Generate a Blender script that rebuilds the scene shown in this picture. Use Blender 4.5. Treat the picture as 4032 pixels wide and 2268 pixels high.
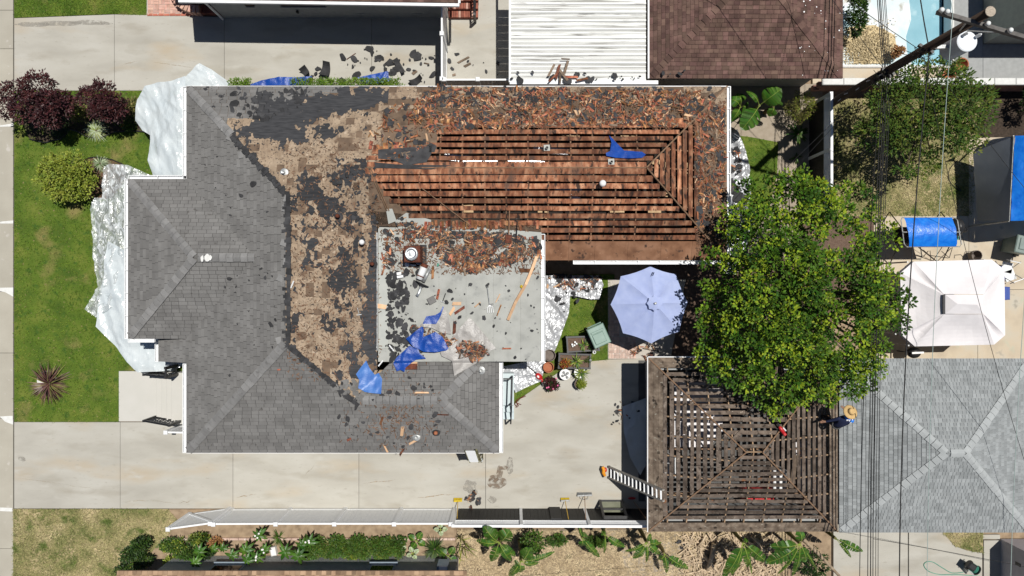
import bpy, bmesh, math, random
from mathutils import Vector, Matrix, noise
R = math.radians
scene = bpy.context.scene
for o in list(bpy.data.objects): bpy.data.objects.remove(o)
C = scene.collection
random.seed(7)
# ------------------------------------------------------------------ camera, sky, sun, exposure
CAMH = 28.9                     # drone height in metres; the ground spans 40.32 m across the frame
cam_d = bpy.data.cameras.new('camera'); cam = bpy.data.objects.new('camera', cam_d); C.objects.link(cam)
cam.location = (0, 0, CAMH); cam.rotation_euler = (0, 0, 0)
cam_d.sensor_width = 36; cam_d.lens = 18 / (20.16 / CAMH); cam_d.clip_end = 2000; cam_d.clip_start = 0.1
scene.camera = cam
SUNV = Vector((0.215, 0.205, 1.0)).normalized()
w = bpy.data.worlds.new('World'); scene.world = w; w.use_nodes = True
nt = w.node_tree; nt.nodes.clear()
wo = nt.nodes.new('ShaderNodeOutputWorld'); bg = nt.nodes.new('ShaderNodeBackground'); sk = nt.nodes.new('ShaderNodeTexSky')
sk.sky_type = 'NISHITA'; sk.sun_disc = False; sk.sun_elevation = math.asin(SUNV.z); sk.sun_rotation = math.atan2(SUNV.x, SUNV.y)
sk.air_density = 0.75; sk.dust_density = 0.2
bg.inputs['Strength'].default_value = 0.05
nt.links.new(sk.outputs[0], bg.inputs[0]); nt.links.new(bg.outputs[0], wo.inputs[0])
sl = bpy.data.lights.new('sun', 'SUN'); so = bpy.data.objects.new('sun', sl); C.objects.link(so)
sl.energy = 5.0; sl.angle = R(0.5); sl.color = (1.0, 0.965, 0.90)
so.rotation_euler = SUNV.to_track_quat('Z', 'Y').to_euler(); so.location = (8, 8, 40)
vs = scene.view_settings; vs.view_transform = 'Standard'; vs.look = 'None'; vs.exposure = -0.12; vs.gamma = 1.0; vs.use_curve_mapping = False

# ------------------------------------------------------------------ helpers
def W(px, py, z=0.0):
    "a point of the photograph (4032 x 2268) that lies at height z -> metres"
    s = (CAMH - z) / CAMH * 0.01
    return Vector(((px - 2016) * s, (1134 - py) * s, z))
MATW = {}
def wm(o): return MATW.get(o.name, Matrix.Identity(4))
def tag(o, label=None, cat=None, group=None, kind=None):
    if label: o['label'] = label
    if cat: o['category'] = cat
    if group: o['group'] = group
    if kind: o['kind'] = kind
    return o
def thing(name, label, cat, loc=(0, 0, 0), rz=0.0, group=None, kind=None):
    o = bpy.data.objects.new(name, None); C.objects.link(o)
    o.empty_display_size = 0.1
    o.location = loc; o.rotation_euler = (0, 0, rz)
    MATW[o.name] = Matrix.Translation(Vector(loc)) @ Matrix.Rotation(rz, 4, 'Z')
    return tag(o, label, cat, group, kind)
def link(name, me, parent=None, mat=None, kind=None):
    o = bpy.data.objects.new(name, me); C.objects.link(o)
    if parent:
        o.parent = parent
    if mat and not me.materials: me.materials.append(mat)
    if kind: o['kind'] = kind
    return o
def dup(root, loc, rz=0.0, label=None, sc=None):
    r = root.copy(); C.objects.link(r); r.location = loc; r.rotation_euler = (0, 0, rz)
    if sc: r.scale = (sc, sc, sc)
    if label: r['label'] = label
    for ch in root.children:
        c = ch.copy(); C.objects.link(c); c.parent = r
        for g in ch.children:
            d = g.copy(); C.objects.link(d); d.parent = c
    return r
class MB:
    def __init__(s): s.v = []; s.f = []; s.mi = []
    def add(s, vs, fs, mi=0):
        b = len(s.v); s.v += [Vector(p) for p in vs]
        for f in fs: s.f.append([b + i for i in f]); s.mi.append(mi)
        return s
    def box(s, c, d, rz=0.0, m=None, mi=0):
        hx, hy, hz = d[0] / 2, d[1] / 2, d[2] / 2
        P = [Vector((x * hx, y * hy, z * hz)) for z in (-1, 1) for y in (-1, 1) for x in (-1, 1)]
        M_ = m if m else Matrix.Rotation(rz, 3, 'Z')
        c = Vector(c)
        return s.add([c + M_ @ p for p in P], [(0, 2, 3, 1), (4, 5, 7, 6), (0, 1, 5, 4), (2, 6, 7, 3), (0, 4, 6, 2), (1, 3, 7, 5)], mi)
    def bev(s, c, d, rz=0.0, b=0.02, mi=0):
        "box with a chamfered top edge"
        hx, hy, hz = d[0] / 2, d[1] / 2, d[2] / 2
        M_ = Matrix.Rotation(rz, 3, 'Z'); c = Vector(c); P = []
        for z, k in ((-hz, 0), (hz - b, 0), (hz, b)):
            for x, y in ((-1, -1), (1, -1), (1, 1), (-1, 1)): P.append(c + M_ @ Vector((x * (hx - k), y * (hy - k), z)))
        F = [(3, 2, 1, 0), (8, 9, 10, 11)]
        for q in (0, 4):
            for i in range(4): F.append((q + i, q + (i + 1) % 4, q + 4 + (i + 1) % 4, q + 4 + i))
        return s.add(P, F, mi)
    def beam(s, a, b, w_, h, up=(0, 0, 1), mi=0):
        a = Vector(a); b = Vector(b); d = (b - a).normalized(); up = Vector(up)
        side = d.cross(up)
        if side.length < 1e-4: side = d.cross(Vector((0, 1, 0)))
        side.normalize(); u = side.cross(d)
        P = [p + side * (x * w_ / 2) + u * (y * h / 2) for p in (a, b) for y in (-1, 1) for x in (-1, 1)]
        return s.add(P, [(0, 1, 3, 2), (4, 6, 7, 5), (0, 4, 5, 1), (2, 3, 7, 6), (0, 2, 6, 4), (1, 5, 7, 3)], mi)
    def tube(s, pts, r, n=8, mi=0):
        pts = [Vector(p) for p in pts]; rings = []
        rr = r if isinstance(r, (list, tuple)) else [r] * len(pts)
        prev = None; V = []
        for i, p in enumerate(pts):
            d = (pts[min(i + 1, len(pts) - 1)] - pts[max(i - 1, 0)])
            d = d.normalized() if d.length > 1e-9 else Vector((0, 0, 1))
            if prev is None:
                x = d.cross(Vector((0, 0, 1)))
                if x.length < 1e-3: x = d.cross(Vector((1, 0, 0)))
            else: x = prev - d * prev.dot(d)
            x.normalize(); prev = x; y = d.cross(x)
            for k in range(n):
                a = 2 * math.pi * k / n; V.append(p + (x * math.cos(a) + y * math.sin(a)) * rr[i])
        F = []
        for i in range(len(pts) - 1):
            for k in range(n):
                F.append((i * n + k, i * n + (k + 1) % n, (i + 1) * n + (k + 1) % n, (i + 1) * n + k))
        F.append(tuple(range(n))[::-1]); F.append(tuple(range((len(pts) - 1) * n, len(pts) * n)))
        return s.add(V, F, mi)
    def lathe(s, c, prof, n=20, mi=0, m=None):
        c = Vector(c); V = []; F = []
        for r, z in prof:
            for k in range(n):
                a = 2 * math.pi * k / n; p = Vector((r * math.cos(a), r * math.sin(a), z)); V.append(c + (m @ p if m else p))
        for i in range(len(prof) - 1):
            for k in range(n): F.append((i * n + k, i * n + (k + 1) % n, (i + 1) * n + (k + 1) % n, (i + 1) * n + k))
        if prof[0][0] > 1e-4: F.append(tuple(range(n))[::-1])
        if prof[-1][0] > 1e-4: F.append(tuple(range((len(prof) - 1) * n, len(prof) * n)))
        return s.add(V, F, mi)
    def ball(s, c, r, n=12, k=8, mi=0, m=None):
        r = r if isinstance(r, (list, tuple)) else (r, r, r)
        V = []; F = []; c = Vector(c)
        for i in range(k + 1):
            t = math.pi * i / k
            for j in range(n):
                a = 2 * math.pi * j / n
                p = Vector((r[0] * math.sin(t) * math.cos(a), r[1] * math.sin(t) * math.sin(a), -r[2] * math.cos(t)))
                V.append(c + (m @ p if m else p))
        for i in range(k):
            for j in range(n): F.append((i * n + j, i * n + (j + 1) % n, (i + 1) * n + (j + 1) % n, (i + 1) * n + j))
        return s.add(V, F, mi)
    def prism(s, poly, z0, z1, mi=0):
        n = len(poly)
        V = [(p[0], p[1], z0) for p in poly] + [(p[0], p[1], z1) for p in poly]
        F = [tuple(range(n))[::-1], tuple(range(n, 2 * n))] + [(i, (i + 1) % n, n + (i + 1) % n, n + i) for i in range(n)]
        return s.add(V, F, mi)
    def slab3(s, pts, t, mi=0):
        "a polygon in space, thickened downwards by t"
        n = len(pts); pts = [Vector(p) for p in pts]
        V = [p - Vector((0, 0, t)) for p in pts] + pts
        F = [tuple(range(n))[::-1], tuple(range(n, 2 * n))] + [(i, (i + 1) % n, n + (i + 1) % n, n + i) for i in range(n)]
        return s.add(V, F, mi)
    def build(s, name, mat, parent=None, smooth=False, kind=None, recalc=True):
        me = bpy.data.meshes.new(name)
        if parent: Mi = wm(parent).inverted(); off = None
        else:
            xs = [p.x for p in s.v]; ys = [p.y for p in s.v]; zs = [p.z for p in s.v]
            off = Vector(((min(xs) + max(xs)) / 2, (min(ys) + max(ys)) / 2, min(zs))); Mi = Matrix.Translation(-off)
        me.from_pydata([Mi @ p for p in s.v], [], s.f)
        mats = mat if isinstance(mat, (list, tuple)) else [mat]
        for m in mats: me.materials.append(m)
        if len(mats) > 1: me.polygons.foreach_set('material_index', s.mi)
        if recalc and len(s.f) < 6000:
            bm = bmesh.new(); bm.from_mesh(me); bmesh.ops.recalc_face_normals(bm, faces=bm.faces); bm.to_mesh(me); bm.free()
        if smooth: me.polygons.foreach_set('use_smooth', [True] * len(me.polygons))
        me.update()
        o = link(name, me, parent, None, kind)
        if off is not None: o.location = off; MATW[o.name] = Matrix.Translation(off)
        else: MATW[o.name] = wm(parent)
        return o
# ------------------------------------------------------------------ materials
MT = {}
def M(name, cols, scale=3.0, rough=0.85, bump=0.0, bscale=60, isl=0.0, metal=0.0, spec=0.3, stretch=None, detail=6, spots=None, hue=0.0, coat=0.0, dist=0.0, rng=(0.3, 0.7), trans=0.0):
    m = bpy.data.materials.new(name); m.use_nodes = True; n = m.node_tree.nodes; L = m.node_tree.links
    b = n['Principled BSDF']; b.inputs['Roughness'].default_value = rough; b.inputs['Metallic'].default_value = metal
    b.inputs['Specular IOR Level'].default_value = spec
    if coat: b.inputs['Coat Weight'].default_value = coat
    g = n.new('ShaderNodeNewGeometry'); pos = g.outputs['Position']
    if stretch:
        mp = n.new('ShaderNodeMapping'); mp.inputs['Scale'].default_value = stretch; L.new(pos, mp.inputs[0]); pos = mp.outputs[0]
    nz = n.new('ShaderNodeTexNoise'); nz.inputs['Scale'].default_value = scale; nz.inputs['Detail'].default_value = detail; nz.inputs['Distortion'].default_value = dist
    L.new(pos, nz.inputs['Vector'])
    cr = n.new('ShaderNodeValToRGB'); e = cr.color_ramp.elements
    k = len(cols)
    for i, c in enumerate(cols):
        p = rng[0] + (rng[1] - rng[0]) * (i / max(1, k - 1))
        if i == 0: e[0].position = p; e[0].color = (*c, 1)
        elif i == k - 1: e[-1].position = p; e[-1].color = (*c, 1)
        else: x = e.new(p); x.color = (*c, 1)
    if k == 1: e[1].color = (*cols[0], 1)
    L.new(nz.outputs['Fac'], cr.inputs[0]); col = cr.outputs[0]
    for sp in (spots or []):        # (colour, scale, threshold, softness): stains with a shape of their own
        n2 = n.new('ShaderNodeTexNoise'); n2.inputs['Scale'].default_value = sp[1]; n2.inputs['Detail'].default_value = 5
        L.new(pos, n2.inputs['Vector'])
        mr = n.new('ShaderNodeMapRange'); mr.inputs[1].default_value = sp[2]; mr.inputs[2].default_value = sp[2] + sp[3]
        L.new(n2.outputs['Fac'], mr.inputs[0])
        mx = n.new('ShaderNodeMix'); mx.data_type = 'RGBA'; mx.inputs[7].default_value = (*sp[0], 1)
        L.new(mr.outputs[0], mx.inputs[0]); L.new(col, mx.inputs[6]); col = mx.outputs[2]
    if isl or hue:
        oi = n.new('ShaderNodeObjectInfo'); ad = n.new('ShaderNodeMath'); ad.operation = 'ADD'
        L.new(g.outputs['Random Per Island'], ad.inputs[0]); L.new(oi.outputs['Random'], ad.inputs[1])
        fr = n.new('ShaderNodeMath'); fr.operation = 'FRACT'; L.new(ad.outputs[0], fr.inputs[0])
        hs = n.new('ShaderNodeHueSaturation')
        mv = n.new('ShaderNodeMapRange'); mv.inputs[3].default_value = 1 - isl; mv.inputs[4].default_value = 1 + isl
        L.new(fr.outputs[0], mv.inputs[0]); L.new(mv.outputs[0], hs.inputs['Value'])
        if hue:
            ml = n.new('ShaderNodeMath'); ml.operation = 'MULTIPLY'; ml.inputs[1].default_value = 7.31; L.new(fr.outputs[0], ml.inputs[0])
            f2 = n.new('ShaderNodeMath'); f2.operation = 'FRACT'; L.new(ml.outputs[0], f2.inputs[0])
            mh = n.new('ShaderNodeMapRange'); mh.inputs[3].default_value = 0.5 - hue; mh.inputs[4].default_value = 0.5 + hue
            L.new(f2.outputs[0], mh.inputs[0]); L.new(mh.outputs[0], hs.inputs['Hue'])
        L.new(col, hs.inputs['Color']); col = hs.outputs[0]
    L.new(col, b.inputs['Base Color'])
    if bump:
        n3 = n.new('ShaderNodeTexNoise'); n3.inputs['Scale'].default_value = bscale; n3.inputs['Detail'].default_value = 4
        L.new(pos, n3.inputs['Vector'])
        bp = n.new('ShaderNodeBump'); bp.inputs['Strength'].default_value = bump; bp.inputs['Distance'].default_value = 0.02
        L.new(n3.outputs['Fac'], bp.inputs['Height']); L.new(bp.outputs[0], b.inputs['Normal'])
    if trans:
        b.inputs['Transmission Weight'].default_value = 0
        tl = n.new('ShaderNodeBsdfTranslucent'); L.new(col, tl.inputs[0])
        ms = n.new('ShaderNodeMixShader'); ms.inputs[0].default_value = trans
        out = n['Material Output']; L.new(b.outputs[0], ms.inputs[1]); L.new(tl.outputs[0], ms.inputs[2]); L.new(ms.outputs[0], out.inputs[0])
    MT[name] = m; return m
M('concrete', [(.36, .342, .30), (.42, .402, .355), (.465, .45, .405)], 0.9, .92, .15, 45, isl=.03, stretch=(.45, 1.3, 1), spots=[((.33, .305, .255), 1.3, .56, .22), ((.42, .355, .265), .7, .55, .22), ((.35, .33, .285), 9, .62, .12), ((.46, .445, .40), 2.0, .60, .16), ((.26, .24, .20), .45, .62, .16)])
M('sidewalk', [(.36, .335, .28), (.41, .385, .325)], 1.3, .92, .15, 45, isl=.05, spots=[((.50, .47, .43), 3, .64, .1)])
M('walk_light', [(.50, .49, .45), (.54, .525, .49)], 1.2, .9, .08, 45)
M('patio', [(.44, .37, .28), (.52, .44, .33), (.50, .46, .38)], 1.1, .92, .15, 45, isl=.04, spots=[((.30, .27, .22), 2.2, .63, .12), ((.42, .46, .36), 1.0, .62, .1)])
M('white_patch', [(.62, .62, .60), (.72, .72, .70)], 9, .9)
M('asphalt', [(.045, .045, .047), (.06, .06, .06)], 9, .95, .3, 90)
M('soil', [(.22, .16, .105), (.30, .22, .145), (.36, .27, .18)], 4, .95, .4, 40)
M('mulch', [(.03, .022, .016), (.07, .05, .036)], 12, .95, .6, 50)
M('red_mulch', [(.09, .05, .032), (.16, .095, .062)], 14, .95, .6, 50)
M('lawn', [(.05, .09, .010), (.085, .135, .015), (.14, .17, .028)], 1.1, .95, .8, 35, spots=[((.20, .175, .06), .8, .56, .16), ((.045, .095, .012), 3.5, .56, .12), ((.22, .18, .08), 10, .63, .1)])
M('grass', [(.065, .125, .010), (.115, .195, .018), (.20, .235, .04)], 0.9, .85, isl=.5, hue=.02, spots=[((.30, .255, .09), .8, .56, .16), ((.055, .115, .012), 2.4, .57, .1)])
M('dry_lawn', [(.09, .115, .028), (.26, .225, .105), (.43, .345, .20)], 1.2, .95, .8, 35, spots=[((.08, .11, .025), 1.6, .55, .14), ((.30, .21, .13), .8, .59, .15), ((.45, .37, .23), 14, .62, .08)])
M('dry_grass', [(.10, .14, .03), (.28, .26, .11), (.52, .43, .25)], 1.0, .9, isl=.45, hue=.02, spots=[((.10, .14, .03), 1.6, .56, .12)])
M('straw_ground', [(.20, .15, .09), (.30, .23, .145), (.40, .32, .21)], 2.2, .95, .7, 30, spots=[((.11, .11, .045), 2.0, .57, .12), ((.24, .21, .165), .9, .56, .14), ((.14, .10, .065), 4, .58, .1)])
M('straw', [(.32, .24, .14), (.55, .44, .28)], 2, .9, isl=.5)
M('path', [(.30, .25, .19), (.36, .305, .24)], 6, .95, .4, 60)
M('shingle', [(.150, .146, .142), (.175, .171, .166), (.196, .192, .187)], 1.6, .95, .5, 160, isl=.12, spots=[((.135, .131, .127), .6, .57, .16), ((.21, .206, .20), 1.1, .62, .12), ((.12, .114, .108), 6, .66, .05)])
M('cap', [(.185, .183, .181), (.235, .232, .229)], 4, .95, .5, 160, isl=.16, spots=[((.14, .137, .135), 5, .62, .1)])
M('underlay', [(.030, .029, .029), (.045, .044, .043)], 6, .95)
M('backing', [(.235, .17, .118), (.325, .245, .172), (.375, .29, .21)], 2.2, .95, .35, 90, isl=.08, spots=[((.15, .10, .068), 3.2, .57, .12), ((.20, .15, .11), 11, .56, .08), ((.05, .042, .038), 13, .61, .03), ((.45, .36, .27), 7, .63, .06)])
M('backing_dark', [(.10, .07, .05), (.18, .125, .085)], 4, .95, .4, 90, isl=.3)
M('felt', [(.028, .029, .032), (.045, .046, .050), (.060, .060, .064)], 3, .92, .5, 50, isl=.28, stretch=(1, 6, 1))
M('felt_plain', [(.030, .030, .032), (.055, .055, .058)], 5, .92, .4, 60, isl=.35)
M('lath', [(.11, .042, .024), (.28, .115, .06), (.46, .24, .14)], 2.4, .85, .4, 60, isl=.45, spots=[((.05, .028, .02), 3.2, .56, .10), ((.11, .06, .042), 1.2, .56, .14), ((.02, .014, .012), 14, .65, .04)], stretch=(2.4, 1, 1), rng=(.34, .66))
M('lath_old', [(.075, .056, .043), (.125, .096, .076), (.19, .152, .124)], 4, .9, .5, 50, isl=.34, spots=[((.035, .026, .02), 7, .58, .08), ((.26, .22, .18), 10, .64, .05), ((.19, .09, .045), 3.2, .67, .05)])
M('eave_old', [(.085, .062, .045), (.155, .118, .088), (.24, .19, .145)], 5, .9, .5, 50, isl=.12, spots=[((.30, .27, .22), 9, .64, .05), ((.03, .022, .016), 4, .60, .1)])
M('rafter', [(.14, .085, .05), (.22, .14, .09)], 6, .9, .2, 60, isl=.2)
M('rafter_new', [(.26, .17, .10), (.36, .25, .16)], 6, .9, .2, 60, isl=.2)
M('plank', [(.14, .065, .035), (.225, .112, .062), (.30, .16, .095)], 2.4, .85, .4, 60, isl=.10, spots=[((.06, .035, .025), 5, .60, .1), ((.40, .24, .15), 16, .68, .04)])
M('shard', [(.10, .036, .018), (.25, .095, .045), (.44, .22, .115)], 5, .85, .3, 70, isl=.65, hue=.02, spots=[((.06, .035, .025), 9, .60, .08)])
M('shard_old', [(.12, .088, .062), (.23, .17, .125)], 6, .9, .3, 70, isl=.4)
M('shard_light', [(.50, .30, .17), (.64, .43, .27)], 5, .85, isl=.3)
M('chaff', [(.10, .055, .034), (.19, .11, .07)], 7, .95, isl=.5)
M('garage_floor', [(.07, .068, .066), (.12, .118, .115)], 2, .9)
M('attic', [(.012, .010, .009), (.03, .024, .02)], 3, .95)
M('foil', [(.55, .56, .58), (.75, .76, .78)], 9, .25, .6, 25, metal=.7)
M('insul', [(.40, .27, .15), (.58, .42, .26)], 9, .95, .4, 40)
M('roll_roof', [(.31, .315, .295), (.375, .38, .355), (.41, .415, .39)], 2.0, .95, .35, 150, isl=.03, spots=[((.26, .265, .255), 1.6, .60, .14), ((.20, .20, .20), 6, .66, .06)])
M('roll_new', [(.40, .415, .39), (.45, .46, .43)], 3, .95, .2, 150, isl=.04)
M('rust', [(.06, .02, .013), (.115, .036, .02), (.18, .055, .03)], 12, .8, .3, 60)
M('metal', [(.55, .57, .58), (.66, .68, .69)], 8, .35, .1, 30, metal=.75)
M('metal_dull', [(.30, .31, .31), (.45, .46, .46)], 9, .5, .2, 30, metal=.5, isl=.1)
M('white', [(.78, .78, .78), (.82, .82, .82)], 5, .6, isl=.03)
M('vinyl', [(.78, .79, .80), (.82, .83, .84)], 5, .45, isl=.02)
M('gutter', [(.74, .75, .76), (.84, .85, .85)], 5, .4)
M('stucco', [(.40, .39, .37), (.46, .45, .43)], 6, .95, .5, 120)
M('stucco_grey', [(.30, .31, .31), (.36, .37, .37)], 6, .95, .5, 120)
M('stucco_green', [(.30, .33, .30), (.36, .39, .35)], 6, .95, .4, 120)
M('stucco_lilac', [(.40, .385, .42), (.46, .445, .48)], 4, .95, .4, 90)
M('house_wall', [(.42, .38, .33), (.48, .44, .39)], 5, .95, .4, 90)
M('brick_wall', [(.20, .11, .09), (.27, .155, .125)], 6, .95, .4, 60)
M('brown_shingle', [(.085, .050, .041), (.13, .077, .063), (.175, .107, .087)], 2.5, .95, .5, 160, isl=.30, hue=.012)
M('tan_shingle', [(.26, .165, .105), (.38, .26, .17)], 3, .95, .5, 160, isl=.40)
M('lite_shingle', [(.245, .262, .268), (.305, .322, .328)], 2.5, .95, .5, 160, isl=.17, spots=[((.225, .24, .245), .8, .57, .16)])
M('lite_cap', [(.34, .36, .365), (.40, .42, .425)], 4, .95, .4, 160, isl=.04)
M('corr', [(.42, .42, .40), (.60, .605, .585)], .9, .6, .1, 40, stretch=(.3, 6, 1), spots=[((.30, .295, .275), 1.6, .54, .10), ((.10, .095, .085), 2.4, .61, .06), ((.74, .75, .73), 1.0, .58, .08)])  # grey of the pans: rib shading put into the colour, plus dirt streaks
M('corr_rib', [(.74, .75, .73), (.82, .83, .81)], 1.5, .5, stretch=(.4, 4, 1), spots=[((.48, .47, .45), 2.4, .62, .08)])
M('brick', [(.46, .26, .20), (.56, .34, .27), (.62, .40, .33)], 5, .92, .4, 60, isl=.17, hue=.008)
M('brick_pale', [(.48, .34, .28), (.60, .45, .38)], 7, .92, .4, 60, isl=.2, spots=[((.70, .64, .58), 9, .60, .1)])
M('brick_red', [(.40, .13, .09), (.50, .19, .13)], 7, .92, .4, 60, isl=.15, spots=[((.70, .62, .58), 8, .62, .08)])
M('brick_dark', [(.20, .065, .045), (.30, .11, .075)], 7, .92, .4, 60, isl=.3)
M('mortar', [(.42, .38, .33), (.50, .46, .41)], 9, .95)
M('iron', [(.010, .010, .012), (.018, .018, .02)], 5, .45, spec=.5)
M('black_panel', [(.014, .014, .015), (.022, .022, .022)], 3, .6, isl=.1)
M('black_plastic', [(.016, .016, .017), (.026, .026, .028)], 6, .4, spec=.5)
M('green_bin', [(.15, .24, .20), (.20, .30, .255)], 5, .45, spec=.5)
M('grey_bin', [(.14, .19, .17), (.19, .24, .22)], 5, .45, spec=.5)
M('blue_tarp', [(.004, .04, .25), (.009, .07, .36)], 3, .40, .5, 22, spec=.5, spots=[((.03, .11, .40), 5, .62, .1)])
M('blue_tarp_faded', [(.04, .13, .42), (.07, .19, .50)], 3, .42, .3, 22, spec=.5)
M('sky_tarp', [(.0, .12, .58), (.01, .20, .72)], 5, .32, .5, 12, spec=.6)
M('grey_tarp', [(.27, .255, .24), (.37, .355, .34)], 4, .42, .5, 18, spec=.5)
M('silver_tarp', [(.40, .41, .43), (.54, .55, .57)], 4, .34, .7, 16, spec=.6, metal=.25)
M('poly', [(.54, .60, .63), (.64, .69, .71)], 1.4, .20, .2, 14, spec=.8, coat=.3)
M('parasol', [(.36, .43, .70), (.43, .50, .76)], 4, .8, .15, 30, trans=.12, spots=[((.47, .54, .78), 1.2, .58, .2)])
M('canopy', [(.72, .69, .70), (.78, .75, .76)], 2.5, .75, .25, 7)
M('tent_grey', [(.23, .26, .31), (.28, .31, .36)], 2, .6, .2, 6)
M('terracotta', [(.32, .11, .055), (.40, .155, .08)], 8, .85, .2, 40)
M('pot_brown', [(.12, .095, .08), (.18, .15, .13)], 8, .7)
M('leaf_big', [(.018, .062, .004), (.052, .118, .007), (.13, .215, .014)], 1.9, .5, isl=.5, hue=.02, spec=.4, trans=.12)
M('leaf_tip', [(.17, .27, .014), (.28, .35, .022)], 3, .5, isl=.35, hue=.02, spec=.4, trans=.16)
M('leaf_dark', [(.014, .036, .006), (.035, .075, .012)], 3, .55, isl=.5, hue=.02, spec=.4, trans=.15)
M('leaf_mid', [(.04, .09, .012), (.075, .14, .018)], 3, .55, isl=.45, hue=.03, spec=.4, trans=.18)
M('leaf_citrus', [(.03, .062, .008), (.07, .115, .014), (.15, .165, .025)], 2.0, .5, isl=.5, hue=.03, spec=.4, trans=.12)
M('leaf_purple', [(.022, .008, .010), (.055, .016, .018), (.09, .022, .020)], 3, .5, isl=.5, hue=.015, spec=.4, trans=.12)
M('leaf_lime', [(.13, .19, .02), (.24, .29, .035), (.30, .34, .06)], 3, .55, isl=.4, hue=.02, spec=.4, trans=.2)
M('leaf_hedge', [(.10, .19, .02), (.17, .27, .03)], 3, .55, isl=.4, hue=.02, trans=.2)
M('leaf_varieg', [(.34, .42, .26), (.52, .58, .40)], 3, .6, isl=.3, trans=.15)
M('leaf_bronze', [(.05, .025, .022), (.11, .05, .04), (.16, .12, .07)], 3, .5, isl=.5, hue=.03, spec=.5)
M('leaf_olive', [(.11, .11, .03), (.20, .18, .06)], 3, .6, isl=.4, hue=.03)
M('leaf_red', [(.14, .03, .012), (.30, .09, .02), (.26, .20, .03)], 7, .6, isl=.5, hue=.03)
M('leaf_dry', [(.22, .11, .04), (.36, .19, .08)], 7, .8, isl=.5, hue=.02)
M('banana', [(.035, .10, .010), (.075, .17, .018)], 1.6, .42, .3, 18, isl=.3, hue=.02, spec=.5, trans=.2)
M('rib', [(.20, .27, .04), (.30, .36, .07)], 3, .6)
M('bark', [(.10, .075, .055), (.17, .13, .10)], 9, .95, .6, 40)
M('trunk_dry', [(.38, .28, .18), (.58, .46, .32)], 7, .9, .5, 30, isl=.3)
M('flower_red', [(.55, .02, .02), (.7, .06, .03)], 8, .6)
M('flower_pink', [(.7, .10, .35), (.8, .25, .35)], 8, .6)
M('flower_white', [(.8, .78, .76)], 8, .6)
M('yellow', [(.50, .36, .02), (.60, .45, .03)], 9, .7, .4, 60, isl=.2)
M('yellow_wood', [(.55, .34, .04), (.62, .40, .06)], 9, .6)
M('broom_wood', [(.22, .13, .08), (.30, .18, .11)], 9, .7)
M('red_plastic', [(.42, .012, .015), (.52, .02, .022)], 6, .4, spec=.5)
M('orange', [(.62, .22, .01), (.70, .30, .02)], 9, .6)
M('red_cord', [(.10, .015, .012), (.15, .025, .02)], 9, .6)
M('hose_green', [(.06, .28, .20), (.09, .34, .25)], 9, .5)
M('cable', [(.012, .012, .013), (.03, .03, .03)], 9, .6)
M('cable_pale', [(.28, .36, .34), (.34, .42, .40)], 9, .5)
M('pole_wood', [(.035, .024, .018), (.075, .05, .036)], 5, .9, .5, 40, stretch=(1, 1, .15))
M('pole_top', [(.30, .25, .20), (.48, .41, .33)], 30, .95)
M('arm_wood', [(.10, .095, .09), (.17, .16, .15)], 8, .95, .4, 40)
M('ceramic', [(.70, .72, .72)], 8, .3)
M('xformer', [(.42, .47, .52), (.47, .52, .57)], 4, .5)
M('xformer_lid', [(.74, .78, .82)], 4, .5)
M('pool_white', [(.62, .68, .70), (.75, .79, .80)], 1.6, .85, .1, 20, spots=[((.42, .62, .68), .7, .5, .2), ((.45, .43, .36), 2.4, .62, .1), ((.38, .37, .32), 1.3, .64, .08)])
M('pool_blue', [(.20, .40, .48), (.27, .48, .56)], 1.2, .7, .1, 20, spots=[((.40, .58, .64), 1.5, .56, .14)])
M('leaf_litter', [(.30, .23, .12), (.52, .43, .27)], 14, .95, .8, 40, isl=.5)
M('skin', [(.42, .24, .16)], 5, .6)
M('navy', [(.012, .018, .055), (.02, .028, .075)], 8, .85, .3, 30)
M('shirt_blue', [(.02, .16, .72), (.05, .30, .85)], 12, .8)
M('trousers', [(.012, .012, .016), (.02, .02, .026)], 8, .9)
M('straw_hat', [(.50, .33, .14), (.62, .43, .20)], 18, .85, .3, 120)
M('hat_band', [(.10, .05, .02)], 8, .9)
M('plastic_white', [(.72, .73, .74)], 5, .5)
M('cooler_blue', [(.02, .06, .30)], 5, .4, spec=.5)
M('aluminium', [(.62, .63, .64), (.72, .73, .74)], 9, .4, metal=.4)
M('ladder_rail', [(.26, .245, .215), (.33, .31, .28)], 9, .6)
M('stair_tile', [(.48, .56, .59), (.54, .62, .64)], 2, .6, .08, 40)
M('stain_dark', [(.17, .125, .09), (.25, .19, .14)], 5, .7)
M('stain_rust', [(.34, .26, .17), (.40, .32, .22)], 5, .8)
M('stain_pale', [(.30, .28, .245), (.36, .34, .30)], 5, .8)
M('window_frame', [(.20, .25, .30), (.25, .30, .35)], 5, .5)
M('dark_glass', [(.006, .008, .010)], 5, .12, spec=.6)
M('mirror_glass', [(.20, .21, .15), (.27, .28, .20)], 4, .15, spec=.6)  # greenish reflection put into the pane's base colour
M('curtain', [(.06, .04, .03)], 5, .8)
M('olive_paint', [(.16, .15, .07)], 5, .5)
M('dark_soil', [(.10, .065, .048), (.17, .115, .085)], 18, .95, .6, 60)
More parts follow.
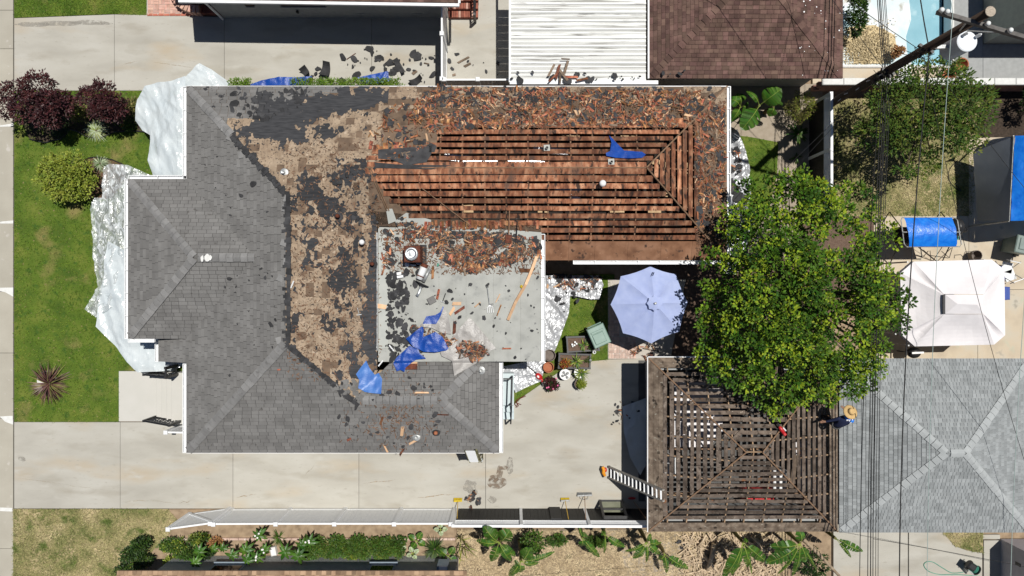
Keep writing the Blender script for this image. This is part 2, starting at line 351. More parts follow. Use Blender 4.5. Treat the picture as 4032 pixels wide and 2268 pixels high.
def clear_plastic():
    m = bpy.data.materials.new('clear_plastic'); m.use_nodes = True; n = m.node_tree.nodes; L = m.node_tree.links; n.clear()
    out = n.new('ShaderNodeOutputMaterial'); t = n.new('ShaderNodeBsdfTransparent'); g = n.new('ShaderNodeBsdfPrincipled'); mx = n.new('ShaderNodeMixShader')
    g.inputs['Base Color'].default_value = (.66, .70, .72, 1); g.inputs['Roughness'].default_value = .16; g.inputs['Specular IOR Level'].default_value = .9
    t.inputs[0].default_value = (.86, .88, .88, 1)
    ge = n.new('ShaderNodeNewGeometry'); mp = n.new('ShaderNodeMapping'); mp.inputs['Scale'].default_value = (1, .45, 1)
    nz = n.new('ShaderNodeTexNoise'); nz.inputs['Scale'].default_value = 7; nz.inputs['Detail'].default_value = 7; nz.inputs['Distortion'].default_value = 1.5
    L.new(ge.outputs['Position'], mp.inputs[0]); L.new(mp.outputs[0], nz.inputs['Vector'])
    mr = n.new('ShaderNodeMapRange'); mr.inputs[1].default_value = .42; mr.inputs[2].default_value = .66; mr.inputs[3].default_value = .30; mr.inputs[4].default_value = .95
    L.new(nz.outputs['Fac'], mr.inputs[0]); L.new(mr.outputs[0], mx.inputs[0])
    bp = n.new('ShaderNodeBump'); bp.inputs['Strength'].default_value = .7; bp.inputs['Distance'].default_value = .04; L.new(nz.outputs['Fac'], bp.inputs['Height']); L.new(bp.outputs[0], g.inputs['Normal'])
    L.new(t.outputs[0], mx.inputs[1]); L.new(g.outputs[0], mx.inputs[2]); L.new(mx.outputs[0], out.inputs[0])
    MT['clear_plastic'] = m
clear_plastic()
for nm, lo_, hi_, sc_ in (('stain_dark', .05, .85, 7), ('stain_rust', .05, .85, 7), ('stain_pale', .05, .85, 7), ('poly', .90, 1.0, 2.2)):      # stains soak in unevenly: a broken film, not a solid coat
    n_ = MT[nm].node_tree.nodes; l_ = MT[nm].node_tree.links; z_ = n_.new('ShaderNodeTexNoise'); z_.inputs['Scale'].default_value = sc_; z_.inputs['Detail'].default_value = 8; r_ = n_.new('ShaderNodeMapRange'); r_.inputs[1].default_value = .36; r_.inputs[2].default_value = .64; r_.inputs[3].default_value = lo_; r_.inputs[4].default_value = hi_
    g_ = n_.new('ShaderNodeNewGeometry'); l_.new(g_.outputs['Position'], z_.inputs['Vector']); l_.new(z_.outputs['Fac'], r_.inputs[0]); l_.new(r_.outputs[0], n_['Principled BSDF'].inputs['Alpha'])
# ------------------------------------------------------------------ geometry tools
def clip_rect(poly, x0, x1, y0, y1):
    for ax, lim, sg in ((0, x0, 1), (0, x1, -1), (1, y0, 1), (1, y1, -1)):
        out = []
        n = len(poly)
        for i in range(n):
            a = poly[i]; b = poly[(i + 1) % n]
            da = (a[ax] - lim) * sg; db = (b[ax] - lim) * sg
            if da >= 0: out.append(a)
            if (da > 0 and db < 0) or (da < 0 and db > 0):
                t = da / (da - db); out.append((a[0] + (b[0] - a[0]) * t, a[1] + (b[1] - a[1]) * t))
        poly = out
        if len(poly) < 3: return []
    return poly
def inpoly(x, y, poly):
    c = False; n = len(poly); j = n - 1
    for i in range(n):
        xi, yi = poly[i][0], poly[i][1]; xj, yj = poly[j][0], poly[j][1]
        if (yi > y) != (yj > y) and x < (xj - xi) * (y - yi) / (yj - yi) + xi: c = not c
        j = i
    return c
def area2(p): return sum(p[i][0] * p[(i + 1) % len(p)][1] - p[(i + 1) % len(p)][0] * p[i][1] for i in range(len(p))) / 2
def N2(x, y, z=0.0): return noise.noise(Vector((x, y, z)))
def tri(x): return abs((x % 1.0) - .5) * 2
def fold(x, y, s):
    'flat facets that meet in straight creases'
    x, y = x + .30 * N2(x * .8, y * .8, s), y + .30 * N2(y * .8, x * .8, s + 9)
    h = 0
    for a, f, k in ((s * 1.7, .55, .5), (s * 2.9 + 1, .8, .35), (s * 4.1 + 2, 1.25, .2), (s * .6 + 4, 2.1, .1)): h += k * tri((x * math.cos(a) + y * math.sin(a)) * f + s)
    return h
def ridged(x, y, s):
    x, y = x + .35 * N2(x * .7, y * .7, s + 20), y + .35 * N2(y * .7, x * .7, s + 30)
    a = 1 - abs(N2(x * 1.0, y * 1.0, s)); b = 1 - abs(N2(x * 2.3 + 5, y * 2.3, s + 3)); c = 1 - abs(N2(x * 5.1, y * 5.1 + 9, s + 7))
    return (a ** 4 + .6 * b ** 4 + .3 * c ** 4) / 1.9
def sheet(name, outline, mat, z0=.04, amp=.12, freq=1.2, zf=None, res=.07, seed=1.0, parent=None, rot=0.0, th=0.0, crush=.4, smooth=True):
    "a crumpled sheet of cloth or film whose outline is given in photograph coordinates"
    poly = [tuple(W(p[0], p[1], z0)[:2]) for p in outline]
    xs = [p[0] for p in poly]; ys = [p[1] for p in poly]
    idx = {}; mb = MB(); ca, sa = math.cos(rot), math.sin(rot)
    def vid(x, y):
        k = (round(x, 4), round(y, 4))
        if k not in idx:
            u, v = (x * ca + y * sa) * freq, (-x * sa + y * ca) * freq * .55
            h = (zf(x, y) if zf else 0) + amp * (crush * ridged(u, v, seed) + (1 - crush) * fold(u, v, seed))
            idx[k] = len(mb.v); mb.v.append(Vector((x, y, z0 + h)))
        return idx[k]
    nx = int((max(xs) - min(xs)) / res) + 1; ny = int((max(ys) - min(ys)) / res) + 1
    for i in range(nx):
        for j in range(ny):
            x0 = min(xs) + i * res; y0 = min(ys) + j * res
            c = clip_rect(poly, x0, x0 + res, y0, y0 + res)
            if len(c) < 3: continue
            f = []
            for p in c:
                k = vid(*p)
                if not f or (f[-1] != k and f[0] != k): f.append(k)
            if len(f) >= 3 and len(set(f)) == len(f): mb.f.append(f); mb.mi.append(0)
    o = mb.build(name, mat, parent, smooth=smooth, recalc=False)
    return o
class Plane:
    "a roof slope: z rises by t per metre from the eave line a->b (a, b in plan), upslope to the left of a->b"
    def __init__(s, a, b, z0, t):
        s.a = Vector((a[0], a[1], z0)); s.t = t
        s.u = (Vector((b[0], b[1], z0)) - s.a).normalized()
        hv = Vector((-s.u.y, s.u.x, 0)); s.hv = hv
        s.v = (hv + Vector((0, 0, t))).normalized(); s.n = s.u.cross(s.v); s.c = hv.dot(s.v)
    def uv(s, p): d = Vector((p[0], p[1], s.a.z)) - s.a; return (d.dot(s.u), d.dot(s.hv) / s.c)
    def P(s, u, v, h=0.0): return s.a + s.u * u + s.v * v + s.n * h
    def z(s, x, y): return s.a.z + s.t * (Vector((x, y, 0)) - Vector((s.a.x, s.a.y, 0))).dot(s.hv)
    def mat(s): return Matrix(((s.u.x, s.v.x, s.n.x), (s.u.y, s.v.y, s.n.y), (s.u.z, s.v.z, s.n.z)))
tabmesh = {}
def tab_mesh(key, mat, lo=.016, hi=.004):
    if key not in tabmesh:
        me = bpy.data.meshes.new('tab_' + key)
        me.from_pydata([(0, 0, -.004), (1, 0, -.004), (1, 1, -.004), (0, 1, -.004), (0, 0, lo), (1, 0, lo), (1, 1, hi), (0, 1, hi)], [], [(4, 5, 6, 7), (0, 1, 5, 4), (1, 2, 6, 5), (3, 0, 4, 7)])
        me.materials.append(mat); tabmesh[key] = me
    return tabmesh[key]
def tabs(pl, poly, e, wd, rnd, h=0.0, pred=None, skip=None, lo=.016):
    "rows of roofing tabs over a slope: returns full tabs (u,v,w) and cut polygons"
    q = [pl.uv(p) for p in poly]
    if area2(q) < 0: q = q[::-1]
    u0 = min(p[0] for p in q); u1 = max(p[0] for p in q); v1 = max(p[1] for p in q); v0 = min(p[1] for p in q)
    full = []; cut = []; k = 0; v = v0
    while v < v1:
        u = u0 - rnd.random() * wd
        while u < u1:
            w_ = wd * (0.8 + .4 * rnd.random()); cx = u + w_ / 2; cy = v + e / 2
            P3 = pl.P(cx, cy)
            if (not pred or pred(P3.x, P3.y)) and not (skip and skip(P3.x, P3.y)):
                ins = all(inpoly(a, b, q) for a, b in ((u, v), (u + w_, v), (u + w_, v + e), (u, v + e)))
                if ins: full.append((u, v, w_))
                else:
                    c = clip_rect(q, u, u + w_ - .012, v, v + e - .012)
                    if len(c) >= 3 and abs(area2(c)) > .001: cut.append((c, v))
            u += w_
        v += e; k += 1
    return full, cut
def roof_tabs(specs, mat, name, parent, e, wd, seed, h=0.0, lo=.016, cap=300, pick=None, gap=.012):
    "specs: list of (plane, polygon, pred, skip). The `cap` highest whole tabs become parts, the rest one part"
    rnd = random.Random(seed); allfull = []; mb = MB()
    for pl, poly, pred, skip in specs:
        f, c = tabs(pl, poly, e, wd, rnd, h, pred, skip, lo)
        for t in f: allfull.append((pl.P(t[0], t[1]).z + rnd.random() * .8, pl, t))
        for p, v in c:
            n = len(p); B = [pl.P(a, b, h - .004) for a, b in p]; T = [pl.P(a, b, h + lo - (lo - .004) * (b - v) / e) for a, b in p]
            mb.add(B + T, [tuple(range(n, 2 * n))] + [(i, (i + 1) % n, n + (i + 1) % n, n + i) for i in range(n)])
    allfull.sort(key=lambda a: -a[0])
    me = tab_mesh(name + mat.name, mat, lo); inv = wm(parent).inverted()
    for i, (_, pl, t) in enumerate(allfull):
        jh = h + rnd.random() * .003
        if i < cap:
            o = link(name, me, parent)
            m4 = pl.mat().to_4x4() @ Matrix.Diagonal((t[2] - gap, e - gap, 1, 1)); m4.translation = pl.P(t[0], t[1], jh)
            o.matrix_local = inv @ m4
        else:
            u, v, w_ = t; w_ -= gap; e1 = e - gap
            mb.add([pl.P(u, v, jh - .004), pl.P(u + w_, v, jh - .004), pl.P(u + w_, v + e1, jh - .004), pl.P(u, v + e1, jh - .004),
                    pl.P(u, v, jh + lo), pl.P(u + w_, v, jh + lo), pl.P(u + w_, v + e1, jh + .004), pl.P(u, v + e1, jh + .004)],
                   [(4, 5, 6, 7), (0, 1, 5, 4), (1, 2, 6, 5), (3, 0, 4, 7)])
    if mb.v: mb.build(name + '_field', mat, parent, kind='stuff', recalc=False)
def caps(lines, mat, name, parent, wd=.15, ln=.21, drop=.3, seed=3, h=.03):
    "overlapping cap tabs along hips and ridges"
    key = name + mat.name + str(wd) + str(drop)
    if key not in tabmesh:
        me = bpy.data.meshes.new(name); V = []; F = []
        for x in (0, 1):
            for y, z in ((-1, -drop * 1.0), (-.35, -drop * .28), (0, 0), (.35, -drop * .28), (1, -drop * 1.0)):
                V.append((x, y, z + (.0 if x else .09)))
        for i in range(4): F.append((i, i + 1, 6 + i, 5 + i))
        V += [(0, -1, -drop - .15), (0, 1, -drop - .15)]
        F.append((10, 11, 4, 3, 2, 1, 0))
        me.from_pydata(V, [], F); me.materials.append(mat); tabmesh[key] = me
    me = tabmesh[key]; inv = wm(parent).inverted(); rnd = random.Random(seed)
    for a, b in lines:
        a = Vector(a); b = Vector(b); a = a + (b - a).normalized() * .14; d = b - a; L_ = d.length; d.normalize(); n = max(1, int(L_ / ln))
        sd = Vector((0, 0, 1)).cross(d).normalized(); up = d.cross(sd)
        for i in range(n):
            o = link(name, me, parent); j = 1 + (rnd.random() - .5) * .12
            m = Matrix(((d.x, sd.x, up.x), (d.y, sd.y, up.y), (d.z, sd.z, up.z))).to_4x4() @ Matrix.Rotation((rnd.random() - .5) * .06, 4, 'Z') @ Matrix.Diagonal((L_ / n * .93, wd * j, wd, 1))
            m.translation = a + d * (i * L_ / n) + up * (h + rnd.random() * .004); o.matrix_local = inv @ m
# ================================================================== SETTING: ground, lawns, paving
def PX(pts, z=0.0): return [tuple(W(a, b, z)[:2]) for a, b in pts]
def sheetflat(name, pts, mat, z, label=None, t=.04):
    mb = MB(); mb.prism(PX(pts), z - t, z); o = mb.build(name, MT[mat], kind='structure'); return o
mb = MB(); gx0, gx1, gy0, gy1 = 11.5, 17.3, 8.75, 12.2     # one sheet with the pool's basin left open
mb.add([(-250, -250, -.14), (250, -250, -.14), (250, 250, -.14), (-250, 250, -.14), (gx0, gy0, -.14), (gx1, gy0, -.14), (gx1, gy1, -.14), (gx0, gy1, -.14)], [(0, 1, 5, 4), (1, 2, 6, 5), (2, 3, 7, 6), (3, 0, 4, 7)]); mb.build('ground', MT['soil'], kind='structure')
def paving(name, mat, rects, z=0.0, gap=.012, piece='slab', parent=None, th=.12):
    root = parent or thing(name, None, None, W(*rects[0][0]) if len(rects[0][0]) == 2 else (0, 0, 0), kind='structure')
    for poly in rects:
        p = PX(poly); cx = sum(a[0] for a in p) / len(p); cy = sum(a[1] for a in p) / len(p)
        q = []
        for a in p:
            d = Vector((a[0] - cx, a[1] - cy)); s = gap / 2
            q.append((a[0] - math.copysign(s, d.x) if abs(d.x) > .01 else a[0], a[1] - math.copysign(s, d.y) if abs(d.y) > .01 else a[1]))
        mb = MB(); n = len(q); b = .006
        qi = [(a[0] - math.copysign(b, a[0] - cx), a[1] - math.copysign(b, a[1] - cy)) for a in q]
        V = [(x, y, z - th) for x, y in q] + [(x, y, z - b) for x, y in q] + [(x, y, z) for x, y in qi]
        F = [tuple(range(2 * n, 3 * n))] + [(i, (i + 1) % n, n + (i + 1) % n, n + i) for i in range(n)] + [(n + i, n + (i + 1) % n, 2 * n + (i + 1) % n, 2 * n + i) for i in range(n)]
        mb.add(V, F); mb.build(piece, MT[mat], root)
    return root
def rect(x0, y0, x1, y1): return [(x0, y0), (x1, y0), (x1, y1), (x0, y1)]
ys = [-900, -560, -300, 40, 192, 495, 873, 1148, 1390, 1648, 2006, 2160, 2420, 2800, 3200]
paving('pavement', 'sidewalk', [rect(-110, a, 52, b) for a, b in zip(ys, ys[1:])])
paving('road', 'asphalt', [rect(-1600, -900, -260, 3200)], z=-.10)
paving('kerb', 'sidewalk', [rect(-258, a, -235, b) for a, b in zip(ys, ys[1:])], z=.02)
sheetflat('verge_lawn', rect(-233, -900, -112, 3200), 'lawn', -.02)
root = thing('pavement_patch', None, None, W(40, 1000), kind='structure')
for poly in ([(0, 494), (52, 486), (52, 498), (0, 499)], [(0, 873), (52, 868), (52, 880), (0, 880)], [(0, 1133), (52, 1132), (52, 1168), (20, 1150), (0, 1146)], [(0, 1640), (50, 1637), (52, 1672), (20, 1660)], [(0, 1998), (48, 2000), (48, 2014), (0, 2012)]):
    MB().prism(PX(poly), -.02, .006).build('mortar_patch', MT['white_patch'], root)
# top (neighbour's) driveway, main driveway, walk
paving('north_driveway', 'concrete', [[(55, 71), (450, 56), (450, 357), (55, 357)], [(450, 56), (883, 66), (883, 357), (450, 357)], rect(883, -40, 1463, 357), rect(1463, -40, 1758, 357), rect(1758, -300, 2006, 330), rect(883, -300, 1758, -42)])
paving('driveway', 'concrete', [rect(55, 1662, 473, 2003), rect(473, 1662, 917, 2003), rect(917, 1640, 1413, 2003), rect(1413, 1640, 1912, 2003),
       [(1912, 1662), (1990, 1625), (2060, 1560), (2130, 1512), (2195, 1468), (2262, 1440), (2330, 1422), (2400, 1415), (2560, 1412), (2560, 2003), (1912, 2003)]])
paving('front_walk', 'walk_light', [rect(467, 1461, 622, 1660)])
# lawns
fl = [(55, 357), (760, 357), (800, 1460), (467, 1460), (467, 1661), (55, 1661)]
sheetflat('front_lawn', fl, 'lawn', -.015)
sheetflat('north_lawn', [(55, -300), (578, -300), (578, 62), (450, 54), (55, 69)], 'lawn', -.015)
dl = [(50, 2005), (660, 2005), (700, 2050), (660, 2110), (640, 2125), (600, 2170), (540, 2268), (470, 2320), (470, 3000), (50, 3000)]
sheetflat('dry_lawn', dl, 'dry_lawn', -.015)
sheetflat('soil_strip', [(640, 2006), (1790, 2006), (1790, 2118), (640, 2118)], 'soil', -.03)
sheetflat('flower_bed', [(480, 2127), (1790, 2127), (1790, 2500), (480, 2500)], 'soil', -.03)
pj = thing('bed_edging', None, None, W(1200, 2122), kind='structure')
rnd = random.Random(5)
x = 640
while x < 1785:
    l = 30 + rnd.random() * 12; MB().bev(W(x + l / 2, 2122, .02), (l * .01 - .012, .085, .12), rnd.uniform(-.02, .02), .012).build('edging_block', MT['brick_pale'], pj); x += l
sheetflat('straw_yard', [(1800, 2085), (3100, 2085), (3100, 3000), (1800, 3000)], 'straw_ground', -.02)
sheetflat('side_path', [(2440, 2160), (2560, 2130), (2760, 2140), (2790, 2200), (2720, 2260), (2560, 2300), (2460, 2230)], 'path', -.014)
sl_ = [(2130, 1080), (2420, 1080), (2400, 1420), (2330, 1422), (2262, 1440), (2195, 1468), (2130, 1512), (2060, 1560), (1990, 1625), (1960, 1640), (1960, 1400), (2130, 1400)]
sheetflat('side_lawn', sl_, 'lawn', -.015)
sheetflat('back_soil', [(2560, 1020), (3190, 1020), (3190, 1420), (2560, 1420)], 'dark_soil', -.03)
bl = [(2800, 520), (2960, 540), (3065, 560), (3060, 690), (3030, 820), (2930, 1000), (2800, 1000)]
sheetflat('back_lawn', bl, 'lawn', -.012)
sheetflat('back_bed', [(2560, 330), (3240, 330), (3240, 1020), (2560, 1020)], 'path', -.03)
sheetflat('back_path', [(3075, 560), (3130, 560), (3125, 900), (3060, 900), (3062, 690)], 'path', -.012)
dy = [(3240, 385), (3860, 385), (3830, 850), (3240, 850)]
sheetflat('dry_yard', dy, 'dry_lawn', -.015)
sheetflat('east_bed', [(3830, 345), (4400, 345), (4400, 540), (3830, 540)], 'mulch', -.02)
sheetflat('litter_strip', [(3150, 840), (3490, 840), (3470, 1120), (3150, 1420)], 'dark_soil', -.02)
paving('east_patio', 'patio', [rect(3440, 850, 3815, 1140), rect(3815, 540, 4300, 1140), rect(3440, 1140, 3850, 1420), rect(3850, 1140, 4300, 1420)])
paving('south_east_driveway', 'concrete', [rect(3280, 2040, 3577, 2700), [(3577, 2040), (3690, 2040), (3716, 2100), (3760, 2148), (3810, 2166), (3870, 2176), (3870, 2700), (3577, 2700)], rect(3866, 2104, 3940, 2125), rect(3872, 2126, 4300, 2700)], gap=.04)
sheetflat('corner_grass', [(3690, 2040), (3870, 2040), (3870, 2177), (3810, 2168), (3760, 2150), (3716, 2102)], 'dry_lawn', .01)
# mulch beds at the front
sheetflat('mulch_bed', [(80, 360), (590, 400), (600, 520), (520, 513), (450, 518), (395, 541), (340, 536), (305, 515), (275, 508), (240, 545), (175, 560), (115, 545), (85, 480)], 'mulch', .0)
sheetflat('bark_bed', [(330, 630), (360, 618), (440, 628), (490, 650), (500, 700), (440, 780), (330, 790), (300, 700)], 'red_mulch', .0)
for pts, lb in (([(115, 548), (175, 562), (240, 547), (275, 510)], 'black plastic lawn edging curved under the large purple tree'), ([(275, 510), (305, 517), (340, 538), (395, 543), (450, 520), (520, 515), (600, 522)], 'black plastic lawn edging curved round the striped grass clumps'), ([(345, 622), (375, 618), (440, 628), (480, 645), (500, 665)], 'black plastic lawn edging round the lime bush bed')):
    mb = MB(); P_ = [W(a, b, .03) for a, b in pts]; Q = []
    for i in range(len(P_) - 1):
        for k in range(4): Q.append(P_[i].lerp(P_[i + 1], k / 4))
    mb.tube(Q + [P_[-1]], .022, 6); tag(mb.build('lawn_edging', MT['black_plastic'], smooth=True), lb, 'edging')
# grass tufts: nobody could count them
def tufts(name, poly, n, mat, seed, size=.05, skip=None, hgt=.05, z=-.012):
    rnd = random.Random(seed); P_ = PX(poly); xs = [p[0] for p in P_]; ys_ = [p[1] for p in P_]
    x0, x1, y0, y1 = max(min(xs), -21), min(max(xs), 21), max(min(ys_), -12), min(max(ys_), 12)
    mb = MB(); k = 0; tries = 0
    while k < n and tries < n * 4:
        tries += 1; x, y = rnd.uniform(x0, x1), rnd.uniform(y0, y1)
        if not inpoly(x, y, P_) or (skip and skip(x, y)): continue
        k += 1; V = []; F = []
        for b in range(3):
            a = rnd.random() * 6.283; l = size * rnd.uniform(.6, 1.3); wv = Vector((-math.sin(a), math.cos(a), 0)) * size * .16
            base = Vector((x + rnd.uniform(-.03, .03), y + rnd.uniform(-.03, .03), z)); tip = base + Vector((math.cos(a) * l, math.sin(a) * l, hgt * rnd.uniform(.5, 1.2)))
            i = len(V); V += [base + wv, base - wv, tip]; F.append((i, i + 1, i + 2))
        mb.add(V, F)
    return tag(mb.build(name, MT[mat], recalc=False), kind='stuff')
tag(tufts('front_grass', fl, 16000, 'grass', 1), 'short green grass of the front lawn', 'grass')
tag(tufts('north_grass', [(55, -40), (578, -40), (578, 62), (450, 54), (55, 69)], 2600, 'grass', 2), 'short green grass north of the long driveway', 'grass')
tag(tufts('dry_grass', dl, 7000, 'dry_grass', 3, .07), 'patchy dry grass of the neighbouring front yard', 'grass')
tag(tufts('side_grass', sl_, 2500, 'grass', 4), 'short grass between the flat roof and the parasol', 'grass')
tag(tufts('back_grass', bl, 1800, 'grass', 5), 'shaded grass beside the silver tarp', 'grass')
tag(tufts('yard_grass', dy, 9000, 'dry_grass', 6, .08), 'dry grass under the citrus tree', 'grass')
tag(tufts('straw_litter', [(1800, 2090), (3100, 2090), (3100, 2300), (1800, 2300)], 9000, 'straw', 7, .09, hgt=.03), 'dry straw litter around the banana plants', 'straw')
tag(tufts('corner_weeds', [(3700, 2060), (3868, 2060), (3868, 2175), (3810, 2166), (3760, 2148), (3716, 2102)], 500, 'dry_grass', 8, .08, z=.012), 'weedy grass corner beside the pale driveway', 'grass')
# ================================================================== MAIN HOUSE
ZE, T = 2.6, .4
XW, XR, YN, YS = -11.66, -7.61, 7.22, -5.90
def zz(pl, p): return (p[0], p[1], pl.z(p[0], p[1]))
PN = Plane((7.70, YN), (XW, YN), ZE, T); PS = Plane((XW, YS), (-.46, YS), ZE, T)
PW = Plane((XW, YN), (XW, YS), ZE, T); PE = Plane((-3.56, -6), (-3.56, 8), ZE, T)
NS = Plane((-6, .99), (7.7, .99), ZE, T); NE = Plane((7.70, .99), (7.70, YN), ZE, T)
SN = Plane((-.46, -1.90), (-6, -1.90), ZE, T); SE = Plane((-.46, YS), (-.46, -1.9), ZE, T)
FW = Plane((-13.75, 3.9), (-13.75, -1.81), ZE, T); FN = Plane((-8, 3.9), (-13.75, 3.9), ZE, T); FS = Plane((-13.75, -1.81), (-8, -1.81), ZE, T)
gN = [(7.70, YN), (XW, YN), (XR, 3.17), (-6.675, 4.105), (4.585, 4.105)]
gS = [(XW, YS), (-.46, YS), (-2.46, -3.9), (-5.56, -3.9), (XR, -1.85)]
gE = [(XR, 3.17), (XR, -1.85), (-5.56, -3.9), (-4.75, -3.09), (-4.75, 2.18), (-6.675, 4.105)]
gW = [(XW, YN), (XR, 3.17), (XR, -1.85), (XW, YS), (XW, -2.68), (-12.9, -2.68), (-12.9, -1.81), (XW, -1.81), (-8.805, 1.045), (XW, 3.90)]
gNS = [(-6.675, 4.105), (4.585, 4.105), (7.70, .99), (1.03, .99), (1.03, 1.98), (-4.75, 2.18)]
gNE = [(7.7, YN), (7.7, .99), (4.585, 4.105)]
gSN = [(-5.56, -3.9), (-2.46, -3.9), (-1.18, -2.62), (-4.28, -2.62), (-4.75, -3.09)]
gSE = [(-.46, YS), (-.46, -2.62), (-1.18, -2.62), (-2.46, -3.9)]
gFW = [(-13.75, 3.9), (-13.75, -1.81), (-10.895, 1.045)]
gFN = [(-13.75, 3.9), (-10.895, 1.045), (-8.805, 1.045), (XW, 3.9)]
gFS = [(-13.75, -1.81), (XW, -1.81), (-8.805, 1.045), (-10.895, 1.045)]
def flatz(x, y): return 3.03 - .016 * (x + 4.75)
def roofz(x, y):
    "height of the finished roof surface (0 outside)"
    z = 0
    for pl, g in ((PN, gN), (PS, gS), (PE, gE), (PW, gW), (NS, gNS), (NE, gNE), (SN, gSN), (SE, gSE), (FW, gFW), (FN, gFN), (FS, gFS)):
        if inpoly(x, y, g): z = max(z, pl.z(x, y))
    if -4.75 <= x <= 1.03 and -2.62 <= y <= 2.05: z = max(z, flatz(x, y))
    return z
def Rp(px, py, dz=0.0):
    z = 3.0
    for _ in range(6):
        p = W(px, py, z); z2 = roofz(p.x, p.y)
        if z2 <= 0: break
        z = z2
    p = W(px, py, z); return Vector((p.x, p.y, z + dz))
house = thing('house', 'large U-shaped house with grey shingles, stripped tan slopes and bare wooden laths', 'house', (-4, 1, 0))
# walls
mb = MB()
for poly in ([(-11.1, -5.35), (-11.1, 6.7), (-4.3, 6.7), (-4.3, -5.35)], [(-4.3, 1.5), (7.15, 1.5), (7.15, 6.7), (-4.3, 6.7)], [(-4.3, -5.35), (-1.0, -5.35), (-1.0, -2.2), (-4.3, -2.2)], [(-13.2, -1.3), (-13.2, 3.4), (-11.1, 3.4), (-11.1, -1.3)], [(-4.3, -2.2), (.5, -2.2), (.5, 1.5), (-4.3, 1.5)]):
    n = len(poly)
    for i in range(n):
        a, b = poly[i], poly[(i + 1) % n]; mb.beam((a[0], a[1], 1.22), (b[0], b[1], 1.22), .14, 2.44)
mb.build('wall', MT['house_wall'], house)
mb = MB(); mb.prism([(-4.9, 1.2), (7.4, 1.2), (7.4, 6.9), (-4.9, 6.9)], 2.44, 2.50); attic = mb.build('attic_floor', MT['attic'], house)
# attic contents seen between the laths
rnd = random.Random(21); mb = MB()
for k in range(26):
    x, y = rnd.uniform(-4, 6.5), rnd.uniform(1.8, 6.2)
    mb.box((x, y, 2.56), (rnd.uniform(.3, 1.4), rnd.uniform(.08, .3), .1), rnd.uniform(-.1, .1))
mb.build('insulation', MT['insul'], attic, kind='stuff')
mb = MB()
for (a, b), (c, d) in (((1750, 620), (1960, 635)), ((2000, 638), (2150, 650)), ((1980, 730), (2010, 745)), ((2185, 735), (2290, 750)), ((2100, 590), (2240, 600)), ((2240, 775), (2280, 790)), ((1990, 700), (2060, 708))):
    p, q = W(a, b, 3.1), W(c, d, 3.1); mb.beam((p.x, p.y, 3.1), (q.x, q.y, 3.08), .22, .18)
mb.build('foil_duct', MT['foil'], attic)
# decks
roof = tag(MB().slab3([zz(PW, p) for p in gW], .05).build('roof', MT['underlay'], house))
mb = MB()
SPL = -4.95       # east of this line the north wing is stripped to its laths
dk = [(PE, gE), (PN, [(-2.6, 4.62), (SPL - .02, 4.62), (SPL - .02, 5.73), (-2.6, 5.73)])]
dk.append((NS, [(SPL, 3.98), (SPL, 2.18), (-3.3, 2.38), (-4.1, 3.0)])); mg = MB()
for pl, g in [(PS, gS), (SN, gSN), (SE, gSE), (FW, gFW), (FN, gFN), (FS, gFS)]: mg.slab3([Vector(zz(pl, p)) - Vector((0, 0, .004)) for p in g], .045)
mg.build('underlay', MT['underlay'], roof)
dk += [(PN, [(SPL, YN), (XW, YN), (XR, 3.17), (-6.675, 4.105), (SPL, 4.105)]), (NS, [(-6.675, 4.105), (SPL, 4.105), (SPL, 2.38)]), (NS, [(SPL, 2.7), (SPL, 2.18), (-4.75, 2.18), (1.03, 1.98), (1.03, 2.35), (-3.2, 2.42), (-3.9, 2.6)])]
dk += [(PN, [(6.2, 5.72), (SPL, 5.72), (SPL, YN), (7.7, YN)]), (NE, [(7.7, YN), (6.55, 6.07), (6.55, 2.14), (7.7, .99)])]
for pl, g in dk: mb.slab3([Vector(zz(pl, p)) - Vector((0, 0, .004)) for p in g], .045)
mb.build('deck', MT['backing_dark'], roof)
# grey shingles
greyN = [tuple(Rp(a, b)[:2]) for a, b in ((720, 318), (1345, 322), (1340, 372), (1165, 382), (1168, 442), (1095, 448), (1095, 474), (905, 474), (880, 500), (800, 430))]
greyN = [(-11.8, 7.4)] + greyN[1:]
def in_greyN(x, y): return inpoly(x, y, greyN)
shspec = [(PW, gW, None, None), (PS, gS, None, None), (SN, gSN, None, None), (SE, gSE, None, None), (FW, gFW, None, None), (FN, gFN, None, None), (FS, gFS, None, None), (PN, [(-4.9, YN)] + gN[1:4] + [(-4.9, 4.105)], in_greyN, None)]
roof_tabs(shspec, MT['shingle'], 'shingle', roof, .145, .30, 11)
# tan backing tiles on the torn slopes
def hole(x, y): return N2(x * 2.3, y * 2.3, 4) > .33 or random.random() < .035
bspec = [(PE, gE, None, hole), (PN, [(-4.55, YN)] + gN[1:4] + [(-4.55, 4.105)], lambda x, y: not in_greyN(x, y), hole), (NS, [(-6.675, 4.105), (-4.95, 4.105), (-4.95, 2.38)], None, hole),
         (PN, [(-4.55, YN), (-4.55, 6.3), (6.6, 6.6), (7.7, YN)], None, lambda x, y: N2(x * 1.2, y * 2, 9) > .05), (NE, [(7.7, YN), (7.2, 6.7), (7.2, 5.2), (7.7, 5.0)], None, None)]
roof_tabs(bspec, MT['backing'], 'backing_tile', roof, .27, .24, 12, h=.002, lo=.010, gap=.004)
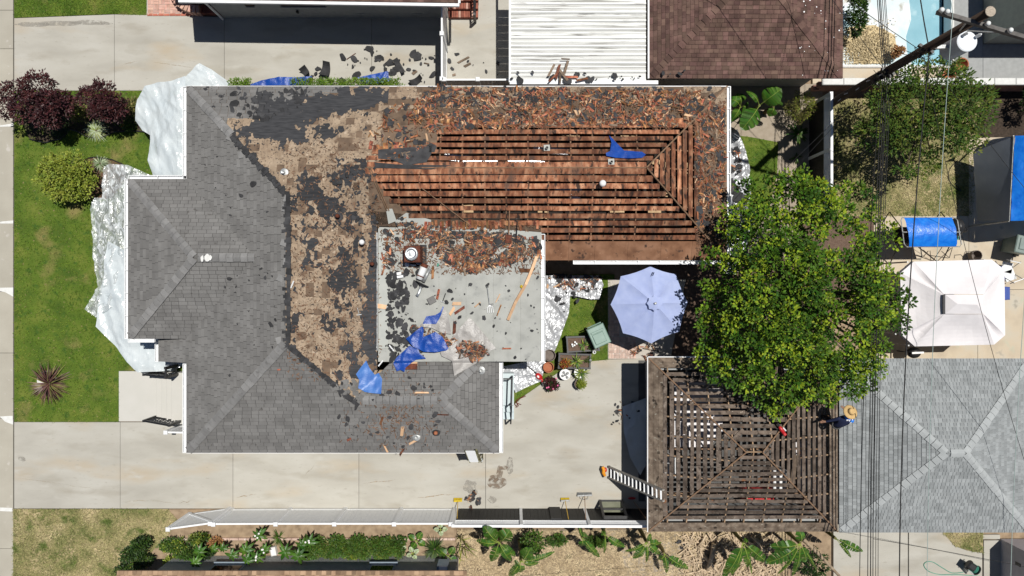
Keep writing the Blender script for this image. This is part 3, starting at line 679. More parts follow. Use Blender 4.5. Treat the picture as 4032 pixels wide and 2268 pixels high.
# torn felt: marching squares over a noise field guided by where the photograph shows felt
FB = []   # (px, py, rx, ry, weight)
for t in ((1010, 520, 150, 40, .9), (1130, 460, 110, 60, .9), (1270, 440, 130, 55, .9), (1040, 410, 70, 40, .5), (1440, 390, 110, 30, .9), (1380, 410, 90, 28, .8), (1520, 370, 40, 22, .7), (1200, 545, 70, 30, .6), (1320, 520, 60, 22, .5),
          (1510, 490, 60, 22, .6), (1230, 770, 45, 55, .8), (1280, 840, 50, 70, .8), (1350, 690, 70, 40, .6), (1420, 670, 60, 50, .6), (1330, 810, 70, 60, .5), (1245, 950, 40, 30, .5), (1215, 1030, 28, 45, .7), (1265, 1045, 22, 30, .7),
          (1355, 1040, 32, 80, .7), (1395, 1120, 34, 40, .6), (1320, 1130, 30, 60, .6), (1165, 1140, 30, 30, .7), (1410, 960, 24, 40, .5), (1462, 1200, 22, 150, 1.0), (1450, 1330, 40, 100, .9), (1472, 1020, 14, 140, .9), (1325, 1280, 40, 40, .6),
          (1165, 1270, 20, 60, .6), (1230, 1370, 30, 30, .6), (1390, 1420, 40, 60, .8), (1320, 1450, 30, 40, .5), (1410, 1480, 60, 30, .7), (1280, 1265, 30, 35, .5), (1480, 780, 30, 60, .5), (1700, 365, 60, 22, .5), (1790, 390, 70, 30, .6), (1640, 600, 60, 40, .4)):
    FB.append(t)
BARE = [(1350, 480, 60, 25, .8), (1560, 460, 120, 60, .7), (1480, 560, 120, 50, .6), (1180, 620, 110, 40, .6), (1250, 640, 70, 40, .5), (1580, 350, 60, 20, .6), (1230, 1180, 60, 120, .5), (1150, 920, 40, 100, .3), (1240, 1320, 80, 60, .4), (1300, 1400, 60, 50, .3)]
def project(x, y, z): s = CAMH / (CAMH - z) * 100; return 2016 + x * s, 1134 - y * s
def feltfield(x, y, z):
    px, py = project(x, y, z)
    f = .45 * N2(x * 1.5, y * 1.1, 2.2) + .46 * N2(x * 3.6, y * 2.6, 5) + .46 * N2(x * 8, y * 6, 8) + .40 * N2(x * 18, y * 18, 3) - .23
    for a, b, rx, ry, wt in FB:
        d = ((px - a) / rx) ** 2 + ((py - b) / ry) ** 2
        if d < 4: f += wt * .62 * math.exp(-d)
    for a, b, rx, ry, wt in BARE:
        d = ((px - a) / rx) ** 2 + ((py - b) / ry) ** 2
        if d < 4: f -= wt * .6 * math.exp(-d)
    return f
def felt_patches(pl, poly, h, field, g=.05):
    q = [pl.uv(p) for p in poly]
    u0 = min(p[0] for p in q); u1 = max(p[0] for p in q); v0 = min(p[1] for p in q); v1 = max(p[1] for p in q)
    nu = int((u1 - u0) / g) + 1; nv = int((v1 - v0) / g) + 1; F = {}
    def val(i, j):
        k = (i, j)
        if k not in F:
            u, v = u0 + i * g, v0 + j * g
            p = pl.P(u, v); F[k] = field(p.x, p.y, p.z) if inpoly(u, v, q) else -.3
        return F[k]
    par = {}
    def find(a):
        while par[a] != a: par[a] = par[par[a]]; a = par[a]
        return a
    cells = []
    for i in range(nu):
        for j in range(nv):
            cs = [(i, j), (i + 1, j), (i + 1, j + 1), (i, j + 1)]; vs_ = [val(*c) for c in cs]
            if max(vs_) <= 0: continue
            pg = []
            for k in range(4):
                a, b = cs[k], cs[(k + 1) % 4]; fa, fb = vs_[k], vs_[(k + 1) % 4]
                if fa > 0: pg.append((a[0], a[1]))
                if (fa > 0) != (fb > 0):
                    t = fa / (fa - fb); t = min(.97, max(.03, t)); pg.append((round(a[0] + (b[0] - a[0]) * t, 3), round(a[1] + (b[1] - a[1]) * t, 3)))
            if len(pg) < 3: continue
            for p in pg: par.setdefault(p, p)
            r0 = find(pg[0])
            for p in pg[1:]: par[find(p)] = r0
            cells.append(pg)
    comp = {}
    for pg in cells: comp.setdefault(find(pg[0]), []).append(pg)
    return [(len(c), pl, c, u0, v0, g, h) for c in comp.values()]
random.seed(3)
allp = felt_patches(PE, gE, .016, feltfield) + felt_patches(PN, [(-4.4, YN)] + gN[1:4] + [(-4.4, 4.105)], .017, feltfield) + felt_patches(NS, [(-6.675, 4.105), (-4.7, 4.105), (-4.75, 2.18)], .016, feltfield)
allp += felt_patches(PN, [(-3.2, YN), (-3.2, 6.4), (6.6, 6.5), (7.6, YN)], .017, lambda x, y, z: feltfield(x, y, z) + .05)
allp.sort(key=lambda a: -a[0])
rest = MB(); rnd = random.Random(8)
for k, (n, pl, cells, u0, v0, g, h) in enumerate(allp):
    mb = rest if (k >= 240 or n < 2) else MB(); idx = {}
    hh = h + rnd.random() * .004
    for pg in cells:
        f = []
        for p in pg:
            kk = (id(cells), p)
            if kk not in idx:
                b = len(mb.v); u, v = u0 + p[0] * g, v0 + p[1] * g
                mb.v.append(pl.P(u, v, hh + .012 * max(0, N2(u * 3, v * 3, 1)))); idx[kk] = b
            f.append(idx[kk])
        mb.f.append(f); mb.mi.append(0)
    if mb is not rest: mb.build('felt_patch', MT['felt'], roof, recalc=False)
rest.build('felt_crumbs', MT['felt'], roof, kind='stuff', recalc=False)
# ridge and hip caps
def z3(pl, p): return Vector((p[0], p[1], pl.z(*p)))
W_N = z3(PW, (XR, 3.17)); W_S = z3(PW, (XR, -1.85))
caps([(z3(PW, (XW, YN)), z3(PW, (-9.75, 5.31))), (z3(PW, (XW, YS)), W_S), (z3(FW, (-13.75, 3.9)), z3(FW, (-10.895, 1.045))), (z3(FW, (-13.75, -1.81)), z3(FW, (-10.895, 1.045))), (z3(PS, (-.46, YS)), z3(PS, (-2.46, -3.9))), (z3(SN, (-1.2, -2.64)), z3(SN, (-2.46, -3.9)))], MT['cap'], 'hip_cap', roof, .15, .235, .26, h=.05)
caps([(z3(FS, (-10.895, 1.045)), z3(FS, (-8.805, 1.045))), (z3(PS, (-2.46, -3.9)), z3(PS, (-5.2, -3.9)))], MT['cap'], 'hip_cap', roof, .15, .235, .34, h=.05)
# loose, torn caps on the west ridge
rnd = random.Random(4); capm = None
tear = MB()
for (a, b, wd) in ((W_N + Vector((.10, 0, 0)), W_S + Vector((.10, 0, 0)), .16), (W_N, z3(PW, (-9.75, 5.31)), .20), (W_S, z3(PS, (-5.35, -4.10)), .18)):
    for i in range(24):
        p, q = a.lerp(b, i / 24), a.lerp(b, (i + .97) / 24); tear.beam(p + Vector((rnd.uniform(-.02, .02), 0, .035)), q + Vector((rnd.uniform(-.02, .02), 0, .03)), wd * rnd.uniform(.7, 1.2), .015)
for i in range(60):
    t = i / 60.0; y = 3.2 - 5.1 * t
    if rnd.random() < .75: tear.box((XR + rnd.uniform(-.02, .10), y, 4.245 + rnd.random() * .01), (rnd.uniform(.10, .24), .10, .012), rnd.uniform(-.1, .1))
for (a, b) in ((W_N, z3(PW, (-9.75, 5.31))), (W_S, z3(PS, (-5.4, -4.05)))):
    for i in range(34):
        p = a.lerp(b, i / 34) + Vector((rnd.uniform(-.1, .1), rnd.uniform(-.08, .08), .025)); tear.box(p, (rnd.uniform(.08, .2), rnd.uniform(.06, .14), .012), rnd.random() * 3)
tear.build('torn_ridge_strip', MT['felt_plain'], roof, kind='stuff')
for px, py in ((1122, 820), (1130, 785), (1128, 1030), (1118, 955), (1105, 1095), (885, 505), (905, 540), (860, 470), (950, 610), (1100, 1340)):
    p = Rp(px, py, .035); MB().box(p, (.20, .23, .014), rnd.uniform(-.5, .5)).build('hip_cap', MT['cap'], roof)
p = Rp(832, 1016, .07); q = Rp(803, 1017, .07)
mb = MB()
for a, b, r1, r2 in ((820, 1016, .10, .14), (800, 1018, .07, .12), (833, 1014, .05, .1)):
    p = Rp(a, b, .085); n = 9; mb.add([p + Vector((r1 * math.cos(k * .698) * rnd.uniform(.6, 1.1), r2 * math.sin(k * .698) * rnd.uniform(.6, 1.1), 0)) for k in range(n)], [tuple(range(n))])
mb.build('paint_patch', MT['white_patch'], roof)
# eave trim: gutters and fascia boards
def gutter(pts, name='gutter', wd=.13, mat='gutter', hang=True, z=ZE):
    for a, b in zip(pts, pts[1:]):
        a = Vector((*a, z - .05)); b = Vector((*b, z - .05)); d = (b - a).normalized(); s = Vector((d.y, -d.x, 0))
        mb = MB(); mb.beam(a + s * .01, b + s * .01, .012, .11); mb.beam(a + s * wd, b + s * wd, .022, .12); mb.beam(a + s * wd / 2 - Vector((0, 0, .05)), b + s * wd / 2 - Vector((0, 0, .05)), wd, .012)
        if hang:
            n = max(1, int((b - a).length / .75))
            for i in range(n + 1):
                p = a.lerp(b, i / n); mb.beam(p + Vector((0, 0, .05)), p + s * wd + Vector((0, 0, .05)), .022, .016)
        mb.build(name, MT[mat], house)
gutter([(XW, YN), (XW, 3.9), (-13.75, 3.9), (-13.75, -1.81), (-12.82, -1.81)][::1])
gutter([(-12.9, -1.86), (-12.9, -2.68)], z=2.1)
gutter([(XW, -2.72), (XW, YS)]); gutter([(-.46, YS), (-.46, -2.66)]); gutter([(7.7, .99), (7.7, YN)]); gutter([(2.2, .99), (7.65, .99)]); gutter([(1.03, -2.6), (1.03, 1.9)], z=2.97)
mb = MB(); mb.beam((XW, YN + .01, ZE - .06), (7.7, YN + .01, ZE - .06), .03, .13); mb.beam((XW, YS - .01, ZE - .06), (-.46, YS - .01, ZE - .06), .03, .13); mb.build('fascia', MT['white'], house)
# flat roof of rolled sheets
fr = MB().slab3([(-4.72, -2.60, flatz(-4.72, 0) - .01), (1.03, -2.60, flatz(1.03, 0) - .01), (1.03, 2.02, flatz(1.03, 0) - .01), (-4.72, 2.15, flatz(-4.72, 0) - .01)], .07).build('flat_roof', MT['roll_roof'], house)
xs_ = [-4.18, -3.52, -2.58, -1.62, -.66, .30, 1.03]
for a, b in zip(xs_, xs_[1:]):
    MB().slab3([(a + .004, -2.60, flatz(a, 0) + .004), (b - .004, -2.60, flatz(b, 0) + .004), (b - .004, 1.72, flatz(b, 0) + .004), (a + .004, 1.72, flatz(a, 0) + .004)], .008).build('roofing_sheet', MT['roll_roof'], fr)
MB().slab3([(-4.70, -2.12, flatz(-4.7, 0) + .016), (-4.36, -2.12, flatz(-4.4, 0) + .016), (-4.36, 1.9, flatz(-4.4, 0) + .016), (-4.70, 1.9, flatz(-4.7, 0) + .016)], .008).build('roofing_sheet', MT['roll_new'], fr)
for poly in ([(1520, 823), (1545, 822), (1562, 870), (1530, 882)], [(1556, 870), (1600, 838), (1698, 866), (1696, 890), (1570, 902)], [(1700, 888), (1808, 893), (1806, 918), (1702, 912)], [(1812, 894), (1915, 897), (1913, 905), (1812, 915)], [(1919, 902), (2050, 908), (2050, 926), (1920, 920)], [(2000, 905), (2132, 915), (2132, 945), (2005, 940)]):
    pts = [Rp(a, b) for a, b in poly]; zt = max(p.z for p in pts) + .03
    MB().slab3([(p.x, p.y, max(p.z, flatz(p.x, p.y)) + .03) for p in pts], .01).build('roofing_sheet', MT['roll_new'], fr)
mb = MB(); mb.beam((-4.745, -2.2, 3.09), (-4.745, 1.95, 3.09), .045, .02); mb.build('flashing', MT['metal_dull'], fr)
# laths and rafters of the stripped north wing
lathp = thing('x', None, None); bpy.data.objects.remove(lathp); del lathp
LP = .265
def lath(a, b, wd=.15, mat='lath', parent=roof, h=.02, jit=0.0, nm='lath'):
    mb = MB(); d = b - a
    n = max(2, int(d.length / .9)); nrm = Vector((0, 0, 1)); pts = [a.lerp(b, i / n) for i in range(n + 1)]
    sd = d.normalized()
    return a, b
def strip(pl, u0, u1, v, wd, th, rnd, bow=0.0):
    "a board lying along the slope, slightly bowed"
    mb = MB(); n = max(2, int(abs(u1 - u0) / .8)); V = []
    ph = rnd.random() * 6; k1 = rnd.uniform(-.012, .012)
    for i in range(n + 1):
        t = i / n; u = u0 + (u1 - u0) * t; dv = bow * math.sin(t * 3.14 + .3) + .006 * math.sin(ph + 5 * t) + k1 * t; dh = .004 * math.sin(ph + 8 * t)
        for s, hh in ((-.5, 0), (.5, 0), (.5, th), (-.5, th)): V.append(pl.P(u, v + dv + s * wd + .004 * rnd.uniform(-1, 1), hh + dh + .012))
    F = [(0, 1, 2, 3), (4 * n + 3, 4 * n + 2, 4 * n + 1, 4 * n)]
    for i in range(n):
        for j in range(4): F.append((4 * i + j, 4 * i + 4 + j, 4 * i + 4 + (j + 1) % 4, 4 * i + (j + 1) % 4))
    return mb.add(V, F)
def uspan(pl, poly, v):
    q = [pl.uv(p) for p in poly]; xs = []
    for i in range(len(q)):
        a, b = q[i], q[(i + 1) % len(q)]
        if (a[1] > v) != (b[1] > v): xs.append(a[0] + (b[0] - a[0]) * (v - a[1]) / (b[1] - a[1]))
    return (min(xs), max(xs)) if len(xs) >= 2 else None
rnd = random.Random(31)
LS = [(-4.95, 4.07), (4.56, 4.07), (7.6, 1.03), (1.05, 1.03), (1.03, 2.2), (-3.25, 2.36), (-4.2, 3.0)]
vr = (4.105 - .99) / NS.c
v = vr - .10; k = 0
while v > .80:
    sp = uspan(NS, LS, v)
    if sp and sp[1] - sp[0] > .3:
        wd = (.225 if k < 2 else .170) + rnd.uniform(-.016, .016); a, b = sp[0] + rnd.uniform(-.12, .1), sp[1] - .03
        bow = -.05 * max(0, (k - 3) / 8) if k > 3 else 0
        joint = a + (b - a) * rnd.uniform(.3, .7)
        for s, e in ((a, joint - .005), (joint + .005, b)): strip(NS, s, e, v, wd, .02, rnd, 0).build('lath', MT['lath'], roof)
    v -= LP; k += 1
LN = [(4.56, 4.14), (-4.95, 4.14), (-4.95, 4.75), (-2.65, 5.0), (-2.65, 5.85), (6.3, 5.85)]
v = vr - .10; k = 0
while v > 1.35 / PN.c:
    sp = uspan(PN, LN, v)
    if sp:
        a, b = sp[0] + .03, sp[1] - rnd.uniform(-.1, .2); joint = a + (b - a) * rnd.uniform(.3, .7)
        for s, e in ((a, joint - .005), (joint + .005, b)): strip(PN, s, e, v, (.215 if k < 1 else .170) + rnd.uniform(-.016, .016), .02, rnd).build('lath', MT['lath'], roof)
    v -= LP; k += 1
LE = [(4.62, 4.105), (6.6, 6.1), (6.6, 2.1)]
v = (7.70 - 4.72) / NE.c; k = 0
while v > .95:
    sp = uspan(NE, [(4.60, 4.105), (7.7, 7.18), (7.7, 1.03)], v)
    if sp: strip(NE, sp[0] + .02, sp[1] - .02, v, .165 + rnd.uniform(-.015, .015), .02, rnd).build('lath', MT['lath'], roof)
    v -= .235; k += 1
for i in range(13):        # rafters under the laths
    x = -4.7 + i * .75
    x += rnd.uniform(-.04, .04)
    yt = min(4.08, .99 + (7.7 - x)) if x > 4.5 else 4.08
    if x < 7.0:
        MB().beam((x, .99, ZE - .10), (x, yt, ZE - .10 + .4 * (yt - .99)), .042, .14).build('rafter', MT['rafter'], roof)
        MB().beam((x, YN, ZE - .10), (x, 8.21 - yt, ZE - .10 + .4 * (yt - .99)), .042, .14).build('rafter', MT['rafter'], roof)
for i in range(9):
    y = 1.5 + i * .66; xt = 7.7 - min(y - .99, 7.22 - y); MB().beam((7.7, y, ZE - .10), (xt, y, ZE - .10 + .4 * (7.7 - xt)), .042, .14).build('rafter', MT['rafter'], roof)
for a, b in (((-4.95, 4.105), (4.585, 4.105)),): MB().beam((a[0], a[1], 3.80), (b[0], b[1], 3.80), .04, .16).build('ridge_board', MT['rafter'], roof)
for a, b in (((7.7, .99), (4.585, 4.105)), ((7.7, YN), (4.585, 4.105))): MB().beam((a[0], a[1], ZE + .0), (b[0], b[1], 3.87), .045, .12).build('hip_rafter', MT['rafter'], roof)
p, q = Rp(1660, 740), Rp(1855, 890); MB().beam((p.x, p.y, p.z + .05), (q.x, q.y, q.z + .06), .03, .03).build('stray_batten', MT['rafter'], roof)
p, q = Rp(1449, 655), Rp(1525, 830)
for dx in (0, .07): MB().beam((p.x + dx, p.y, p.z + .05), (q.x + dx, q.y, q.z + .05), .035, .05).build('valley_board', MT['rafter'], roof)
# south eave of the north wing: bare brown boards
xs_ = [1.15, 2.02, 2.95, 4.12, 5.3, 6.4, 7.55]
for a, b in zip(xs_, xs_[1:]):
    b2 = min(b, 7.7 - .7)
    MB().add([NS.P(*NS.uv((a + .003, 1.0)), .02), NS.P(*NS.uv((b - .003, 1.0)), .02), NS.P(*NS.uv((min(b - .003, 7.69 - .66), 1.66)), .02), NS.P(*NS.uv((a + .003, 1.66)), .02)] + [NS.P(*NS.uv(q), -.01) for q in ((a + .003, 1.0), (b - .003, 1.0), (min(b - .003, 7.03), 1.66), (a + .003, 1.66))],
             [(0, 1, 2, 3), (4, 5, 1, 0), (5, 6, 2, 1), (6, 7, 3, 2), (7, 4, 0, 3)]).build('eave_plank', MT['plank'], roof)
# ends of the old shakes that still hang on at the edges of the stripped field
def edge_shakes(pl, x0, x1, yf, up, n, seed):
    r = random.Random(seed)
    for i in range(n):
        x = x0 + (x1 - x0) * (i + r.uniform(-.3, .3)) / n; y = yf + r.uniform(-.05, .06); a = Vector((x, y, 0)); ln = r.uniform(.14, .34); d = Vector((r.uniform(-.12, .12), up, 0)).normalized() * ln
        b = a + d; MB().beam((a.x, a.y, pl.z(a.x, a.y) + .045), (b.x, b.y, pl.z(b.x, b.y) + .05), r.uniform(.06, .14), .012).build('edge_shake', MT['shard'], roof)
edge_shakes(PN, -2.9, 6.1, 5.70, 1, 84, 3); edge_shakes(PN, -4.9, -2.9, 4.75, 1, 16, 5); edge_shakes(NS, -3.0, 1.0, 2.36, -1, 34, 7)
# felt still lying over the upper laths
for poly in ([(1490, 590), (1700, 575), (1700, 605), (1680, 640), (1600, 652), (1545, 630), (1490, 625)], [(1475, 640), (1560, 648), (1780, 652), (1700, 668), (1480, 662)], [(1690, 560), (1720, 575), (1712, 600), (1690, 600)]):
    pts = [Rp(a, b) for a, b in poly]; MB().slab3([(p.x, p.y, p.z + .055) for p in pts], .006).build('felt_patch', MT['felt_plain'], roof)
# vents and the chimney
def pipe(px, py, r, h, mat, nm, cap=True, root=house, mouth=True):
    p = Rp(px, py); mb = MB(); mb.lathe((p.x, p.y, p.z - .05), [(r, 0), (r, h), (r * .8, h), (r * .8, h - .1)], 14); o = mb.build(nm, MT[mat], root, smooth=False)
    return p, o
def hat(p, r, h, mat, o, nm='rain_cap'):
    MB().lathe((p.x, p.y, p.z + h), [(r * .3, -.05), (r * 1.35, -.04), (r * 1.35, .0), (r * .9, .06), (.001, .08)], 16).build(nm, MT[mat], o, smooth=True)
p, o = pipe(1432, 956, .07, .36, 'metal', 'vent_pipe'); hat(p, .07, .36, 'white', o)
p, o = pipe(2368, 728, .08, .40, 'metal', 'vent_pipe'); hat(p, .085, .40, 'white', o)
for a, b, m in ((1335, 853, 'rust'), (1470, 1040, 'rust'), (1120, 680, 'metal'), (1718, 1700, 'rust'), (1640, 1720, 'metal_dull'), (1895, 1458, 'metal_dull')):
    p, o = pipe(a, b, .055, .26, m, 'vent_pipe'); MB().lathe((p.x, p.y, p.z + .02), [(.15, 0), (.14, .012), (.06, .03)], 14).build('vent_flashing', MT['metal_dull' if m != 'rust' else 'felt_plain'], o)
    if m == 'rust': hat(p, .055, .26, 'rust' if a != 1718 else 'terracotta', o)
for a, b in ((2153, 585), (2406, 640)):
    p = Rp(a, b); MB().box((p.x, p.y, p.z + .06), (.21, .24, .01), .05).build('vent_plate', MT['roll_new'], house); MB().lathe((p.x, p.y, p.z), [(.05, 0), (.05, .2), (.035, .2), (.035, .05)], 12).build('vent_pipe', MT['black_plastic'], house)
ch = Rp(1634, 1010); cx, cy = W(1622, 1000, 3.75).x, W(1622, 1000, 3.75).y
mb = MB(); mb.bev((cx, cy, 3.36), (.56, .56, .80), 0, .03); chim = mb.build('chimney', MT['rust'], house)
mb = MB(); mb.lathe((cx, cy, 3.74), [(.20, 0), (.20, .10), (.23, .11), (.23, .15), (.205, .19), (.17, .20), (.165, .17), (.10, .18), (.001, .19)], 24); mb.build('flue_cap', MT['metal'], chim, smooth=True)
mb = MB(); mb.box((cx + .03, cy, 3.0), (.78, .72, .03)); mb.build('chimney_flashing', MT['felt_plain'], chim)
# front door side: steps and porch, rear steps
st = thing('front_steps', 'pale concrete entrance steps up to the front porch', 'steps', W(680, 1560))
for i, (a, b) in enumerate(((622, 649), (649, 675), (675, 700), (700, 790))):
    p, q = W(a, 1660), W(b, 1461); h = .14 * (i + 1); MB().bev(((p.x + q.x) / 2, (p.y + q.y) / 2, h / 2), (abs(q.x - p.x) - .004, abs(q.y - p.y), h), 0, .008).build('step', MT['walk_light'], st)
def railing(name, label, a, b, za, zb, hh, nb, rails=True, parent=None):
    r = parent or thing(name, label, 'railing', (a.x, a.y, 0))
    A0, B0 = Vector((a.x, a.y, za)), Vector((b.x, b.y, zb)); A1, B1 = A0 + Vector((0, 0, hh)), B0 + Vector((0, 0, hh))
    MB().beam(A1, B1, .07, .05).build('handrail', MT['iron'], r)
    MB().beam(A0 + Vector((0, 0, .12)), B0 + Vector((0, 0, .12)), .05, .04).build('bottom_rail', MT['iron'], r)
    for k, (s, e) in enumerate(((A0, A1), (B0, B1))): MB().beam(s, e + Vector((0, 0, .06)), .085, .085).build('post', MT['iron'], r)
    for i in range(1, nb):
        t = i / nb; MB().beam(A0.lerp(B0, t) + Vector((0, 0, .12)), A1.lerp(B1, t), .028, .028).build('baluster', MT['iron'], r)
    return r
railing('stair_railing', 'black iron stair railing beside the plastic sheet at the front steps', W(615, 1464), W(725, 1466), .0, .45, .95, 9)
railing('stair_railing', 'black iron stair railing beside the driveway at the front steps', W(615, 1640), W(735, 1648), .0, .50, .95, 10)
railing('porch_railing', 'short black porch railing running up to the low eave', W(724, 1432), W(724, 1468), .56, .56, .95, 6)
rs = thing('rear_steps', 'pale blue tiled rear landing with two steps', 'steps', W(1990, 1560))
for (a, b, c, d, h) in ((1900, 1470, 2024, 1597, .50), (1900, 1597, 2024, 1623, .33), (1900, 1623, 2024, 1652, .17)):
    p, q = W(a, b, h), W(c, d, h); MB().bev(((p.x + q.x) / 2, (p.y + q.y) / 2, h / 2), (abs(q.x - p.x) - .004, abs(q.y - p.y) - .004, h), 0, .01).build('step', MT['stair_tile'], rs)
rr = thing('landing_railing', 'black metal railing round the pale blue rear landing', 'railing', W(2015, 1560))
P0 = [W(1960, 1492, 1.4), W(2017, 1492, 1.4), W(2014, 1600, 1.4), W(2011, 1668, .95)]
for a, b in zip(P0, P0[1:]): MB().beam(a, b, .05, .05).build('handrail', MT['iron'], rr)
for a, z in ((P0[1], .5), (P0[2], .5), (P0[3], .0)): MB().beam((a.x, a.y, z), a, .05, .05).build('post', MT['iron'], rr)
a, b = W(1995, 1497, .62), W(1990, 1655, .15)
MB().beam((P0[1].x, P0[1].y, .62), (P0[2].x, P0[2].y, .62), .04, .04).build('bottom_rail', MT['iron'], rr); MB().beam((P0[2].x, P0[2].y, .62), (P0[3].x, P0[3].y, .1), .04, .04).build('bottom_rail', MT['iron'], rr)
# ================================================================== STRIPPED GARAGE
GX0, GX1, GY0, GY1, GZ = 4.88, 11.70, -8.75, -2.49, 2.5
gar = thing('garage', 'garage roof stripped to weathered dark wooden slats', 'garage', ((GX0 + GX1) / 2, (GY0 + GY1) / 2, 0))
gd = (GY1 - GY0) / 2; gym = (GY0 + GY1) / 2
mb = MB()
for a, b in (((5.3, -8.35), (11.3, -8.35)), ((11.3, -8.35), (11.3, -2.9)), ((11.3, -2.9), (5.3, -2.9))): mb.beam((*a, 1.2), (*b, 1.2), .12, 2.4)
for a, b in (((5.3, -2.9), (5.3, -3.6)), ((5.3, -7.7), (5.3, -8.35))): mb.beam((*a, 1.2), (*b, 1.2), .12, 2.4)
mb.beam((5.3, -3.6, 1.2), (5.3, -7.7, 1.2), .09, 2.4)  # infill added across the door opening to keep sun off the concrete outside
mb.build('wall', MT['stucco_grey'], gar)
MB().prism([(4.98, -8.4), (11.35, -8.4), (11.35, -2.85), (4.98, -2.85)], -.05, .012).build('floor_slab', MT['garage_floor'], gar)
groof = MB().beam((GX0 + gd, gym, GZ + .4 * gd - .06), (GX1 - gd, gym, GZ + .4 * gd - .06), .04, .12).build('ridge_board', MT['rafter_new'], gar)
gp = {'S': Plane((GX0, GY0), (GX1, GY0), GZ, T), 'N': Plane((GX1, GY1), (GX0, GY1), GZ, T), 'W': Plane((GX0, GY1), (GX0, GY0), GZ, T), 'E': Plane((GX1, GY0), (GX1, GY1), GZ, T)}
gq = {'S': [(GX0, GY0), (GX1, GY0), (GX1 - gd, gym), (GX0 + gd, gym)], 'N': [(GX1, GY1), (GX0, GY1), (GX0 + gd, gym), (GX1 - gd, gym)], 'W': [(GX0, GY1), (GX0, GY0), (GX0 + gd, gym)], 'E': [(GX1, GY0), (GX1, GY1), (GX1 - gd, gym)]}
rnd = random.Random(17)
for k in 'SNWE':
    pl, g = gp[k], gq[k]; L_ = gd / pl.c; v = .46 + .17; row = 0
    while v < L_ - .12:
        sp = uspan(pl, g, v)
        if sp and not (k == 'N' and row == 99):
            wd = .145 + rnd.uniform(-.015, .012)
            a, b = sp[0] + .03, sp[1] - .03; j_ = a + (b - a) * rnd.uniform(.25, .75)
            for s, e in (((a, j_ - .01), (j_ + .01, b)) if b - a > 2.2 else ((a, b),)):
                if rnd.random() > .05 or e - s > 3: strip(pl, s, e, v + rnd.uniform(-.014, .014), wd * rnd.uniform(.85, 1.06), .02, rnd).build('slat', MT['lath_old'], gar)
        v += .232; row += 1
    # solid eave boards; the third one on the west is added to block sunlight
    for v0, wd in ((.0, .20), (.205, .19)) + (((.40, .15),) if k == 'W' else ()):
        a = uspan(pl, g, v0 + .002); b = uspan(pl, g, v0 + wd)
        if a and b:
            Q = [pl.P(a[0], v0, .02), pl.P(a[1], v0, .02), pl.P(b[1], v0 + wd, .02), pl.P(b[0], v0 + wd, .02)]
            MB().slab3(Q, .03).build('eave_board', MT['eave_old'], gar)
    n = 9 if k in 'SN' else 8
    q = [pl.uv(p) for p in g]; umax = max(p[0] for p in q)
    for i in range(1, n + 1):
        u = umax * i / (n + 1); vt = min(u, umax - u, gd) / pl.c if k in 'WE' else min(u, umax - u, gd) / pl.c
        if vt > .3: MB().beam(pl.P(u, 0, -.07), pl.P(u, vt - .02, -.07), .042, .13, up=pl.n).build('rafter', MT['rafter_new'], gar)
for a in ((GX0, GY0), (GX0, GY1)): MB().beam((*a, GZ), (GX0 + gd, gym, GZ + .4 * gd + .02), .045, .10).build('hip_rafter', MT['rafter'], gar)
for a in ((GX1, GY0), (GX1, GY1)): MB().beam((*a, GZ), (GX1 - gd, gym, GZ + .4 * gd + .02), .045, .10).build('hip_rafter', MT['rafter'], gar)
MB().beam((GX0 - .01, GY1 + .01, GZ), (GX0 - .01, GY0 - .01, GZ), .03, .12).build('fascia', MT['white'], gar)
MB().beam((GX0, GY1 + .015, GZ), (GX1, GY1 + .015, GZ), .03, .12).build('fascia', MT['white'], gar)
for i in range(3):
    MB().beam((GX0 + .3, -4.2 - i * 1.6, 2.42), (GX1 - .4, -4.2 - i * 1.6, 2.42), .045, .14).build('ceiling_joist', MT['rafter'], gar)
def gz(x, y): return min(p.z(x, y) for p in gp.values())
def Gp(px, py, dz=0.0):
    z = 3
    for _ in range(6): p = W(px, py, z); z = gz(p.x, p.y)
    p = W(px, py, z); return Vector((p.x, p.y, z + dz))
a, b = Gp(3132, 1790, .06), Gp(3112, 1920, .06); o = MB().beam(a, b, .16, .05).build('loose_plank', MT['shard_old'], None); tag(o, 'loose grey-brown plank lying across the garage slats', 'plank')
a, b = Gp(2925, 1690, .06), Gp(2875, 1740, .06); o = MB().beam(a, b, .14, .03).build('loose_board', MT['lath_old'], None); tag(o, 'loose dark board lying slanted near the top of the garage roof', 'board')
# things inside the garage
o = sheet('dust_sheet', [(2655, 1500), (2845, 1500), (2845, 1700), (2790, 1760), (2655, 1760)], MT['canopy'], z0=1.0, amp=.05, res=.12); tag(o, 'white dust sheet seen through the garage slats', 'sheet')
mb = MB()
for i in range(3): mb.box((6.1 + .0, -4.4 - i * 1.1, .45), (.75, .95, .9))
st_ = thing('storage_crates', None, None); bpy.data.objects.remove(st_)
tb = thing('work_table', 'long work table under the white dust sheet in the garage', 'table', (7.0, -4.4, 0))
p, q = W(2660, 1505, 1.0), W(2840, 1715, 1.0)
MB().box(((p.x + q.x) / 2, (p.y + q.y) / 2, .97), (abs(q.x - p.x) - .05, abs(q.y - p.y) - .05, .05)).build('table_top', MT['plank'], tb)
for sx in (p.x + .1, q.x - .1):
    for sy in (p.y - .1, q.y + .1): MB().box((sx, sy, .48), (.06, .06, .95)).build('leg', MT['plank'], tb)
o = sheet('dust_sheet', [(3130, 1740), (3230, 1720), (3240, 2010), (3180, 2020), (3140, 1900)], MT['canopy'], z0=.8, amp=.10, res=.12, seed=5); tag(o, 'white sheet glimpsed through the eastern garage slats', 'sheet')
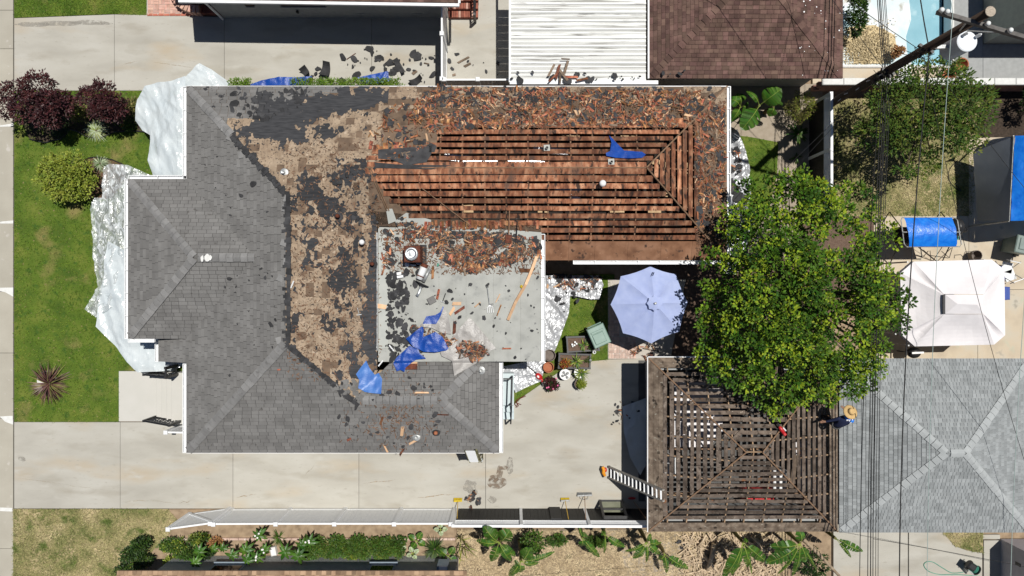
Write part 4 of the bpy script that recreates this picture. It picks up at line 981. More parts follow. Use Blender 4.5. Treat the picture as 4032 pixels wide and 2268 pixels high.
for x, y, c, nm, lb in ((5.75, -5.6, 'plastic_white', 'storage_box', 'white storage box glimpsed through the western garage slats'), (6.05, -6.9, 'plastic_white', 'storage_box', 'white box near the ladder end inside the garage'), (10.3, -7.4, 'plastic_white', 'storage_box', 'white box under the eastern garage slats')):
    mb = MB(); mb.bev((x, y, .35), (.5, .8, .7), .0, .03); tag(mb.build(nm, MT[c]), lb, 'box')
tc = thing('tool_chest', 'red tool chest glimpsed through the southern garage slats', 'tool chest', (9.45, -7.95, 0)); MB().bev((9.45, -7.95, .45), (1.1, .5, .9), 0, .02).build('body', MT['red_plastic'], tc)
for i in range(4): MB().box((9.45, -7.69, .2 + i * .2), (1.0, .02, .16)).build('drawer', MT['red_plastic'], tc)
# ================================================================== NEIGHBOURING ROOFS
# grey garage to the south east
LX0, LX1, LY0, LY1 = 11.77, 18.66, -8.78, -2.54; ld = (LY1 - LY0) / 2; lym = (LY0 + LY1) / 2
lg = thing('shingled_garage', 'neat pale grey shingled garage beside the stripped garage', 'garage', ((LX0 + LX1) / 2, lym, 0))
mb = MB()
for a, b in (((12.1, -8.3), (18.2, -8.3)), ((18.2, -8.3), (18.2, -3.0)), ((18.2, -3.0), (12.1, -3.0)), ((12.1, -3.0), (12.1, -8.3))): mb.beam((*a, 1.2), (*b, 1.2), .12, 2.4)
mb.build('wall', MT['stucco'], lg)
lp = [Plane((LX0, LY0), (LX1, LY0), GZ, T), Plane((LX1, LY1), (LX0, LY1), GZ, T), Plane((LX0, LY1), (LX0, LY0), GZ, T), Plane((LX1, LY0), (LX1, LY1), GZ, T)]
lq = [[(LX0, LY0), (LX1, LY0), (LX1 - ld, lym), (LX0 + ld, lym)], [(LX1, LY1), (LX0, LY1), (LX0 + ld, lym), (LX1 - ld, lym)], [(LX0, LY1), (LX0, LY0), (LX0 + ld, lym)], [(LX1, LY0), (LX1, LY1), (LX1 - ld, lym)]]
mb = MB()
for pl, g in zip(lp, lq): mb.slab3([zz(pl, p) for p in g], .05)
lroof = mb.build('roof', MT['lite_shingle'], lg)
roof_tabs([(pl, g, None, None) for pl, g in zip(lp, lq)], MT['lite_shingle'], 'shingle', lroof, .145, .13, 41, lo=.024)
A_, B_ = Vector((LX0 + ld, lym, GZ + T * ld)), Vector((LX1 - ld, lym, GZ + T * ld))
caps([((LX0, LY0, GZ), A_), ((LX0, LY1, GZ), A_), ((LX1, LY0, GZ), B_), ((LX1, LY1, GZ), B_)], MT['lite_cap'], 'hip_cap', lroof, .13, .26, .26); caps([(A_, B_)], MT['lite_cap'], 'hip_cap', lroof, .13, .26, .34)
def lgz(x, y): return min(p.z(x, y) for p in lp)
# brown garage to the north
BX0, BX1, BY0, BY1 = 4.94, 11.89, 7.54, 14.6; bd = (BX1 - BX0) / 2; bxm = (BX0 + BX1) / 2; TB = .36
bgar = thing('brown_garage', 'garage with a brown shingled hip roof beside the empty pool', 'garage', (bxm, 10, 0))
mb = MB()
for a, b in (((5.4, 8.0), (11.4, 8.0)), ((11.4, 8.0), (11.4, 14)), ((5.4, 8.0), (5.4, 14)), ((5.4, 14), (11.4, 14))): mb.beam((*a, 1.2), (*b, 1.2), .12, 2.4)
mb.build('wall', MT['stucco'], bgar)
bp_ = [Plane((BX0, BY0), (BX1, BY0), GZ, TB), Plane((BX0, BY1), (BX0, BY0), GZ, TB), Plane((BX1, BY0), (BX1, BY1), GZ, TB)]
bq_ = [[(BX0, BY0), (BX1, BY0), (bxm, BY0 + bd)], [(BX0, BY1), (BX0, BY0), (bxm, BY0 + bd), (bxm, BY1)], [(BX1, BY0), (BX1, BY1), (bxm, BY1), (bxm, BY0 + bd)]]
mb = MB()
for pl, g in zip(bp_, bq_): mb.slab3([zz(pl, p) for p in g], .05)
broof = mb.build('roof', MT['brown_shingle'], bgar)
roof_tabs([(pl, g, None, (lambda x, y: y > 11.5)) for pl, g in zip(bp_, bq_)], MT['brown_shingle'], 'shingle', broof, .145, .22, 43)
AB = Vector((bxm, BY0 + bd, GZ + TB * bd)); caps([((BX0, BY0, GZ), AB), ((BX1, BY0, GZ), AB)], MT['brown_shingle'], 'hip_cap', broof, .12, .22, .26)
MB().beam((BX0 - .03, BY0, GZ - .02), (BX0 - .03, BY1, GZ - .02), .05, .10).build('gutter', MT['gutter'], bgar)
# droppings on the brown roof are tiny flat specks
rnd = random.Random(12); mb = MB()
for k in range(38):
    x, y = rnd.uniform(10.2, 11.8), rnd.uniform(7.6, 11); z = min(p.z(x, y) for p in bp_[0::2]) + .03; r_ = rnd.uniform(.008, .03); mb.add([(x + r_ * math.cos(i), y + r_ * math.sin(i), z) for i in range(6)], [(0, 1, 2, 3, 4, 5)])
mb.build('dropping_speck', MT['white'], broof, kind='stuff')
# corrugated patio cover
pc = thing('patio_cover', 'white corrugated metal patio cover with dirty streaks', 'patio cover', (2.4, 9.4, 0))
PX0, PX1, PY0, PY1, PZ = W(2007, 330, 2.35).x, W(2545, 330, 2.35).x, W(2007, 325, 2.35).y, 12.6, 2.35
y = PY0 + .05; k = 0
while y < 11.2:
    wd = .31; mb = MB(); V = []; prof = ((0, 0), (.03, .045), (.075, .045), (.10, .0), (.19, .0), (.205, .018), (.225, .018), (.24, 0), (.30, 0))
    for x in (PX0 + .03, PX1 - .02):
        for a, b in prof: V.append((x, y + a, PZ + b + .02 * (y - PY0) * .3))
    n = len(prof)
    for i in range(n - 1): mb.add([V[i], V[i + 1], V[n + i + 1], V[n + i]], [(0, 1, 2, 3)], 1 if i in (0, 1, 2, 4, 5, 6) else 0)  # pan faces take the painted rib shading, rib faces stay white
    mb.build('roof_sheet', [MT['corr'], MT['corr_rib']], pc, recalc=False); y += wd - .005
MB().beam((PX0, PY0, PZ - .02), (PX0, PY1, PZ + .02), .06, .16).build('edge_trim', MT['gutter'], pc)
MB().beam((PX0, PY0, PZ - .03), (PX1 + .42, PY0, PZ - .03), .13, .12).build('gutter', MT['gutter'], pc)
for x in (PX0 + .1, PX1 + .2): MB().box((x, PY0 + .05, (PZ - .1) / 2), (.09, .09, PZ - .1)).build('post', MT['white'], pc)
MB().beam((PX0, PY0 + .05, PZ - .13), (PX1, PY0 + .05, PZ - .13), .06, .10).build('beam', MT['white'], pc)
# north neighbour's house: a strip of eave and its shaded wall
nh = thing('north_house', 'neighbouring house at the top edge with white gutter and shaded grey wall', 'house', (-6, 11, 0))
NY = W(1200, 72).y
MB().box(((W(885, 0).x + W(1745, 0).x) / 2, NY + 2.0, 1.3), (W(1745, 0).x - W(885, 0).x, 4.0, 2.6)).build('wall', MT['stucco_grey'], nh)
MB().box((W(820, 0).x, NY + 2.6, 1.3), (1.3, 3.6, 2.6)).build('wall', MT['brick_wall'], nh)
ex0, ex1, ey = W(855, 8, 2.65).x, W(1803, 12, 2.65).x, W(1300, 10, 2.65).y
ex0 = W(702, -3, 2.65).x; ey0 = W(702, -4, 2.65).y; ey = W(1803, 12, 2.65).y
npl = Plane((ex0, ey0), (ex1, ey), 2.68, .35); g = [(ex0, ey0), (ex1, ey), (ex1, ey + 4), (ex0, ey + 4)]
nroof = MB().slab3([zz(npl, p) for p in g], .06).build('roof', MT['brown_shingle'], nh)
roof_tabs([(npl, [(ex0, ey0), (ex1, ey), (ex1, ey + 1.0), (ex0, ey0 + 1.0)], None, None)], MT['brown_shingle'], 'shingle', nroof, .145, .25, 47)
mb = MB(); mb.beam((ex0, ey0 - .06, 2.60), (ex1 + .05, ey - .06, 2.60), .11, .11); mb.beam((ex1 + .05, ey, 2.60), (ex1 + .05, ey + 4, 2.60), .08, .11); mb.build('gutter', MT['gutter'], nh)
for a, b in ((1122, 1294), (985, 1018)):
    p, q = W(a, 60), W(b, 60); cxw = (p.x + q.x) / 2 * .97; wn = MB().box((cxw, NY - .015, 1.75), ((q.x - p.x) * .95, .05, .9)).build('window', MT['curtain'], nh)
    MB().box((cxw, NY - .035, 1.28), ((q.x - p.x), .10, .06)).build('sill', MT['stucco'], wn)
for a in (1432, 1650): MB().box((W(a, 60).x, NY - .01, .45), (.36, .03, .10)).build('wall_vent', MT['metal_dull'], nh)
MB().lathe((W(1195, 60).x, NY - .06, .75), [(.05, 0), (.06, .1), (.03, .14)], 10).build('wall_lamp', MT['iron'], nh)
MB().tube([(W(880, 60).x, NY - .05, .05), (W(880, 60).x, NY - .05, 2.5)], .045, 8).build('downspout', MT['gutter'], nh)
# brick path, planter and steps to the north
def bricks(root, x0, y0, x1, y1, mat, z=.02, bl=21, bw=10.5, seed=1, basket=True):
    rnd = random.Random(seed); mk = MB().box((0, 0, 0), (1, 1, 1)); me = None
    y = y0
    j = 0
    key = 'brick' + mat
    if key not in tabmesh:
        bm_ = MB().bev((0, 0, 0), (1, 1, 1), 0, .05); me = bpy.data.meshes.new('brick'); me.from_pydata(bm_.v, [], bm_.f); me.materials.append(MT[mat]); tabmesh[key] = me
    me = tabmesh[key]; inv = wm(root).inverted()
    while y < y1 - 1:
        x = x0; i = 0
        while x < x1 - 1:
            for k in range(2):
                hz = ((i + j) % 2 == 0)
                cxp, cyp = (x + bl / 2, y + bw / 2 + k * bw) if hz else (x + bw / 2 + k * bw, y + bl / 2)
                if cxp < x1 and cyp < y1:
                    p = W(cxp, cyp); o = link('brick', me, root)
                    o.matrix_local = inv @ (Matrix.Translation((p.x, p.y, z - .03 + rnd.uniform(-.004, .004))) @ Matrix.Rotation(rnd.uniform(-.03, .03), 4, 'Z') @ Matrix.Diagonal(((bl if hz else bw) * .01 - .012, (bw if hz else bl) * .01 - .012, .06, 1)))
            x += bl; i += 1
        y += bl; j += 1
bpth = thing('brick_path', None, None, W(640, 30), kind='structure'); MB().prism(PX([(578, -200), (760, -200), (760, 64), (578, 60)]), -.08, .004).build('mortar_bed', MT['mortar'], bpth)
bricks(bpth, 582, -26, 755, 54, 'brick', bl=22, bw=11)
bpt2 = thing('brick_edge', None, None, W(640, 58), kind='structure'); x = 580
for i in range(8): MB().bev(W(x + 11, 58.5, .0), (.205, .09, .06), .02, .008).build('brick', MT['brick_red'], bpt2); x += 22
pln = thing('brick_planter', 'curved pink brick planter wall beside the neighbouring porch', 'planter', W(740, 20))
rnd = random.Random(9); c0 = W(790, -45)
for i in range(13):
    a = R(272 - i * 8.5); r_ = .95; p = Vector((c0.x + r_ * math.cos(a) * 1.05, c0.y + r_ * math.sin(a), .2)); MB().bev(p, (.30, .125, .40), a, .012).build('brick', MT['brick'], pln)
MB().prism([(c0.x - .85, c0.y + .3), (c0.x - .75, c0.y - .5), (c0.x - .2, c0.y - .85), (c0.x + .1, c0.y - .85), (c0.x + .1, c0.y + .3)], 0, .25).build('soil', MT['dark_soil'], pln)
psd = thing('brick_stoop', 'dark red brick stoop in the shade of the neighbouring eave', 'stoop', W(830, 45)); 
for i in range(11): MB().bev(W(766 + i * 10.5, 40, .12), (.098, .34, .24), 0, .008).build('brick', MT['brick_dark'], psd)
stp = thing('brick_steps', 'red brick steps with a black iron railing at the patio', 'steps', W(1826, 30))
for j, (y0, y1, h) in enumerate(((-60, 2, .52), (2, 34, .36), (36, 68, .19))):
    for i in range(12):
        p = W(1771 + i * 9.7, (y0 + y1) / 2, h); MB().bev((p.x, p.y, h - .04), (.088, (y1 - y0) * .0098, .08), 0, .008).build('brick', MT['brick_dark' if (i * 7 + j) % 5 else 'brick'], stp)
    p, q = W(1766, y1, h), W(1882, y0, h); MB().box(((p.x + q.x) / 2, (p.y + q.y) / 2, h / 2 - .045), (abs(q.x - p.x), abs(q.y - p.y) - .02, h - .09)).build('riser', MT['brick_dark'], stp)
railing('step_railing', 'black iron railing descending the red brick steps', W(1876, -20), W(1872, 88), .5, .0, .85, 8)
# south neighbour's house along the bottom edge
sh = thing('south_house', 'neighbouring house at the bottom edge with tan shingles and shaded grey wall', 'house', (-9, -12, 0))
SY = W(1000, 2188).y
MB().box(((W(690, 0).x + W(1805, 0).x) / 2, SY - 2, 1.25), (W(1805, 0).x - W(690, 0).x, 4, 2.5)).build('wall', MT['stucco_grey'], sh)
ex0, ex1, ey = W(462, 2250, 2.55).x, W(1838, 2250, 2.55).x, W(1000, 2248, 2.55).y
spl = Plane((ex1, ey), (ex0, ey), 2.55, .35); g = [(ex1, ey), (ex0, ey), (ex0, ey - 4), (ex1, ey - 4)]
sroof = MB().slab3([zz(spl, p) for p in g], .06).build('roof', MT['tan_shingle'], sh)
roof_tabs([(spl, [(ex1, ey), (ex0, ey), (ex0, ey - 1.2), (ex1, ey - 1.2)], None, None)], MT['tan_shingle'], 'shingle', sroof, .145, .17, 51, lo=.022)
for a, b in ((825, 950), (1450, 1552)):
    p, q = W(a, 2230, 1.5), W(b, 2230, 1.5); cxw = (p.x + q.x) / 2; wn = MB().box((cxw, SY + .01, 1.45), (q.x - p.x, .06, .95)).build('window', MT['window_frame'], sh)
    MB().box((cxw, SY + .045, 1.48), (q.x - p.x - .16, .02, .75)).build('pane', MT['dark_glass'], wn); MB().box((cxw, SY + .06, .96), (q.x - p.x + .1, .12, .05)).build('sill', MT['window_frame'], wn)
mbx = thing('meter_box', 'pale grey meter box fixed to the shaded wall', 'meter box', (W(1742, 2215, 1.2).x, SY + .08, .9)); p = W(1742, 2212, 1.5)
MB().box((p.x, SY + .10, 1.25), (.40, .18, .75)).build('case', MT['window_frame'], mbx); MB().box((p.x + .03, SY + .13, 1.64), (.30, .16, .03)).build('lid', MT['plastic_white'], mbx)
# building beside the pool, and the low building at the lower right corner
nb = thing('poolside_building', 'grey green stucco building beyond the pool', 'building', (20, 11, 0))
p = W(3872, 172); MB().box((p.x + 2.6, p.y + 2.6, 1.35), (5.2, 5.2, 2.7)).build('wall', MT['stucco_green'], nb)
MB().box((p.x + 3.0, p.y + 3.25, 2.78), (5.2, 5.6, .12)).build('roof', MT['brown_shingle'], nb); MB().beam((p.x + .36, p.y + .4, 2.75), (p.x + .36, p.y + 6, 2.75), .08, .12).build('gutter', MT['gutter'], nb)
sb = thing('corner_building', 'lilac grey stucco building at the lower right corner', 'building', W(4000, 2260))
p = W(3940, 2122); MB().box((p.x + 2.5, p.y - 2.5, 1.0), (5.0, 5.0, 2.0)).build('wall', MT['stucco_lilac'], sb); MB().box((p.x + 2.5, p.y - 2.5, 2.03), (4.9, 4.9, .06)).build('roof', MT['white'], sb)
MB().box((p.x - .005, p.y - .62, 1.0), (.03, .12, .28)).build('wall_vent', MT['iron'], sb)
# swimming pool, emptied
pool = thing('pool', None, None, W(3540, 130), kind='structure')
pz = -.9
def pp(a, b, z=0): q = W(a, b); return Vector((q.x, q.y, z))
mb = MB(); mb.add([pp(3200, -60, -.25), pp(3600, -60, -.45), pp(3612, 60, -.45), pp(3590, 130, -.42), pp(3600, 258, -.40), pp(3200, 258, -.22)], [(0, 1, 2, 3, 4, 5)]); mb.build('pool_floor', MT['pool_white'], pool)
mb = MB(); mb.add([pp(3600, -60, -.45), pp(3742, -60, -.55), pp(3742, 258, -.55), pp(3600, 258, -.40), pp(3590, 130, -.42), pp(3612, 60, -.45)], [(0, 1, 2, 3, 4, 5)]); mb.build('pool_deep_end', MT['pool_blue'], pool)
mb = MB(); mb.beam(pp(3200, 258, -.2), pp(3742, 258, -.2), .04, .5); mb.beam(pp(3744, -60, -.2), pp(3744, 262, -.2), .04, .5); mb.build('pool_wall', MT['pool_white'], pool)
mb = MB(); mb.bev(pp(3470, 262, -.01), (5.5, .11, .14), 0, .03); mb.bev(pp(3750, 100, -.012), (.11, 3.3, .14), 0, .03); mb.build('coping', MT['white_patch'], pool)
paving('pool_deck', 'patio', [rect(3200, 268, 3480, 330), rect(3480, 268, 3756, 330)], z=-.01)
paving('side_yard', 'stucco_grey', [rect(3757, -100, 3872, 330), rect(3872, 172, 4300, 330)], z=-.02)
rnd = random.Random(14); mb = MB()
for k in range(2600):
    a, b = rnd.gauss(3415, 60), rnd.gauss(185, 45)
    if not (3300 < a < 3545 and 60 < b < 253): continue
    p = pp(a, b, -.30 + rnd.random() * .1); s_ = rnd.uniform(.02, .05); an = rnd.random() * 6.28; t_ = rnd.uniform(-.6, .6)
    u_ = Vector((math.cos(an), math.sin(an), t_)) * s_; v_ = Vector((-math.sin(an), math.cos(an), rnd.uniform(-.4, .4))) * s_ * .5; mb.add([p - u_, p + v_, p + u_, p - v_], [(0, 1, 2, 3)])
tag(mb.build('pool_leaf_litter', MT['leaf_litter'], kind='stuff', recalc=False), 'dry leaf litter on the pool floor', 'leaves')
o = sheet('litter_mound', [(3318, 110), (3440, 100), (3520, 140), (3535, 215), (3490, 252), (3318, 252)], MT['leaf_litter'], z0=-.36, amp=.12, freq=3, res=.09); tag(o, kind='stuff', label='matted dry leaves at the pool shallow end', cat='leaves')
# ================================================================== FENCES AND WALLS
def panel_fence(name, label, pts, h, cat='fence', braces=None, gate=False):
    "white vinyl boards between capped posts"
    r = thing(name, label, cat, (pts[0].x, pts[0].y, 0))
    for p in pts:
        MB().box((p.x, p.y, h / 2 + .03), (.125, .125, h + .06)).build('post', MT['vinyl'], r); MB().bev((p.x, p.y, h + .085), (.155, .155, .05), 0, .02).build('post_cap', MT['vinyl'], r)
    for a, b in zip(pts, pts[1:]):
        d = (b - a); L_ = d.length; d.normalize(); s = Vector((-d.y, d.x, 0)); a2, b2 = a + d * .07, b - d * .07
        for z, w_ in ((.12, .05), (h - .04, .06)):
            MB().beam(a2 + Vector((0, 0, z)), b2 + Vector((0, 0, z)), w_, .13).build('rail', MT['vinyl'], r)
        n = max(1, int((L_ - .14) / .15)); wd = (L_ - .14) / n
        for i in range(n):
            c = a2 + d * (wd * (i + .5)); MB().box((c.x, c.y, h / 2 + .03), (wd - .006, .03, h - .26), math.atan2(d.y, d.x)).build('board', MT['vinyl'], r)
        if braces:
            MB().beam(a2 + Vector((0, 0, .2)) + s * .04, b2 + Vector((0, 0, h - .15)) + s * .04, .03, .09).build('brace', MT['vinyl'], r)
    return r
fp = [W(917, 2004), W(1146, 2003), W(1362, 2003), W(1582, 2003), W(1790, 2003)]
panel_fence('vinyl_fence', 'white vinyl panel fence along the lower edge of the driveway', fp, 1.83)
panel_fence('vinyl_gate', 'white vinyl gate swung open onto the dry lawn', [W(750, 2022), W(905, 2001)], 1.83, 'gate', braces=True)
panel_fence('vinyl_fence', 'short white vinyl fence stub beside the front steps', [W(712, 1678), W(800, 1680)], 1.2)
panel_fence('vinyl_fence', 'white vinyl fence between the long driveway and patio', [W(1758, 62), W(1758, 200), W(1758, 366)], 1.9)
panel_fence('vinyl_fence', 'white vinyl fence between the patio and stripped roof', [W(1766, 368), W(1890, 368), W(2010, 368)], 1.9)
def lattice_fence(name, label, a, b, h=2.0, hp=1.45, parent=None, along=True, flip=1):
    r = thing(name, label, 'fence', (a.x, a.y, 0)); d = b - a; L_ = d.length; d.normalize(); n = max(2, int(L_ / .15)); ang = math.atan2(d.y, d.x); s = Vector((-d.y, d.x, 0)) * flip
    for i in range(n):
        c = a + d * (L_ * (i + .5) / n) + s * (.006 if i % 2 else 0); MB().box((c.x, c.y, hp / 2), (L_ / n - .005, .03, hp), ang).build('board', MT['black_panel'], r)
    MB().beam(a + Vector((0, 0, hp + .03)), b + Vector((0, 0, hp + .03)), .06, .06).build('rail', MT['vinyl'], r); MB().beam(a + Vector((0, 0, h)), b + Vector((0, 0, h)), .09, .07).build('top_rail', MT['vinyl'], r)
    m = max(2, int(L_ / 2.4)); mb = MB(); z0, z1 = hp + .06, h - .03; st = .085
    k = -int((z1 - z0) / st)
    while k * st < L_:
        for sg in (1, -1):
            x0, x1 = k * st, k * st + (z1 - z0)
            t0, t1 = max(0, x0), min(L_, x1)
            if t1 > t0 + .02:
                za, zb = (z0 + (t0 - x0), z0 + (t1 - x0)) if sg == 1 else (z1 - (t0 - x0), z1 - (t1 - x0))
                o_ = s * (.006 * sg); mb.beam(a + d * t0 + o_ + Vector((0, 0, za)), a + d * t1 + o_ + Vector((0, 0, zb)), .012, .034, up=s)
        k += 1
    mb.build('lattice', MT['vinyl'], r, kind='stuff', recalc=False)
    for i in range(m + 1):
        p = a + d * (L_ * i / m); MB().box((p.x, p.y, h / 2), (.11, .11, h + .02), ang).build('post', MT['vinyl'], r)
    return r
lattice_fence('lattice_fence', 'black boarded fence with white lattice top behind the brooms', W(1800, 2004), W(2552, 2006), 2.05, 1.45)
lattice_fence('lattice_fence', 'dark boarded fence with white lattice top beside the dry yard', W(3187, 420), W(3187, 830), 2.0, 1.4)
bw = thing('block_wall', 'low brick garden wall with white coping in front of the pool', 'wall', W(3500, 350))
a, b = W(3190, 352), W(4250, 352)
for i in range(26):
    p = a.lerp(b, (i + .5) / 26)
    for j in range(4): MB().box((p.x + (.2 if j % 2 else 0), p.y, .17 + j * .25), (.395, .19, .24)).build('block', MT['brick_wall'], bw)
    if i % 2 == 0: MB().bev((p.x + .2, p.y, 1.09), (.80, .26, .10), 0, .02).build('coping_stone', MT['white_patch'], bw)
# ================================================================== TARPS AND SHEETS
def sag(ax, ay, bx, by, h): return lambda x, y: h
def drape(xh, hmax, reach):
    return lambda x, y: max(0.02, hmax * (1 - max(0, (xh - x)) / reach)) if x < xh else hmax
o = sheet('plastic_sheet', [(762, 320), (762, 712), (628, 706), (605, 640), (610, 540), (575, 520), (545, 480), (555, 400), (590, 350), (640, 338), (700, 338)], MT['poly'], z0=.50, amp=.24, freq=1.6, crush=.2, smooth=False, zf=lambda x, y: .1 + .5 * max(0, 1 - abs(x + 12.6) / 1.9), res=.05, seed=3, rot=.5); tag(o, 'white plastic sheet draped over shrubs beside the purple trees', 'plastic sheet')
o = sheet('plastic_sheet', [(700, 340), (790, 252), (835, 275), (912, 330), (912, 342), (720, 345)], MT['poly'], z0=.3, amp=.20, freq=1.6, res=.05, seed=5, crush=.2, smooth=False, rot=.8); tag(o, 'white plastic corner spilling onto the long driveway', 'plastic sheet')
o = sheet('clear_sheet', [(420, 660), (440, 648), (520, 655), (620, 700), (540, 720), (530, 880), (530, 1010), (480, 1040), (470, 1200), (385, 1250), (342, 1215), (390, 1130), (372, 1000), (370, 870), (362, 820), (380, 780), (410, 780)], MT['clear_plastic'], z0=.3, amp=.26, freq=2.2, crush=.8, zf=lambda x, y: .2 * max(0, 1 - abs(x + 14.6) / 1.5), res=.06, seed=8, rot=.2); tag(o, 'clear crumpled plastic film along the front wall', 'plastic film')
o = sheet('plastic_sheet', [(430, 948), (530, 1000), (560, 1340), (700, 1335), (740, 1425), (690, 1458), (560, 1462), (545, 1450), (430, 1330), (385, 1285), (388, 1260), (392, 1200), (415, 1080)], MT['poly'], z0=.35, amp=.22, freq=1.6, crush=.2, smooth=False, zf=lambda x, y: .25 * max(0, 1 - abs(x + 14.3) / 1.4), res=.06, seed=11, rot=.35); tag(o, 'white plastic sheet over the flower bed next to the front steps', 'plastic sheet')
MB().box((0, 0, 0), (.1, .1, .1))
o = sheet('silver_tarp', [(2130, 1110), (2245, 1160), (2240, 1230), (2205, 1330), (2185, 1380), (2130, 1420), (2130, 1200)], MT['silver_tarp'], z0=.06, amp=.20, freq=2.6, res=.05, seed=2, rot=.3, crush=.5, smooth=False); tag(o, 'silver white tarp along the edge of the flat roof', 'tarp')
o = sheet('silver_tarp', [(2130, 1085), (2360, 1085), (2375, 1120), (2360, 1178), (2320, 1178), (2260, 1165), (2180, 1170), (2130, 1140)], MT['silver_tarp'], z0=.10, amp=.22, freq=2.4, res=.05, seed=4, crush=.5, smooth=False); tag(o, 'silver white tarp littered with wood beside the parasol', 'tarp')
o = sheet('silver_tarp', [(1965, 1445), (2090, 1420), (2150, 1425), (2130, 1500), (2070, 1525), (2030, 1545), (2010, 1500), (1965, 1500)], MT['silver_tarp'], z0=.05, amp=.18, freq=2.6, res=.05, seed=6, rot=.6, crush=.5, smooth=False); tag(o, 'silver tarp under the red leaf blower', 'tarp')
o = sheet('silver_tarp', [(2845, 520), (2900, 512), (2925, 580), (2945, 660), (2950, 770), (2940, 830), (2985, 850), (2965, 900), (2850, 900), (2850, 700)], MT['silver_tarp'], z0=.10, amp=.30, freq=2.2, res=.05, seed=7, rot=.5, crush=.5, smooth=False); tag(o, 'silver tarp under the eastern eave covered in debris', 'tarp')
o = sheet('grey_sheet', [(2855, 905), (2960, 900), (2930, 1000), (2900, 1080), (2845, 1080)], MT['silver_tarp'], z0=.06, amp=.10, freq=2, res=.07, seed=9); tag(o, 'shaded silver tarp half hidden below the big tree', 'tarp')
o = sheet('plastic_film', [(2450, 1600), (2555, 1560), (2560, 1800), (2520, 1870), (2480, 1800), (2455, 1700)], MT['poly'], z0=.06, amp=.12, freq=2, res=.07, seed=10); tag(o, 'shaded plastic sheet on the concrete against the stripped garage', 'plastic sheet')
def rsheet(name, outline, mat, lb, amp=.10, freq=2.4, seed=1, rot=0, lift=.05, cat='tarp', res=.05, zref=None):
    z = (zref if zref else sum(Rp(a, b).z for a, b in outline) / len(outline))
    poly = outline; zb = lambda x, y: max(roofz(x, y) - z, -.3) + lift
    o = sheet(name, outline, MT[mat], z0=z, amp=amp, freq=freq, zf=zb, res=res, seed=seed, rot=rot); return tag(o, lb, cat)
rsheet('blue_tarp', [(2400, 530), (2415, 545), (2455, 595), (2480, 597), (2525, 600), (2540, 612), (2525, 625), (2480, 628), (2420, 625), (2385, 618), (2383, 606), (2400, 598), (2408, 560)], 'blue_tarp', 'blue tarp lying on the bare red laths', amp=.09, seed=2, lift=.06)
rsheet('blue_tarp', [(1665, 1275), (1680, 1245), (1715, 1240), (1735, 1228), (1745, 1205), (1752, 1215), (1735, 1245), (1720, 1275)], 'blue_tarp', 'small blue tarp fold above the grey white tarp on flat roof', amp=.10, seed=3)
rsheet('white_tarp', [(1750, 1205), (1770, 1260), (1778, 1315), (1740, 1310), (1700, 1290), (1656, 1285), (1660, 1274), (1718, 1276), (1736, 1246)], 'grey_tarp', 'grey white underside of the blue tarp on flat roof', amp=.12, seed=4)
rsheet('blue_tarp', [(1602, 1332), (1665, 1283), (1672, 1292), (1670, 1325), (1718, 1305), (1745, 1325), (1768, 1370), (1760, 1378), (1715, 1385), (1670, 1382), (1630, 1362)], 'blue_tarp', 'large blue tarp wrapped over a heap of wood on flat roof', amp=.22, freq=2.0, seed=5, lift=.14)
rsheet('blue_tarp', [(1550, 1430), (1565, 1405), (1615, 1360), (1650, 1375), (1655, 1390), (1680, 1410), (1640, 1415), (1625, 1425), (1600, 1445), (1595, 1462), (1580, 1455), (1565, 1460)], 'blue_tarp', 'crumpled blue tarp trailing off the flat roof corner', amp=.16, seed=6)
rsheet('blue_tarp', [(1408, 1470), (1425, 1445), (1445, 1418), (1455, 1445), (1475, 1475), (1490, 1470), (1505, 1492), (1505, 1548), (1470, 1545), (1440, 1540), (1415, 1525), (1420, 1495)], 'blue_tarp_faded', 'faded blue tarp at the valley above the south wing', amp=.14, seed=7)
rsheet('grey_tarp', [(1785, 1320), (1850, 1248), (1955, 1372), (1935, 1378), (1915, 1400), (1875, 1430), (1790, 1478), (1780, 1420), (1740, 1400), (1735, 1385), (1760, 1370), (1775, 1340)], 'grey_tarp', 'grey tarp spread under splintered wood on flat roof', amp=.10, freq=2.4, seed=8)
o = sheet('blue_tarp', [(985, 335), (1030, 318), (1100, 305), (1170, 306), (1230, 302), (1222, 322), (1200, 335), (1150, 338), (985, 338)], MT['blue_tarp'], z0=.6, amp=.16, freq=2, res=.05, seed=12); tag(o, 'long blue tarp lying behind the hedge by the grey roof', 'tarp')
o = sheet('blue_tarp', [(1410, 308), (1440, 300), (1530, 283), (1532, 308), (1547, 312), (1540, 324), (1480, 332), (1440, 335), (1420, 322)], MT['blue_tarp'], z0=.5, amp=.18, freq=2, res=.05, seed=13); tag(o, 'short blue tarp on the driveway at the hedge end', 'tarp')
